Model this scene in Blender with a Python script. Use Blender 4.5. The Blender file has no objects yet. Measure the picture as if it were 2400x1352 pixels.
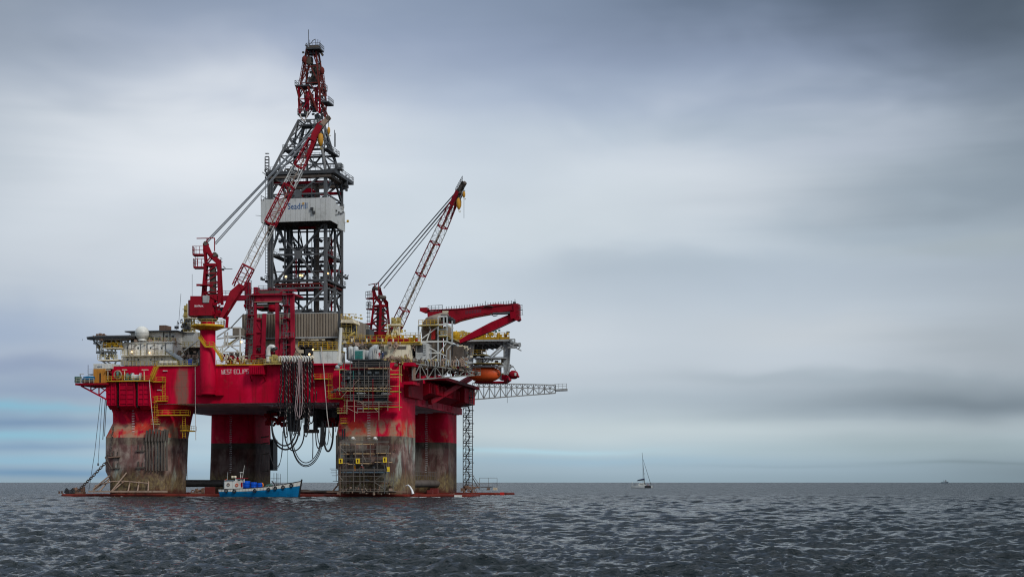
import bpy, bmesh, math, random
import numpy as np
from mathutils import Vector, Matrix
random.seed(7)
rnd = random.Random(7)
SC = bpy.context.scene
COL = SC.collection
# ------------------------------------------------------------------ camera, exposure
F = 3700.0; HC = 3.65
cam = bpy.data.cameras.new('camera'); camo = bpy.data.objects.new('camera', cam); COL.objects.link(camo)
cam.sensor_width = 36.0; cam.lens = F/2400*36.0
cam.shift_x = 0.0; cam.shift_y = (1130-676)/2400.0
camo.location = (0, 0, HC); camo.rotation_euler = (math.radians(90), 0, 0)
cam.clip_start = 0.5; cam.clip_end = 200000
SC.camera = camo
SC.view_settings.view_transform = 'Standard'; SC.view_settings.look = 'None'
SC.view_settings.exposure = 0.30; SC.view_settings.gamma = 1
SC.view_settings.use_curve_mapping = False
SC.cycles.pixel_filter_type = 'BLACKMAN_HARRIS'; SC.cycles.filter_width = 1.15
# ------------------------------------------------------------------ world
SUN_EL = math.radians(42); SUN_AZ = math.radians(140)   # azimuth from +Y towards +X
world = bpy.data.worlds.new("World"); SC.world = world; world.use_nodes = True
def build_world():
    nt = world.node_tree; N = nt.nodes; L = nt.links; N.clear()
    def node(t, **k):
        n = N.new(t)
        for a, b in k.items(): setattr(n, a, b)
        return n
    def m(op, a, b=None, c=None, clamp=False):
        n = node('ShaderNodeMath', operation=op, use_clamp=clamp)
        for i, x in enumerate((a, b, c)):
            if x is None: continue
            if isinstance(x, (int, float)): n.inputs[i].default_value = x
            else: L.new(x, n.inputs[i])
        return n.outputs[0]
    out = node('ShaderNodeOutputWorld')
    sky = node('ShaderNodeTexSky', sky_type='NISHITA'); sky.sun_disc = False
    sky.sun_elevation = SUN_EL; sky.sun_rotation = SUN_AZ
    bg1 = node('ShaderNodeBackground'); bg1.inputs[1].default_value = 0.10
    L.new(sky.outputs[0], bg1.inputs[0])
    tc = node('ShaderNodeTexCoord'); sp = node('ShaderNodeSeparateXYZ'); L.new(tc.outputs['Generated'], sp.inputs[0])
    X, Y, Z = sp.outputs
    az = m('ARCTAN2', X, Y)                       # 0 straight ahead, + to the right
    hyp = m('SQRT', m('ADD', m('MULTIPLY', X, X), m('MULTIPLY', Y, Y)))
    el = m('ARCTAN2', Z, hyp)
    # layer of cloud seen in perspective: the noise is laid out on a plane above the sea
    den = m('ADD', m('MAXIMUM', Z, 0.0), 0.035)
    cx = m('DIVIDE', X, den); cy = m('DIVIDE', Y, den)
    cv = node('ShaderNodeCombineXYZ'); L.new(cx, cv.inputs[0]); L.new(cy, cv.inputs[1])
    def noise(scale, detail, rough, off, warp=0.0, vec=None):
        mp = node('ShaderNodeMapping'); L.new(vec or cv.outputs[0], mp.inputs[0]); mp.inputs['Location'].default_value = off
        n = node('ShaderNodeTexNoise'); n.inputs['Scale'].default_value = scale; n.inputs['Detail'].default_value = detail
        n.inputs['Roughness'].default_value = rough; n.inputs['Distortion'].default_value = warp
        L.new(mp.outputs[0], n.inputs['Vector']); return n.outputs['Fac']
    n1 = noise(0.22, 3, 0.45, (3.1, 8.2, 0), 0.3)
    n2 = noise(0.9, 5, 0.5, (1.7, 2.2, 4), 0.5)
    # soft streaks in angle space (stretched sideways) for the low bands of stratus
    av = node('ShaderNodeCombineXYZ'); L.new(m('MULTIPLY', az, 2.2), av.inputs[0]); L.new(m('MULTIPLY', el, 26.0), av.inputs[1])
    avs = node('ShaderNodeCombineXYZ'); L.new(az, avs.inputs[0]); L.new(m('MULTIPLY', el, 2.4), avs.inputs[1])
    n3 = noise(1.0, 4, 0.5, (0.3, 5.7, 1), 0.6, av.outputs[0])
    ndist = noise(1.6, 3, 0.5, (7.3, 0.7, 2), 0.2, av.outputs[0])
    wx = m('ADD', az, m('MULTIPLY', m('SUBTRACT', ndist, 0.5), 0.09))
    hi = m('MULTIPLY', m('MINIMUM', m('MAXIMUM', el, 0.0), 0.25), 0.10)
    soft = noise(9.0, 3, 0.5, (2.2, 1.1, 6), 0.3, avs.outputs[0])
    wy = m('ADD', el, m('ADD', m('MULTIPLY', m('SUBTRACT', n3, 0.5), 0.011), m('MULTIPLY', m('SUBTRACT', soft, 0.5), m('ADD', 0.004, m('MULTIPLY', hi, 3.2)))))
    # base grey by elevation
    def sr(c):
        l = .3*c[0]+.59*c[1]+.11*c[2]; k = (175+(l-175)*1.10)/l if l < 175 else (175+(l-175)*1.18)/l
        c = (min(245, c[0]*k*.99), min(245, c[1]*k*.998), min(245, (c[2]-(c[2]-c[1])*.20)*k))
        return tuple(((x/255)/12.92 if x/255 < .04045 else ((x/255+.055)/1.055)**2.4) for x in c)
    ramp = node('ShaderNodeValToRGB'); cr = ramp.color_ramp; cr.interpolation = 'EASE'
    e_to = lambda py: math.atan((1130-py)/F)/0.6
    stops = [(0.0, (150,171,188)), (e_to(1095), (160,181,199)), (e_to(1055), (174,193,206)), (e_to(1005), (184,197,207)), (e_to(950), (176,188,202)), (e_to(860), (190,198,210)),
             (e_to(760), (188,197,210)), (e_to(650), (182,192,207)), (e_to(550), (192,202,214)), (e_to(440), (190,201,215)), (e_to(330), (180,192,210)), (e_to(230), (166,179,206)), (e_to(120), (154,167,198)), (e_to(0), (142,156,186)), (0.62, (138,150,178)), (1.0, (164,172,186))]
    els = cr.elements
    while len(els) < len(stops): els.new(0.5)
    for e_, (p_, c_) in zip(els, stops):
        e_.position = min(1, p_); e_.color = (*sr(c_), 1)
    L.new(m('DIVIDE', el, 0.6, clamp=True), ramp.inputs[0])
    col = ramp.outputs[0]
    def mixc(a, b, fac):
        n = node('ShaderNodeMix', data_type='RGBA'); n.clamp_factor = True
        if isinstance(fac, (int, float)): n.inputs[0].default_value = fac
        else: L.new(fac, n.inputs[0])
        for i, x in ((6, a), (7, b)):
            if isinstance(x, tuple): n.inputs[i].default_value = (*x, 1)
            else: L.new(x, n.inputs[i])
        return n.outputs[2]
    def blob(px, py, rx, ry, amt, soft=1.0):
        a0 = math.atan((px-1200)/F); e0 = math.atan((1130-py)/F)
        dx = m('DIVIDE', m('SUBTRACT', wx, a0), rx/F); dy = m('DIVIDE', m('SUBTRACT', wy, e0), ry/F)
        d2 = m('ADD', m('MULTIPLY', dx, dx), m('MULTIPLY', dy, dy))
        return m('MULTIPLY', m('EXPONENT', m('MULTIPLY', d2, -soft)), amt)
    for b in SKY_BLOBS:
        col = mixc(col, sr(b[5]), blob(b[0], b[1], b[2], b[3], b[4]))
    # broad mottling of the cloud deck
    big = noise(5.0, 4, 0.5, (4.2, 3.3, 2), 0.4, avs.outputs[0])
    low = m('SUBTRACT', 1.0, m('MINIMUM', m('MULTIPLY', m('MAXIMUM', el, 0.0), 9.0), 1.0))   # streaks only where the deck is seen edge on
    var = m('ADD', m('MULTIPLY', m('SUBTRACT', big, 0.5), 0.20), m('MULTIPLY', m('SUBTRACT', n1, 0.5), 0.06))
    var = m('ADD', var, m('MULTIPLY', m('SUBTRACT', n3, 0.5), m('ADD', 0.04, m('MULTIPLY', low, 0.14))))
    # the deck brightens overhead as an overcast sky does
    zen = m('ADD', 1.0, m('MULTIPLY', m('MAXIMUM', m('SUBTRACT', Z, 0.30), 0.0), 1.1))
    mul = m('MULTIPLY', m('ADD', 1.0, var), zen)
    vm = node('ShaderNodeVectorMath', operation='SCALE'); L.new(col, vm.inputs[0]); L.new(mul, vm.inputs['Scale'])
    bg2 = node('ShaderNodeBackground'); bg2.inputs[1].default_value = 0.812; L.new(vm.outputs[0], bg2.inputs[0])
    mx = node('ShaderNodeMixShader'); mx.inputs[0].default_value = 0.95
    L.new(bg1.outputs[0], mx.inputs[1]); L.new(bg2.outputs[0], mx.inputs[2]); L.new(mx.outputs[0], out.inputs[0])
# clouds: centre x, y (mostly read off the photo, turned into azimuth / elevation), radii, opacity, colour
SKY_BLOBS = [
 (2500, -520, 1100, 430, 0.85, (62,74,88)),  # unseen, carries the dark corner on upward; added to darken the sea's reflections
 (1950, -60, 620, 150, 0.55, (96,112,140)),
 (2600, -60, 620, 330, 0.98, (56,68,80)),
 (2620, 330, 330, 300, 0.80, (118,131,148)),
 (430, 370, 520, 200, 0.92, (226,228,233)),
 (200, 600, 520, 170, 0.60, (206,210,219)),
 (-100, -20, 420, 240, 0.80, (140,150,168)),
 (-120, 330, 230, 260, 0.55, (176,184,196)),
 (1000, 620, 380, 260, 0.45, (206,214,224)),
 (1600, 450, 430, 130, 0.92, (210,215,224)),
 (1330, 510, 330, 90, 0.55, (206,214,221)),
 (1960, 330, 230, 60, 0.45, (188,194,210)),
 (2300, 480, 420, 110, 0.70, (134,147,163)),
 (2020, 545, 260, 40, 0.50, (160,174,190)),
 (1600, 640, 420, 50, 0.50, (168,181,197)),
 (2300, 600, 260, 34, 0.55, (166,176,182)),
 (2000, 790, 330, 50, 0.75, (196,201,209)),
 (1330, 800, 230, 50, 0.50, (202,207,216)),
 (2420, 820, 300, 160, 0.55, (146,155,166)),
 (1950, 895, 420, 16, 0.45, (150,164,178)),
 (2300, 950, 480, 46, 0.82, (112,126,143)),
 (1950, 978, 360, 24, 0.50, (136,152,172)),
 (1450, 940, 380, 14, 0.25, (164,177,192)),
 (1560, 1005, 520, 34, 0.65, (194,205,211)),
 (2250, 1045, 420, 30, 0.50, (146,162,170)),
 (2260, 1086, 220, 4, 0.35, (116,136,146)),
 (1800, 1092, 260, 4, 0.35, (146,166,182)),
 (1240, 1057, 230, 8, 0.80, (174,208,226)),
 (1340, 1080, 330, 12, 0.50, (152,186,214)),
 (2600, 1110, 560, 50, 0.60, (100,114,124)),
 (-40, 790, 330, 70, 0.80, (152,168,202)),
 (40, 880, 330, 36, 0.80, (140,154,192)),
 (20, 1010, 360, 90, 0.70, (116,152,194)),
 (90, 925, 260, 20, 0.60, (136,154,194)),
 (20, 958, 230, 11, 0.70, (124,186,218)),
 (100, 990, 260, 16, 0.80, (112,142,186)),
 (20, 1025, 300, 13, 0.68, (134,190,218)),
 (120, 1052, 280, 9, 0.60, (116,150,194)),
 (150, 1078, 380, 11, 0.60, (136,184,216)),
 (120, 1108, 320, 12, 0.80, (104,146,192)),
 (560, 1050, 300, 60, 0.45, (184,208,228)),
]
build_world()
sl = bpy.data.lights.new('sun', 'SUN'); sl.energy = 1.5; sl.angle = math.radians(14); sl.color = (1.0, 0.96, 0.90)
so = bpy.data.objects.new('sun', sl); COL.objects.link(so)
sd = Vector((math.sin(SUN_AZ)*math.cos(SUN_EL), math.cos(SUN_AZ)*math.cos(SUN_EL), math.sin(SUN_EL)))
so.rotation_euler = sd.to_track_quat('Z', 'Y').to_euler(); so.location = (100, -50, 200)

# ------------------------------------------------------------------ the rig's own frame
VPX = 1850.0
TH = math.atan((VPX-1200)/F); CT, ST = math.cos(TH), math.sin(TH)
OX, OY = (600-1200)/F*400.0, 400.0
UH = (CT, -ST); VH = (ST, CT)
def R(px, py, v):
    """point of the plane v=const of the rig seen at photo position (px,py) -> rig coordinates u,v,w"""
    dx = (px-1200)/F; dz = (1130-py)/F
    t = (v + OX*VH[0]+OY*VH[1])/(dx*VH[0]+VH[1])
    X, Y = dx*t-OX, t-OY
    return (X*UH[0]+Y*UH[1], v, HC+dz*t)
def U(px, v): return R(px, 1000, v)[0]
def W(px, py, v): return R(px, py, v)[2]
def S(v): return F/((400+v))         # about how many photo pixels a metre takes there
def ruv(p): return (OX+p[0]*UH[0]+p[1]*VH[0], OY+p[0]*UH[1]+p[1]*VH[1], p[2])

# ------------------------------------------------------------------ mesh builder
class MB:
    def __init__(s): s.v = []; s.f = []; s.sm = []
    def add(s, vs, fs, smooth=False):
        b = len(s.v); s.v += [tuple(x) for x in vs]; s.f += [tuple(b+i for i in f) for f in fs]; s.sm += [smooth]*len(fs); return s
    def box(s, u0, v0, w0, u1, v1, w1):
        vs = [(u0,v0,w0),(u1,v0,w0),(u1,v1,w0),(u0,v1,w0),(u0,v0,w1),(u1,v0,w1),(u1,v1,w1),(u0,v1,w1)]
        return s.add(vs, [(0,3,2,1),(4,5,6,7),(0,1,5,4),(1,2,6,5),(2,3,7,6),(3,0,4,7)])
    def beam(s, p, q, a=0.3, b=None, up=(0,0,1)):
        b = a if b is None else b
        p = Vector(p); q = Vector(q); d = q-p
        if d.length < 1e-6: return s
        d.normalize(); up = Vector(up)
        if abs(d.dot(up)) > 0.98: up = Vector((0,1,0))
        x = d.cross(up).normalized(); y = x.cross(d).normalized()
        vs = []
        for c in (p, q):
            for i, j in ((-1,-1),(1,-1),(1,1),(-1,1)): vs.append(c + x*(i*a/2) + y*(j*b/2))
        return s.add(vs, [(0,3,2,1),(4,5,6,7),(0,1,5,4),(1,2,6,5),(2,3,7,6),(3,0,4,7)])
    def path(s, pts, r, n=6, closed=False, caps=True):
        pts = [Vector(p) for p in pts]; k = len(pts); vs = []; fs = []
        rr = r if isinstance(r, (list, tuple)) else [r]*k
        prev = None
        for i, p in enumerate(pts):
            d = (pts[min(i+1, k-1)]-pts[max(i-1, 0)])
            if d.length < 1e-9: d = Vector((0,0,1))
            d.normalize()
            if prev is None:
                up = Vector((0,0,1)) if abs(d.z) < 0.9 else Vector((0,1,0))
                x = d.cross(up).normalized()
            else:
                x = (prev - d*prev.dot(d))
                x = x.normalized() if x.length > 1e-6 else prev
            prev = x; y = d.cross(x)
            for j in range(n):
                a = 2*math.pi*j/n; vs.append(p + (x*math.cos(a)+y*math.sin(a))*rr[i])
        for i in range(k-1):
            for j in range(n):
                fs.append((i*n+j, i*n+(j+1)%n, (i+1)*n+(j+1)%n, (i+1)*n+j))
        s.add(vs, fs, n > 5)
        if caps: s.add(vs[:n], [tuple(range(n))]); s.add(vs[-n:], [tuple(range(n))])
        return s
    def tube(s, p, q, r, n=8, r2=None): return s.path([p, q], [r, r if r2 is None else r2], n)
    def prism(s, poly, off):
        """flat polygon extruded by the vector off"""
        n = len(poly); vs = [tuple(p) for p in poly]+[tuple(p[i]+off[i] for i in range(3)) for p in poly]
        fs = [tuple(range(n)), tuple(range(2*n-1, n-1, -1))]
        for i in range(n): j = (i+1) % n; fs.append((i, i+n, j+n, j))
        return s.add(vs, fs)
    def loft(s, rings, smooth=False, cap=True):
        n = len(rings[0]); vs = [tuple(p) for r_ in rings for p in r_]; fs = []
        for i in range(len(rings)-1):
            for j in range(n): fs.append((i*n+j, i*n+(j+1)%n, (i+1)*n+(j+1)%n, (i+1)*n+j))
        s.add(vs, fs, smooth)
        if cap: s.add(rings[0], [tuple(range(n))]); s.add(rings[-1], [tuple(range(n))])
        return s
    def sphere(s, c, r, n=16, m=10, sz=1.0):
        rings = []
        for i in range(1, m):
            t = math.pi*i/m
            rings.append([(c[0]+r*math.sin(t)*math.cos(2*math.pi*j/n), c[1]+r*math.sin(t)*math.sin(2*math.pi*j/n), c[2]-r*sz*math.cos(t)) for j in range(n)])
        return s.loft(rings, True)
    def lathe(s, c, prof, n=16, axis='w'):
        rings = []
        for r, h in prof:
            rg = []
            for j in range(n):
                a = 2*math.pi*j/n; x, y = r*math.cos(a), r*math.sin(a)
                rg.append((c[0]+x, c[1]+y, c[2]+h) if axis == 'w' else ((c[0]+h, c[1]+x, c[2]+y) if axis == 'u' else (c[0]+x, c[1]+h, c[2]+y)))
            rings.append(rg)
        return s.loft(rings, True)
    def mesh(s, name, base=(0,0,0)):
        me = bpy.data.meshes.new(name)
        me.from_pydata([(x-base[0], y-base[1], z-base[2]) for x, y, z in s.v], [], s.f)
        if s.sm and any(s.sm): me.polygons.foreach_set('use_smooth', s.sm)
        bm = bmesh.new(); bm.from_mesh(me); bmesh.ops.recalc_face_normals(bm, faces=bm.faces); bm.to_mesh(me); bm.free()
        return me
BASE = {}
def thing(name, label, cat, base=(0,0,0), group=None, rz=0.0, kind=None):
    o = bpy.data.objects.new(name, None); COL.objects.link(o)
    o.location = ruv(base); o.rotation_euler = (0, 0, -TH); o.empty_display_size = 1
    if kind: o['kind'] = kind
    else: o['label'] = label; o['category'] = cat
    if group: o['group'] = group
    BASE[o.name] = tuple(base); return o
def part(name, mb, mat, parent, label=None, stuff=False):
    root = parent
    while root.parent: root = root.parent
    me = mb.mesh(name, BASE[root.name]); me.materials.append(mat)
    o = bpy.data.objects.new(name, me); COL.objects.link(o); o.parent = parent
    if label: o['label'] = label
    if stuff: o['kind'] = 'stuff'
    return o
def single(name, mb, mat, label, cat, base, group=None, kind=None):
    """a thing that is one mesh"""
    me = mb.mesh(name, base); me.materials.append(mat)
    o = bpy.data.objects.new(name, me); COL.objects.link(o); o.location = ruv(base); o.rotation_euler = (0, 0, -TH)
    if kind: o['kind'] = kind
    if kind != 'structure': o['label'] = label; o['category'] = cat
    if group: o['group'] = group
    BASE[o.name] = tuple(base); return o
def copy_tree(o, parent=None):
    c = o.copy(); COL.objects.link(c); c.parent = parent
    for ch in [x for x in KIDS.get(o.name, o.children)]: copy_tree(ch, c)
    return c
KIDS = {}
def beams(name, segs, a, mat, parent, b=None):
    for p, q in segs: part(name, MB().beam(p, q, a, b), mat, parent)
def rail(mb, pts, h=1.1, sp=1.6, t=0.07, mid=True):
    for p, q in zip(pts, pts[1:]):
        p = Vector(p); q = Vector(q); L_ = (q-p).length; n = max(1, round(L_/sp))
        for i in range(n+1):
            c = p.lerp(q, i/n); mb.beam(c, c+Vector((0,0,h)), t)
        for k in ((h, h*.52) if mid else (h,)): mb.beam(p+Vector((0,0,k)), q+Vector((0,0,k)), t)
    return mb
def ladder(mb, p, q, wd=0.5, sp=0.45, t=0.07, cage=False):
    p = Vector(p); q = Vector(q); x = Vector((wd/2, 0, 0)); n = max(1, int((q-p).length/sp))
    mb.beam(p-x, q-x, t); mb.beam(p+x, q+x, t)
    for i in range(1, n): c = p.lerp(q, i/n); mb.beam(c-x, c+x, t*.8)
    if cage:
        m_ = max(1, int((q-p).length/1.2))
        for i in range(m_+1):
            c = p.lerp(q, i/m_); mb.path([c-x*1.4, c-x*1.4+Vector((0,-.8,0)), c+x*1.4+Vector((0,-.8,0)), c+x*1.4], t*.6, 4)
    return mb
def arc_hang(p, q, sag, n=16):
    p = Vector(p); q = Vector(q)
    return [p.lerp(q, i/n)-Vector((0,0,sag*4*(i/n)*(1-i/n))) for i in range(n+1)]
def u_hang(p, q, low, n=22):
    """a hose hanging in a U between p and q down to the height low"""
    p = Vector(p); q = Vector(q); out = []
    for i in range(n+1):
        a = math.pi*i/n; t = (1-math.cos(a))/2
        top = p.z+(q.z-p.z)*t
        out.append(Vector((p.x+(q.x-p.x)*t, p.y+(q.y-p.y)*t, top-(top-low)*math.sin(a)**0.8)))
    return out
# ------------------------------------------------------------------ materials
def sr(*c): return tuple(((x/255)/12.92 if x/255 < .04045 else ((x/255+.055)/1.055)**2.4) for x in c)
class NT:
    def __init__(s, name):
        s.m = bpy.data.materials.new(name); s.m.use_nodes = True; s.t = s.m.node_tree; s.N = s.t.nodes; s.L = s.t.links
        s.b = s.N['Principled BSDF']
        s.geo = s.N.new('ShaderNodeNewGeometry')
        s.pos = s.geo.outputs['Position']
    def node(s, t, **k):
        n = s.N.new(t)
        for a, b in k.items(): setattr(n, a, b)
        return n
    def put(s, x, sock):
        if isinstance(x, (int, float)): sock.default_value = x
        elif isinstance(x, tuple): sock.default_value = (*x, 1) if len(sock.default_value) == 4 and len(x) == 3 else x
        else: s.L.new(x, sock)
    def math(s, op, a, b=None, c=None, clamp=False):
        n = s.node('ShaderNodeMath', operation=op, use_clamp=clamp)
        for i, x in enumerate((a, b, c)):
            if x is not None: s.put(x, n.inputs[i])
        return n.outputs[0]
    def sep(s, v=None):
        n = s.node('ShaderNodeSeparateXYZ'); s.L.new(v or s.pos, n.inputs[0]); return n.outputs
    def noise(s, scale, detail=4, rough=.55, stretch=(1,1,1), off=(0,0,0), dist=0.0, vec=None):
        mp = s.node('ShaderNodeMapping'); s.L.new(vec or s.pos, mp.inputs[0]); mp.inputs['Scale'].default_value = stretch; mp.inputs['Location'].default_value = off
        n = s.node('ShaderNodeTexNoise'); n.inputs['Scale'].default_value = scale; n.inputs['Detail'].default_value = detail
        n.inputs['Roughness'].default_value = rough; n.inputs['Distortion'].default_value = dist
        s.L.new(mp.outputs[0], n.inputs['Vector']); return n.outputs['Fac']
    def step(s, x, lo, hi):
        n = s.node('ShaderNodeMapRange', interpolation_type='SMOOTHSTEP'); s.put(x, n.inputs[0])
        n.inputs[1].default_value = lo; n.inputs[2].default_value = hi; return n.outputs[0]
    def mix(s, a, b, f, bt='MIX'):
        n = s.node('ShaderNodeMix', data_type='RGBA', blend_type=bt); s.put(f, n.inputs[0]); s.put(a, n.inputs[6]); s.put(b, n.inputs[7]); return n.outputs[2]
    def bump(s, h, strength=.3, dist=.05):
        n = s.node('ShaderNodeBump'); n.inputs['Strength'].default_value = strength; n.inputs['Distance'].default_value = dist
        s.L.new(h, n.inputs['Height']); s.L.new(n.outputs[0], s.b.inputs['Normal'])
    def done(s, col, rough=.6, metal=0.0, spec=.4):
        s.put(col, s.b.inputs['Base Color']); s.put(rough, s.b.inputs['Roughness']); s.b.inputs['Metallic'].default_value = metal
        s.b.inputs['Specular IOR Level'].default_value = spec
        return s.m
def paint(name, base, dirt=(.05,.035,.025), amount=.5, streak=.5, scale=.35, rough=.55, alt=None, spec=.35):
    """weathered paint: broad fading, blotches of dirt and rust running down"""
    t = NT(name)
    a = t.noise(scale, 5, .6); b = t.noise(1.6, 5, .65, (1,1,.10)); c = t.noise(.12, 3, .5, off=(5,3,1))
    col = t.mix(base, alt or tuple(min(1, x*1.35+.01) for x in base), t.step(c, .35, .7))
    col = t.mix(col, tuple(x*.62 for x in base), t.math('MULTIPLY', t.step(a, .5, .75), .7))
    f = t.math('ADD', t.math('MULTIPLY', t.step(a, .56, .74), amount), t.math('MULTIPLY', t.step(b, .52, .74), streak), clamp=True)
    col = t.mix(col, dirt, t.math('MULTIPLY', f, .85, clamp=True))
    t.bump(b, .25, .04)
    return t.done(col, t.math('ADD', rough, t.math('MULTIPLY', f, .25)), 0, spec)
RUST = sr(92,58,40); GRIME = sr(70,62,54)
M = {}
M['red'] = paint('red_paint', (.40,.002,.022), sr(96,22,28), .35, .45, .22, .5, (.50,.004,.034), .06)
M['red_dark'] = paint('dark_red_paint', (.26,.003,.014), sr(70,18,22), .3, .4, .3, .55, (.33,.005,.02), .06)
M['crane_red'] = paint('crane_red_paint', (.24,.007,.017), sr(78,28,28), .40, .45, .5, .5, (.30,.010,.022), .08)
M['rust_red'] = paint('rusty_red_paint', (.13,.026,.022), sr(74,54,46), .6, .5, .6, .7, (.16,.03,.026), .1)
M['pontoon'] = paint('pontoon_red_paint', (.10,.018,.013), sr(58,34,28), .9, .7, .5, .65, (.19,.028,.018), .1)
M['yellow'] = paint('yellow_paint', (.46,.27,.02), sr(92,62,28), .55, .55, .6, .6, (.58,.34,.02), .15)
M['yellow_pale'] = paint('faded_yellow_paint', (.42,.33,.11), sr(96,70,40), .55, .55, .6, .65, None, .15)
M['white'] = paint('white_paint', (.60,.60,.55), sr(150,128,92), .35, .5, .4, .5, (.66,.66,.62))
M['white_panel'] = paint('white_cladding_paint', (.50,.51,.49), sr(142,138,124), .25, .5, .3, .5, (.55,.56,.55))
M['accom'] = paint('rust_streaked_white_paint', (.80,.79,.74), sr(156,116,78), .22, .50, .5, .6, (.86,.85,.80), .2)
M['cream'] = paint('cream_paint', (.60,.54,.40), sr(120,92,60), .35, .5, .5, .55)
M['grey'] = paint('grey_steel_paint', (.082,.086,.090), sr(72,66,60), .3, .35, .4, .5)
M['grey_dark'] = paint('dark_grey_steel', (.045,.048,.052), sr(48,40,36), .4, .4, .4, .55)
M['grey_pale'] = paint('pale_grey_paint', (.34,.36,.36), sr(120,104,84), .4, .5, .4, .55)
M['galv'] = paint('weathered_scaffold_tube', (.125,.108,.092), sr(92,80,70), .3, .3, .8, .45)
M['brown'] = paint('brown_cladding_paint', (.185,.160,.130), sr(82,70,58), .35, .6, .4, .6, (.22,.19,.155))
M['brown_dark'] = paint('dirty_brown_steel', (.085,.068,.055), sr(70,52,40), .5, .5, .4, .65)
M['rustbrown'] = paint('bare_rusty_steel', (.16,.095,.065), sr(78,50,38), .5, .5, .6, .7)
M['tan'] = paint('tan_rusty_tube', (.27,.19,.14), sr(120,80,60), .5, .5, .8, .65)
M['black'] = paint('black_rubber', (.012,.012,.014), (.03,.028,.026), .3, .2, .8, .5)
M['orange'] = paint('orange_hull', (.62,.085,.014), sr(140,56,34), .3, .3, .5, .4)
M['orange_box'] = paint('orange_container_paint', (.50,.22,.03), sr(120,80,44), .3, .4, .5, .5)
M['blue'] = paint('blue_paint', (.003,.13,.30), (.01,.07,.10), .35, .4, .6, .45, (.005,.18,.38), .1)
M['blue_drum'] = paint('blue_plastic', (.003,.07,.46), (.004,.04,.20), .15, .2, .8, .45, (.004,.09,.52), .1)
M['blue_text'] = paint('navy_lettering', (.015,.075,.20), (.02,.06,.15), .1, .1)
M['gold'] = paint('gold_lettering', (.55,.30,.06), (.4,.2,.05), .1, .1)
M['white_text'] = paint('white_lettering', (.75,.73,.72), (.6,.4,.4), .2, .2)
M['dark_text'] = paint('dark_lettering', (.10,.008,.02), (.08,.01,.02), .1, .1)
M['teal'] = paint('teal_panel', (.02,.16,.14), (.03,.08,.07), .3, .3)
M['green'] = paint('green_canvas', (.05,.11,.09), (.04,.07,.06), .4, .3)
M['green_yellow'] = paint('lime_scaffold_board', (.42,.46,.05), sr(110,100,40), .4, .4)
M['board'] = paint('scaffold_board', (.44,.30,.16), sr(104,76,52), .5, .4)
M['dome'] = paint('radome_shell', (.52,.52,.48), (.44,.43,.39), .15, .25, .3, .4)
M['red_sign'] = paint('red_sign_paint', (.55,.02,.015), (.4,.02,.02), .1, .1)
M['skin'] = NT('skin').done((.30,.17,.11), .6)
M['rope'] = NT('pale_rope').done((.55,.50,.46), .8)
M['cable'] = NT('steel_cable').done((.10,.11,.12), .5)
M['navy'] = NT('navy_cloth').done((.02,.03,.07), .9)
M['hivis'] = NT('high_visibility_cloth').done((.75,.20,.02), .8)
def glass():
    t = NT('window_glass'); return t.done((.02,.035,.04), .08, 0, .7)
M['glass'] = glass()
def emis(name, c, s_):
    t = NT(name); t.b.inputs['Emission Color'].default_value = (*c, 1); t.b.inputs['Emission Strength'].default_value = s_
    return t.done((.8,.7,.5), .4)
M['lamp'] = emis('lit_lamp', (1,.62,.25), 2.5)
def clad(name, base, dirt):
    """painted cladding: the sheet profile is built as geometry, this is its weathering"""
    t = NT(name); a = t.noise(.25, 4, .6); b = t.noise(1.2, 5, .6, (1,1,.06))
    col = t.mix(base, dirt, t.math('MULTIPLY', t.step(b, .42, .72), .75))
    col = t.mix(col, tuple(x*.7 for x in base), t.math('MULTIPLY', t.step(a, .5, .8), .5))
    t.bump(b, .2, .04); return t.done(col, .65, 0, .3)
M['windwall'] = clad('brown_windwall_cladding', (.245,.212,.170), sr(104,88,72))
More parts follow.
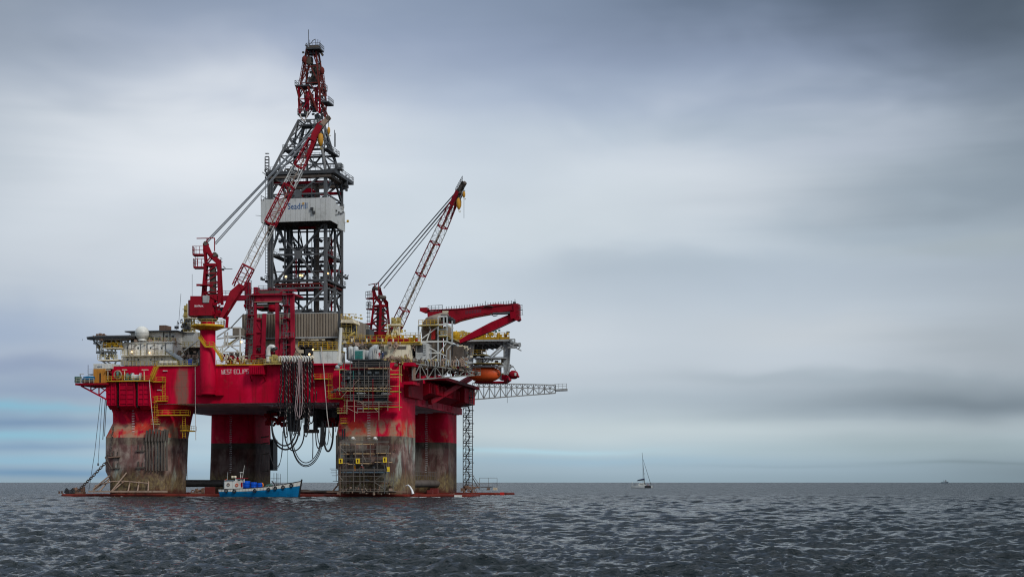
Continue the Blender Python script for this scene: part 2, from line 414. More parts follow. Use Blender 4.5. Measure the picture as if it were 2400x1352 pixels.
def hullmat():
    """upper hull: red, faded patches, one big grey-brown stain by the left end and runs of rust"""
    t = NT('hull_red_paint'); oc = t.node('ShaderNodeTexCoord').outputs['Object']; X, Y, Z = t.sep(oc)
    a = t.noise(.10, 4, .6, (1,1,1.0), vec=oc); b = t.noise(.9, 6, .62, (1,1,.07), vec=oc); c = t.noise(.5, 4, .6, vec=oc); fine = t.noise(3.0, 4, .7, (1,1,.25), vec=oc)
    col = t.mix((.48,.001,.024), (.66,.005,.045), t.step(a, .38, .62))
    col = t.mix(col, (.24,.006,.014), t.math('MULTIPLY', t.step(b, .48, .68), .65))
    col = t.mix(col, sr(150,60,62), t.math('MULTIPLY', t.step(c, .60, .78), .35))
    u0, u1 = U(409, 0), U(446, 0)
    wob = t.math('MULTIPLY', t.math('SUBTRACT', t.noise(.35, 3, .5, (1,1,.3), vec=oc), .5), 3.0)
    xx = t.math('ADD', X, wob)
    inside = t.math('MULTIPLY', t.step(xx, u0, u0+1.1), t.math('SUBTRACT', 1.0, t.step(xx, u1-.9, u1)))
    inside = t.math('MULTIPLY', inside, t.math('SUBTRACT', 1.0, t.step(Y, 1.0, 2.0)))
    inside = t.math('MULTIPLY', inside, t.step(fine, .22, .5))
    inside = t.math('MULTIPLY', inside, t.math('SUBTRACT', 1.0, t.step(t.math('ADD', Z, t.math('MULTIPLY', b, 3)), 33.2, 34.8)))
    col = t.mix(col, sr(126,102,88), t.math('MULTIPLY', inside, .85))
    # plate seams: darker weld lines every three metres of height and eight of length
    for ax, sp, s_ in ((Z, 3.1, .018), (X, 7.3, .009), (Y, 7.3, .009)):
        fr = t.math('FRACT', t.math('DIVIDE', ax, sp)); ln = t.math('LESS_THAN', fr, s_)
        col = t.mix(col, (.13,.01,.02), t.math('MULTIPLY', ln, .45))
    # chipped paint round the foot of the crane pedestal
    t.bump(t.noise(.45, 3, .5, vec=oc), .25, .12)
    return t.done(col, t.math('ADD', .45, t.math('MULTIPLY', b, .25)), 0, .07)
def colmat(name, seed, wear, z1=15.2, dark=0.0):
    """column: red above, an anti-fouling band, then scraped grey, brown and green growth down to the water"""
    t = NT(name); oc = t.pos; X, Y, Z = t.sep(oc); of = (seed*3.3, seed*1.7, seed)
    a = t.noise(.13, 5, .6, off=of); b = t.noise(.9, 6, .65, (1,1,.08), of); c = t.noise(.30, 6, .62, (1,1,.6), of, .6); d = t.noise(1.7, 5, .7, (1,1,.6), of)
    red = t.mix((.46,.001,.024), (.64,.006,.045), t.step(a, .38, .62)); red = t.mix(red, (.24,.003,.012), t.math('MULTIPLY', t.step(b, .5, .72), .6))
    # worn patch at the lower edge of the red
    zj = t.math('ADD', Z, t.math('MULTIPLY', t.math('SUBTRACT', c, .5), 5.0))
    zone = t.math('SUBTRACT', 1.0, t.step(zj, z1+2.6, z1+4.6))
    w_ = t.math('MULTIPLY', zone, t.step(c, .60-.26*wear, .70-.22*wear))
    red = t.mix(red, t.mix(sr(168,142,116), sr(214,72,52), t.step(t.noise(.22, 4, .6, off=(seed,7,3)), .44, .60)), t.math('MULTIPLY', w_, .9*min(1, wear)))
    low = t.mix(sr(118,88,84), sr(158,140,130), t.step(c, .40, .62))
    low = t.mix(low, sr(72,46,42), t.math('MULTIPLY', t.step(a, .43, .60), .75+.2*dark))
    low = t.mix(low, sr(168,180,170), t.math('MULTIPLY', t.step(t.noise(.16, 5, .62, (1,1,.5), (seed*5, 3, 2), .5), .50, .62), .80*wear))
    low = t.mix(low, sr(140,72,60), t.math('MULTIPLY', t.step(b, .54, .68), .55))
    low = t.mix(low, sr(214,206,190), t.math('MULTIPLY', t.step(d, .64, .72), .50*wear))
    low = t.mix(low, sr(60,46,40), t.math('MULTIPLY', t.step(t.noise(1.3, 6, .7, (1,1,.12), (seed,1,4)), .50, .64), .6))
    low = t.mix(low, sr(62,36,34), dark)  # tints the lower part dark brown, used on the far columns
    gz = t.math('ADD', Z, t.math('MULTIPLY', t.math('SUBTRACT', c, .5), 5.0))
    grn = t.math('SUBTRACT', 1.0, t.step(gz, 3.6, 7.6))
    low = t.mix(low, t.mix(sr(92,78,58), sr(138,124,82), t.step(d, .4, .62)), t.math('MULTIPLY', grn, .75))
    low = t.mix(low, sr(84,50,40), t.math('SUBTRACT', 1.0, t.step(gz, .8, 2.4)))
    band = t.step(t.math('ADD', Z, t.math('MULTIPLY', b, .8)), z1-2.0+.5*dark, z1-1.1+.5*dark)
    dk = t.mix(sr(48,42,42), sr(120,118,96), t.math('MULTIPLY', t.step(c, .38, .56), wear))
    lowc = t.mix(low, dk, t.math('MULTIPLY', band, .9-.45*min(1, wear)))
    col = t.mix(lowc, red, t.step(Z, z1-.12, z1+.12))
    ln = t.math('LESS_THAN', t.math('FRACT', t.math('DIVIDE', Z, 2.9)), .025); col = t.mix(col, (.06,.03,.03), t.math('MULTIPLY', ln, .3))
    t.bump(t.math('ADD', d, c), .35, .10)
    return t.done(col, .62, 0, .08)
M['hull'] = hullmat()
M['under'] = paint('hull_underside_paint', (.58,.53,.57), sr(70,58,58), .3, .2, .15, .6)
M['col_a'] = colmat('near_left_column_paint', 1.0, 1.0)
M['col_b'] = colmat('near_right_column_paint', 2.3, 1.0)
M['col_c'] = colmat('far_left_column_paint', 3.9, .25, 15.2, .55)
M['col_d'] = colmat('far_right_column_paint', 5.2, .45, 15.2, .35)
def stripemat():
    """black sleeve with a pale band wound round it"""
    t = NT('banded_hose_sleeve'); oc = t.node('ShaderNodeTexCoord').outputs['UV']
    X, Y, Z = t.sep(oc); k = t.math('FRACT', t.math('ADD', X, Y))
    return t.done(t.mix((.014,.013,.014), (.40,.36,.33), t.math('LESS_THAN', k, .20)), .6)
M['stripe'] = stripemat()
WATER_BUMP = 1.3; TILT = 1.5; TILT_FAR = 3.2
def watermat():
    t = NT('sea_water')
    f1 = t.noise(2.6, 5, .6, (1,1.5,1), dist=.5); f2 = t.noise(.75, 5, .62, (1,1.5,1), (9,4,2), .4); f3 = t.noise(.22, 4, .55, (1,1.5,1), (2,4,2), .3); f4 = t.noise(8.0, 3, .6, (1,1.3,1))
    big = t.noise(.022, 4, .55, (1,1.8,1), (3,2,0))
    h = t.math('ADD', t.math('ADD', t.math('MULTIPLY', f1, .24), t.math('MULTIPLY', f2, .42)), t.math('ADD', t.math('MULTIPLY', f3, .25), t.math('MULTIPLY', f4, .07)))
    n = t.node('ShaderNodeBump'); n.inputs['Strength'].default_value = 1.0; n.inputs['Distance'].default_value = WATER_BUMP
    t.L.new(t.math('MULTIPLY', h, t.math('ADD', .45, t.math('MULTIPLY', big, 1.1))), n.inputs['Height'])
    # ripples too small for the mesh: they tilt the surface directly, so that they keep their slope however far away they lie
    def tilt(scale, k, off):
        mp = t.node('ShaderNodeMapping'); t.L.new(t.pos, mp.inputs[0]); mp.inputs['Location'].default_value = off; mp.inputs['Scale'].default_value = (1, 1.4, 1)
        z = t.node('ShaderNodeTexNoise'); z.inputs['Scale'].default_value = scale; z.inputs['Detail'].default_value = 3; z.inputs['Roughness'].default_value = .6; t.L.new(mp.outputs[0], z.inputs['Vector'])
        a = t.node('ShaderNodeVectorMath', operation='SUBTRACT'); t.L.new(z.outputs['Color'], a.inputs[0]); a.inputs[1].default_value = (.5, .5, .5)
        c = t.node('ShaderNodeVectorMath', operation='MULTIPLY'); t.L.new(a.outputs[0], c.inputs[0]); c.inputs[1].default_value = (1.0, 1.3, 0)
        d = t.node('ShaderNodeVectorMath', operation='SCALE'); t.L.new(c.outputs[0], d.inputs[0]); t.put(k, d.inputs['Scale']); return d.outputs[0]
    def add(a, b):
        q = t.node('ShaderNodeVectorMath', operation='ADD'); t.L.new(a, q.inputs[0]); t.L.new(b, q.inputs[1]); return q.outputs[0]
    X, Y, Z = t.sep(); far = t.step(t.math('SQRT', t.math('ADD', t.math('MULTIPLY', X, X), t.math('MULTIPLY', Y, Y))), 180, 560)
    v = add(add(n.outputs[0], tilt(3.2, TILT, (1,2,3))), tilt(.45, t.math('MULTIPLY', far, TILT_FAR), (7,1,3)))
    nn = t.node('ShaderNodeVectorMath', operation='NORMALIZE'); t.L.new(v, nn.inputs[0]); t.L.new(nn.outputs[0], t.b.inputs['Normal'])
    t.b.inputs['IOR'].default_value = 1.333
    return t.done((.003,.010,.012), t.math('ADD', .05, t.math('MULTIPLY', far, .22)), 0, .5)
M['water'] = watermat()
# ------------------------------------------------------------------ the sea, one sheet to the horizon
def sea():
    rows = [0.5]
    while rows[-1] < 44: rows.append(rows[-1]*1.18)
    while rows[-1] < 520: rows.append(rows[-1]*1.0036)
    while rows[-1] < 90000: rows.append(rows[-1]*1.06)
    rad = np.array(rows)
    fine = np.radians(np.linspace(-26, 26, 900)); coarse = np.radians(np.linspace(26, 334, 84))[1:-1]
    ang = np.concatenate([fine, coarse]); nc = len(ang); nr = len(rad)
    A, D = np.meshgrid(ang, rad)
    X = D*np.sin(A); Y = D*np.cos(A)
    rg = np.random.RandomState(11)
    Z = np.zeros_like(X); DX = np.zeros_like(X); DY = np.zeros_like(X)
    wind = math.radians(262)
    infine = np.clip((np.radians(26.3)-np.abs(np.where(A > math.pi, A-2*math.pi, A)))/np.radians(.6), 0, 1)
    fade = infine*np.clip((D-36)/12, 0, 1)*np.clip((560-D)/160, 0, 1)
    for i in range(120):
        lam = 0.40*(8.0/0.40)**(rg.rand()**1.25)
        th = wind+rg.randn()*0.62; k = 2*math.pi/lam; kx, ky = k*math.cos(th), k*math.sin(th)
        amp = 0.0096*lam**0.60*(0.6+0.8*rg.rand())
        
        # waves too short for the rows at a distance are left to the material
        lod = np.clip((lam/(D*0.0036)-1.3)/1.5, 0, 1)
        ph = kx*X+ky*Y+rg.rand()*6.283; s, c = np.sin(ph), np.cos(ph); a = amp*fade*lod
        Z += a*c; DX -= a*.85*math.cos(th)*s; DY -= a*.85*math.sin(th)*s
    X = X+DX; Y = Y+DY
    verts = np.stack([X, Y, Z], -1).reshape(-1, 3)
    i = np.arange(nr-1)[:, None]; j = np.arange(nc)[None, :]; j2 = (j+1) % nc
    q = np.stack([i*nc+j, i*nc+j2, (i+1)*nc+j2, (i+1)*nc+j], -1).reshape(-1, 4)
    me = bpy.data.meshes.new('water'); nv, nf = len(verts), len(q)
    me.vertices.add(nv); me.vertices.foreach_set('co', verts.astype(np.float32).ravel())
    me.loops.add(nf*4); me.loops.foreach_set('vertex_index', q.astype(np.int32).ravel())
    me.polygons.add(nf); me.polygons.foreach_set('loop_start', (np.arange(nf)*4).astype(np.int32))
    me.polygons.foreach_set('loop_total', np.full(nf, 4, np.int32))
    me.update(calc_edges=True); me.polygons.foreach_set('use_smooth', np.ones(nf, bool))
    me.materials.append(M['water'])
    o = bpy.data.objects.new('water', me); COL.objects.link(o); o['kind'] = 'structure'
    me.validate()
    if me.polygons[nf//2].normal.z < 0: me.flip_normals()
sea()
# ------------------------------------------------------------------ the floating hull: deck box, four columns, two pontoons
HW0 = W(700, 943, 0); HW1 = W(700, 853, 0); DECK = HW1
V1 = 78.0
hull = thing('rig_hull', 'red floating drilling rig hull with deck box on four stained columns over low pontoons', 'oil rig', (0, 39, 0))
uL, uR = U(262, 0), U(968, 2)
part('deck_box', MB().box(U(262,0), 0, HW0, U(968,17), V1, HW1), M['hull'], hull)
part('deck_bottom_plate', MB().box(U(262,0)+.5, .5, HW0-.12, U(968,17)-.5, V1-.5, HW0-.005), M['under'], hull)
def ring(u0, u1, v0, v1, w, r, n=4):
    out = []
    for cx_, cy_, a0 in ((u0+r, v0+r, 180), (u1-r, v0+r, 270), (u1-r, v1-r, 0), (u0+r, v1-r, 90)):
        for i in range(n+1):
            a = math.radians(a0+90*i/n); out.append((cx_+r*math.cos(a), cy_+r*math.sin(a), w))
    return out
# near left: flares outboard below the red
u_l, u_r = U(253, 0), U(398, 0); ub_, uf_ = U(241, 0), U(250, 0)
lv = lambda py: W(300, py, 0)
a = [ring(uf_, u_r-1.3, 0.0, 16.4, -1.5, 2.6, 5), ring(uf_, u_r-1.3, 0.0, 16.4, lv(1127), 2.6, 5), ring(ub_, u_r-1.1, -.5, 16.6, lv(1103), 2.6, 5), ring(ub_+.1, u_r-.8, -.5, 16.8, lv(1024), 2.6, 5),
     ring(u_l, u_r-.2, .9, 17.0, lv(990), 2.6, 5), ring(u_l, u_r+.5, .9, 17.2, lv(960), 2.6, 5), ring(u_l, u_r+1.4, .9, 17.4, HW0, 2.6, 5)]
ca = part('column', MB().loft(a, True), M['col_a'], hull, 'near left column, scraped grey below the red, bulging outboard')
u2l, u2r = U(793, 0), U(938, 0)
a = [ring(u2l-.3, u2r, -.1, 17.4, z_, 1.5, 4) for z_ in (-1.5, lv(1100))]+[ring(u2l-1.0, u2r, -.1, 17.4, lv(1085), 1.5, 4), ring(u2l-1.0, u2r, -.1, 17.4, lv(1030), 1.5, 4), ring(u2l-.1, u2r, -.1, 17.4, lv(985), 1.5, 4), ring(u2l-.1, u2r, -.1, 17.4, HW1-.01, 1.5, 4)]
cb = part('column', MB().loft(a, True), M['col_b'], hull, 'near right column behind scaffolding')
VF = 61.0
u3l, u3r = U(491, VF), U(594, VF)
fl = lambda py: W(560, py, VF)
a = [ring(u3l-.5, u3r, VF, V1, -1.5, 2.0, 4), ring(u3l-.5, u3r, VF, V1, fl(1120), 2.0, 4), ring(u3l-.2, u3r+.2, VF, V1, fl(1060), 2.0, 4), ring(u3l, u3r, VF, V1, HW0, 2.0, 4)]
cc = part('column', MB().loft(a, True), M['col_c'], hull, 'far left column, dark brown below the red, behind the blue boat')
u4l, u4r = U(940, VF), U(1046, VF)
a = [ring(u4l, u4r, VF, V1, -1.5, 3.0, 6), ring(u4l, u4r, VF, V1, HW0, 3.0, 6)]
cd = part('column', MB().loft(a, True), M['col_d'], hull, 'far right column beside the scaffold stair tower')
# pontoons
def pontoon(ux0, ux1, v0, v1, top, mat):
    r = 4.0; P = []
    for w_, g in ((-3.0, 0), (top-.25, 0), (top, .25)):
        P.append(ring(ux0+g, ux1-g, v0+g, v1-g, w_, r, 5))
    return part('pontoon', MB().loft(P), mat, hull)
PT = .68
p1 = pontoon(U(133, -1), U(1098, -1), -1.6, 18.0, PT, M['pontoon'])
p2 = pontoon(U(300, 60), U(1184, 60), 60.0, 79.5, PT, M['pontoon'])
# transverse braces low over the water
part('brace', MB().tube((U(392,8), 16, 3.4), (U(392,8), 62, 3.4), 1.0, 14), M['brown_dark'], hull)
part('brace', MB().tube((U(918,8)-.3, 16, 3.3), (U(918,8)-.3, 62, 3.3), 1.05, 14), M['brown_dark'], hull)
# fendering box frame at the hull's right side: band under the overhang
bx = MB()
ue = U(968,17)
for k in range(9):
    v_ = 20+k*6.2; bx.box(ue-.02, v_, HW0+.3, ue+.35, v_+.35, HW1-.4)
bx.box(ue-.02, 18, HW0-.05, ue+.30, V1, HW0+1.9); part('side_band', bx, M['red'], hull)
# stringers under the deck bottom
st = MB()
for k in range(10):
    v_ = 4+k*7.6; st.box(U(300,0)+34, v_, HW0-.45, ue-4, v_+.3, HW0-.13)
for k in range(4):
    u_ = uL+42+k*8; st.box(u_, 3, HW0-.7, u_+.35, V1-3, HW0-.13)
part('bottom_girders', st, M['under'], hull)
# hose boxes / winch housings over the near left column: ribbed fairlead casings
def fairlead(px0, px1, py0, py1, v, depth, mat=M['red']):
    b = MB(); u0, u1 = U(px0, v), U(px1, v); w1, w0 = W(px0, py0, v), W(px0, py1, v)
    b.prism([(u0, v, w1), (u0, v, w0), (u0, v+depth*.45, w0-1.0), (u0, v+depth, w0-1.0), (u0, v+depth, w1)], (u1-u0, 0, 0))
    o = part('winch_casing', b, mat, hull)
    n = max(2, int((u1-u0)/1.5))
    r_ = MB()
    for i in range(n+1):
        uu = u0+(u1-u0)*i/n; r_.box(uu-.09, v-.28, w0, uu+.09, v, w1)
    for k in range(5):
        ww = w0+(w1-w0)*(k+.5)/5.2; r_.box(u0, v-.16, ww-.06, u1, v, ww+.06)
    part('stiffener', r_, mat, o); return o
fairlead(252, 272, 893, 950, -2.2, 3.2)
fairlead(281, 315, 893, 951, -2.6, 3.6)
fairlead(325, 350, 893, 950, -2.4, 3.4)
# dark open slots between the casings carry guide sheaves
for px in (276, 319, 322):
    part('guide_plate', MB().box(U(px,-1.2), -1.4, W(px,955,0), U(px,-1.2)+.25, 1.0, W(px,893,0)), M['brown_dark'], hull)
for px0, px1, pyb in ((283, 303, 988), (262, 274, 984), (316, 322, 985)):
    part('fairlead_arm', MB().beam(R(px0, 952, -1.0), R(px1, pyb, -.4), .45, .7), M['red_dark'], hull)
# anchor rack of the near left column: bolster bars
for i, px in enumerate((344, 351, 358, 366, 373, 380, 386, 392)):
    b = MB(); u_ = U(px, -.5); rr_ = .21 if i < 5 else .26
    b.tube((u_, -.75, lv(1103)), (u_, -.75, lv(1018-(i%2)*3)), rr_, 8)
    b.beam((u_, -.9, lv(1034)), (u_+.35, -1.1, lv(1009-(i*3)%5)), .5)
    part('bolster_bar', b, M['brown_dark'], hull)
# steel ledges and pad eyes on the near left column
for px, py in ((262,1072), (320,1058), (262,1098), (320,1097)):
    b = MB(); b.box(U(px,-.3), -.9, lv(py), U(px+20,-.3), 0, lv(py)+.35); b.box(U(px+4,-.3), -.7, lv(py), U(px+7,-.3), 0, lv(py-16)); b.box(U(px+14,-.3), -.7, lv(py), U(px+16,-.3), 0, lv(py-14))
    part('ledge', b, M['brown_dark'], hull)
# anchor racks (cow catchers) of tubes standing on the pontoon in front of both near columns
def catcher(xs_top, ybase, ytop, x0, x1, v, mat, extra):
    c = thing('anchor_rack', extra, 'rack', (U((x0+x1)/2, v), v, PT))
    ub = lambda x: U(x, v-2.2)
    part('base_beam', MB().beam((ub(x0), v-2.2, W(x0,ybase,v)), (ub(x1), v-2.2, W(x1,ybase,v)), .42), mat, c)
    for xb, xt in xs_top:
        part('strut', MB().tube((U(xb,v-2.2), v-2.2, W(xb,ybase,v)), (U(xt,v), v+1.6, W(xt,ytop,v)), .19, 7), mat, c)
    return c
c1 = catcher([(216,254),(233,255),(262,296),(300,301),(322,322),(347,343)], 1151, 1118, 208, 392, -.3, M['tan'], 'rusty tube anchor rack in front of the near left column')
part('cross_bar', MB().path([R(222,1138,-1.2), R(262,1128,-1), R(290,1127,-1), R(346,1132,-1)], .16, 7), M['tan'], c1)
part('strut', MB().tube(R(262,1150,-2.5), R(297,1107,-.6), .20, 7), M['tan'], c1)
part('strut', MB().tube(R(218,1146,-2.5), R(257,1114,-.6), .20, 7), M['tan'], c1)
c2 = catcher([(778,793),(806,826),(834,845),(868,863),(890,884),(918,908)], 1152, 1130, 766, 952, -.3, M['rustbrown'], 'rusty tube anchor rack under the scaffold of the near right column')
part('cross_bar', MB().path([R(790,1133,-1), R(860,1129,-1), R(912,1133,-1)], .18, 7), M['rustbrown'], c2)
# bollards, pipes and winches lying on the pontoons
def junk(name, label, cat, px, py, v, kind, mat, sc=1.0, group=None):
    p = R(px, py, v); p = (p[0], v, PT); b = MB()
    if kind == 'bollard':
        for k in (-.55, .55): b.lathe((p[0]+k*sc, v, PT), [(.28*sc,0),(.28*sc,.8*sc),(.42*sc,.85*sc),(.42*sc,1.0*sc)], 10)
        b.box(p[0]-sc, v-.4*sc, PT, p[0]+sc, v+.4*sc, PT+.12)
    elif kind == 'coil':
        for k in range(4): b.path([(p[0]+(1.5-.2*k)*sc*math.cos(a_*.524), v+.8*math.sin(a_*.524), PT+.25+.3*k+.35*math.cos(a_)) for a_ in range(13)], .14*sc, 5)
    elif kind == 'winch':
        b.box(p[0]-1.4*sc, v-.8, PT, p[0]+1.4*sc, v+.8, PT+.5*sc); b.lathe((p[0]-.9*sc, v, PT+1.0*sc), [(.75*sc,0),(.75*sc,.15*sc),(.4*sc,.16*sc),(.4*sc,1.6*sc),(.75*sc,1.62*sc),(.75*sc,1.8*sc)], 12, 'u')
        b.box(p[0]+1.0*sc, v-.3, PT, p[0]+1.5*sc, v+.3, PT+1.9*sc); b.box(p[0]-1.5*sc, v-.3, PT, p[0]-1.1*sc, v+.3, PT+1.6*sc)
    elif kind == 'box':
        b.box(p[0]-sc, v-.7, PT, p[0]+sc, v+.7, PT+1.5*sc); b.box(p[0]-sc*.8, v-.75, PT+.3, p[0]+sc*.8, v-.7, PT+1.2*sc)
    elif kind == 'ring':
        b.path([(p[0]+.7*sc*math.cos(a_*math.pi/8), v, PT+.9*sc+.7*sc*math.sin(a_*math.pi/8)) for a_ in range(17)], .14, 5); b.box(p[0]-.5, v-.3, PT, p[0]+.5, v+.3, PT+.4)
    single(name, b, mat, label, cat, (p[0], v, PT), group)
junk('mooring_winch', 'rusty winch at the left tip of the near pontoon', 'winch', 186, 1153, 3, 'winch', M['rustbrown'], 1.0)
junk('mooring_bollard', 'rusty double bollard on the far left tip of the near pontoon', 'bollard', 142, 1154, 3, 'bollard', M['rustbrown'], .7)
junk('rope_coil', 'dark heaped rope coil beside the winch on the pontoon tip', 'rope', 163, 1153, 2, 'coil', M['black'], 1.0)
junk('steel_box', 'rusty steel box on the pontoon just right of the blue boat bow', 'box', 713, 1147, 14, 'box', M['rust_red'], .75)
junk('mooring_ring', 'small round fairlead ring beside the rusty box right of the blue boat', 'fairlead', 723, 1148, 14, 'ring', M['rust_red'], .6)
junk('mooring_winch', 'dark winch with tangled gear on the pontoon left of the boat stern', 'winch', 468, 1149, 12, 'winch', M['rustbrown'], .8)
junk('mooring_ring', 'round fairlead ring left of the blue boat stern', 'fairlead', 452, 1149, 12, 'ring', M['rustbrown'], .6)
junk('steel_box', 'red brown bollard housing touching the blue boat stern', 'box', 492, 1150, 10, 'box', M['rust_red'], 1.2)
junk('steel_box', 'red housing on the near pontoon below the right brace', 'box', 1018, 1150, 12, 'box', M['rust_red'], 1.0)
junk('steel_box', 'small orange housing between the right columns on the pontoon', 'box', 1008, 1152, 5, 'box', M['rust_red'], .7)
junk('mooring_bollard', 'rusty double bollard right of the near right column foot', 'bollard', 1060, 1153, 8, 'bollard', M['rustbrown'], .7)
# long pipe lying on the pontoon right of the boat
single('deck_pipe', MB().tube(R(700,1151,5), R(820,1152,5), .35, 8), M['brown_dark'], 'long dark pipe lying on the pontoon right of the blue boat', 'pipe', R(700,1151,5))
# fresh water hose spouting from the near right column
wb = MB(); wb.path([R(951,1138,-.6), R(956,1136,-1), R(961,1140,-1.3), R(966,1149,-1.6), R(968,1157,-1.8)], [.14,.16,.20,.26,.36], 7)
single('water_spout', wb, NT('white_water').done((.8,.8,.8), .4), 'white water jet pouring from the foot of the near right column', 'water jet', R(951,1138,-.6))
foam = MB()
for k in range(150):
    px = rnd.choice([rnd.uniform(130,500), rnd.uniform(640,800), rnd.uniform(900,1100), rnd.uniform(950,1030), rnd.uniform(1090,1190)]); q = R(px, 1160, -2.0-rnd.random()**2*2.2) if px < 1095 else R(px, 1156, 59.4-rnd.random()); rr_ = .10+.32*rnd.random()**2
    st_ = rnd.uniform(1.5, 5); foam.add([(q[0]+st_*rr_*x_, q[1]+rr_*y_, -.02+z_) for x_, y_, z_ in ((-1,0,0),(-.4,-.8,.02),(.5,-.6,.02),(1,.1,0),(.4,.7,.02),(-.5,.8,.02),(0,0,.10))], [(0,1,6),(1,2,6),(2,3,6),(3,4,6),(4,5,6),(5,0,6)])
so_ = single('foam', foam, NT('sea_foam').done((.62,.64,.65), .7), '', '', (0,0,0), kind='structure')
# draft marks
def font_mesh(txt, size, bold=0.0):
    cu = bpy.data.curves.new('t', 'FONT'); cu.body = txt; cu.size = size; cu.extrude = .02; cu.offset = bold; cu.align_x = 'LEFT'; cu.resolution_u = 2
    o = bpy.data.objects.new('t', cu); COL.objects.link(o); dg = bpy.context.evaluated_depsgraph_get()
    me = bpy.data.meshes.new_from_object(o.evaluated_get(dg)); vs = [v.co.copy() for v in me.vertices]; fs = [tuple(p.vertices) for p in me.polygons]
    bpy.data.objects.remove(o); bpy.data.curves.remove(cu); bpy.data.meshes.remove(me); return vs, fs
def text_mb(txt, width_px, p0, v, bold=0.0, hscale=None, mb=None):
    """lettering lying on the plane v, starting at photo position p0 and as wide as width_px"""
    vs, fs = font_mesh(txt, 1.0, bold); x1 = max(q.x for q in vs); x0 = min(q.x for q in vs)
    a_ = R(p0[0], p0[1], v); wd = U(p0[0]+width_px, v)-a_[0]; k = wd/(x1-x0); kh = k if hscale is None else k*hscale
    mb = mb or MB(); mb.add([(a_[0]+(q.x-x0)*k, v-q.z-.02, a_[2]+q.y*kh) for q in vs], fs); return mb
def draft(px, pys, v, first):
    b = MB()
    for i, py in enumerate(pys):
        q = R(px, py, v); vs, fs = font_mesh('%dM' % (first-i), .44)
        b.add([(q[0]+t_.x*1.0, v-.06-t_.z, q[2]+t_.y) for t_ in vs], fs)
    return b
part('draft_marks', draft(309, range(958, 1034, 6), -.02, 33), M['white_text'], ca)
part('draft_marks', draft(861, range(968, 1034, 6), -.12, 32), M['white_text'], cb)
part('draft_marks', draft(538, range(978, 1112, 5), VF-.02, 34), M['white_text'], cc)
part('draft_marks', draft(996, range(972, 1112, 5), VF-.02, 34), M['white_text'], cd)
# the rig's name
GL = {'W': [(0,6,0,0),(0,0,4,0),(4,0,4,6),(2,0,2,4)], 'E': [(0,0,0,6),(0,6,4,6),(0,3,3.2,3),(0,0,4,0)], 'S': [(4,6,0,6),(0,6,0,3),(0,3,4,3),(4,3,4,0),(4,0,0,0)], 'T': [(0,6,4,6),(2,6,2,0)],
      'C': [(4,6,0,6),(0,6,0,0),(0,0,4,0)], 'L': [(0,6,0,0),(0,0,4,0)], 'I': [(1,6,1,0)], 'P': [(0,0,0,6),(0,6,4,6),(4,6,4,3),(4,3,0,3)], ' ': []}
nm = MB(); gx = U(520, 0); gz = W(550, 875.4, 0); gk = (U(588, 0)-gx)/57.2; gh = 1.04/6
for ch in 'WEST ECLIPSE':
    for (x0_, y0_, x1_, y1_) in GL[ch]:
        e_ = .32; nm.box(gx+(min(x0_,x1_)-e_)*gk, -.05, gz+min(y0_,y1_)*gh-e_*gk, gx+(max(x0_,x1_)+e_)*gk, -.02, gz+max(y0_,y1_)*gh+e_*gk)
    gx += gk*({'I': 3.1, ' ': 3.0}.get(ch, 5.3))
part('hull_name', nm, M['white_text'], hull)
# red housing that hides the last letter, on brackets
b = MB(); b.box(U(584,-1.8), -2.0, W(584,879,0), U(619,-1.8), 0, W(584,858,0))
hx = part('ribbed_housing', b, M['red'], hull)
rb = MB()
for k in range(8): u_ = U(584,-2)+(U(619,-2)-U(584,-2))*(k+.5)/8; rb.box(u_-.12, -2.2, W(584,878,0), u_+.12, -2.0, W(584,859,0))
part('rib', rb, M['red'], hx)
part('bracket', MB().beam(R(586,880,-1.8), R(590,893,0), .2), M['red_dark'], hull); part('bracket', MB().beam(R(618,880,-1.8), R(622,893,0), .2), M['red_dark'], hull)
# ledge under the left pedestal
part('ledge', MB().box(U(459,-.8), -.9, W(480,928,0), U(522,-.8), 0, W(480,925.5,0)), M['red_dark'], hull)
# walkways, ladders of yellow steel on the front of the hull
def walkway(x0, x1, py, v0, v1, label, drop=1.1, mat=None, group='yellow walkways and landings on the hull front'):
    w_ = W((x0+x1)/2, py, v0); u0, u1 = U(x0, v0), U(x1, v0)
    t_ = thing('walkway', label, 'walkway', (u0, v0, w_), group)
    part('floor_grating', MB().box(u0, v0, w_-.28, u1, v1, w_), mat or M['yellow'], t_)
    part('railing', rail(MB(), [(u0, v1, w_), (u0, v0, w_), (u1, v0, w_), (u1, v1, w_)]), mat or M['yellow'], t_)
    return t_
walkway(248, 353, 891, -3.2, .0, 'long yellow railed walkway over the ribbed casings at the left end')
walkway(352, 383, 893, -1.6, 0, 'short yellow landing beside the stair above the caged ladder')
walkway(364, 388, 938, -1.6, 0, 'yellow landing below the caged ladder left of the grey hull stain')
walkway(366, 436, 971, -1.5, 1.5, 'yellow walkway across the top of the near left column')
walkway(354, 370, 992, -1.5, 0, 'small yellow basket landing half way down the near left column', mat=M['yellow_pale'])
walkway(422, 437, 1007, -.8, 6, 'small yellow landing at the right edge of the near left column')
walkway(734, 770, 886, -1.5, 0, 'yellow landing below the white storage box on the hull front')
walkway(770, 804, 932, -1.7, 0, 'yellow landing at the foot of the ladder left of the upper scaffold')
walkway(790, 812, 966, -1.7, 0, 'dirty yellow landing on the left shoulder of the near right column', mat=M['yellow_pale'])
walkway(798, 811, 990, -1.5, 0, 'tiny yellow basket on the near right column above the grey wear')
def lad(px, py0, py1, v, label, mat, cage=True, wpx=7):
    p = R(px, py1, v); q = R(px, py0, v); b = ladder(MB(), p, q, wpx/9.25, .5, .09, cage)
    single('ladder', b, mat, label, 'ladder', p, 'steel ladders on the rig')
lad(384, 884, 940, -1.0, 'yellow caged ladder between two landings left of the grey stain', M['yellow'])
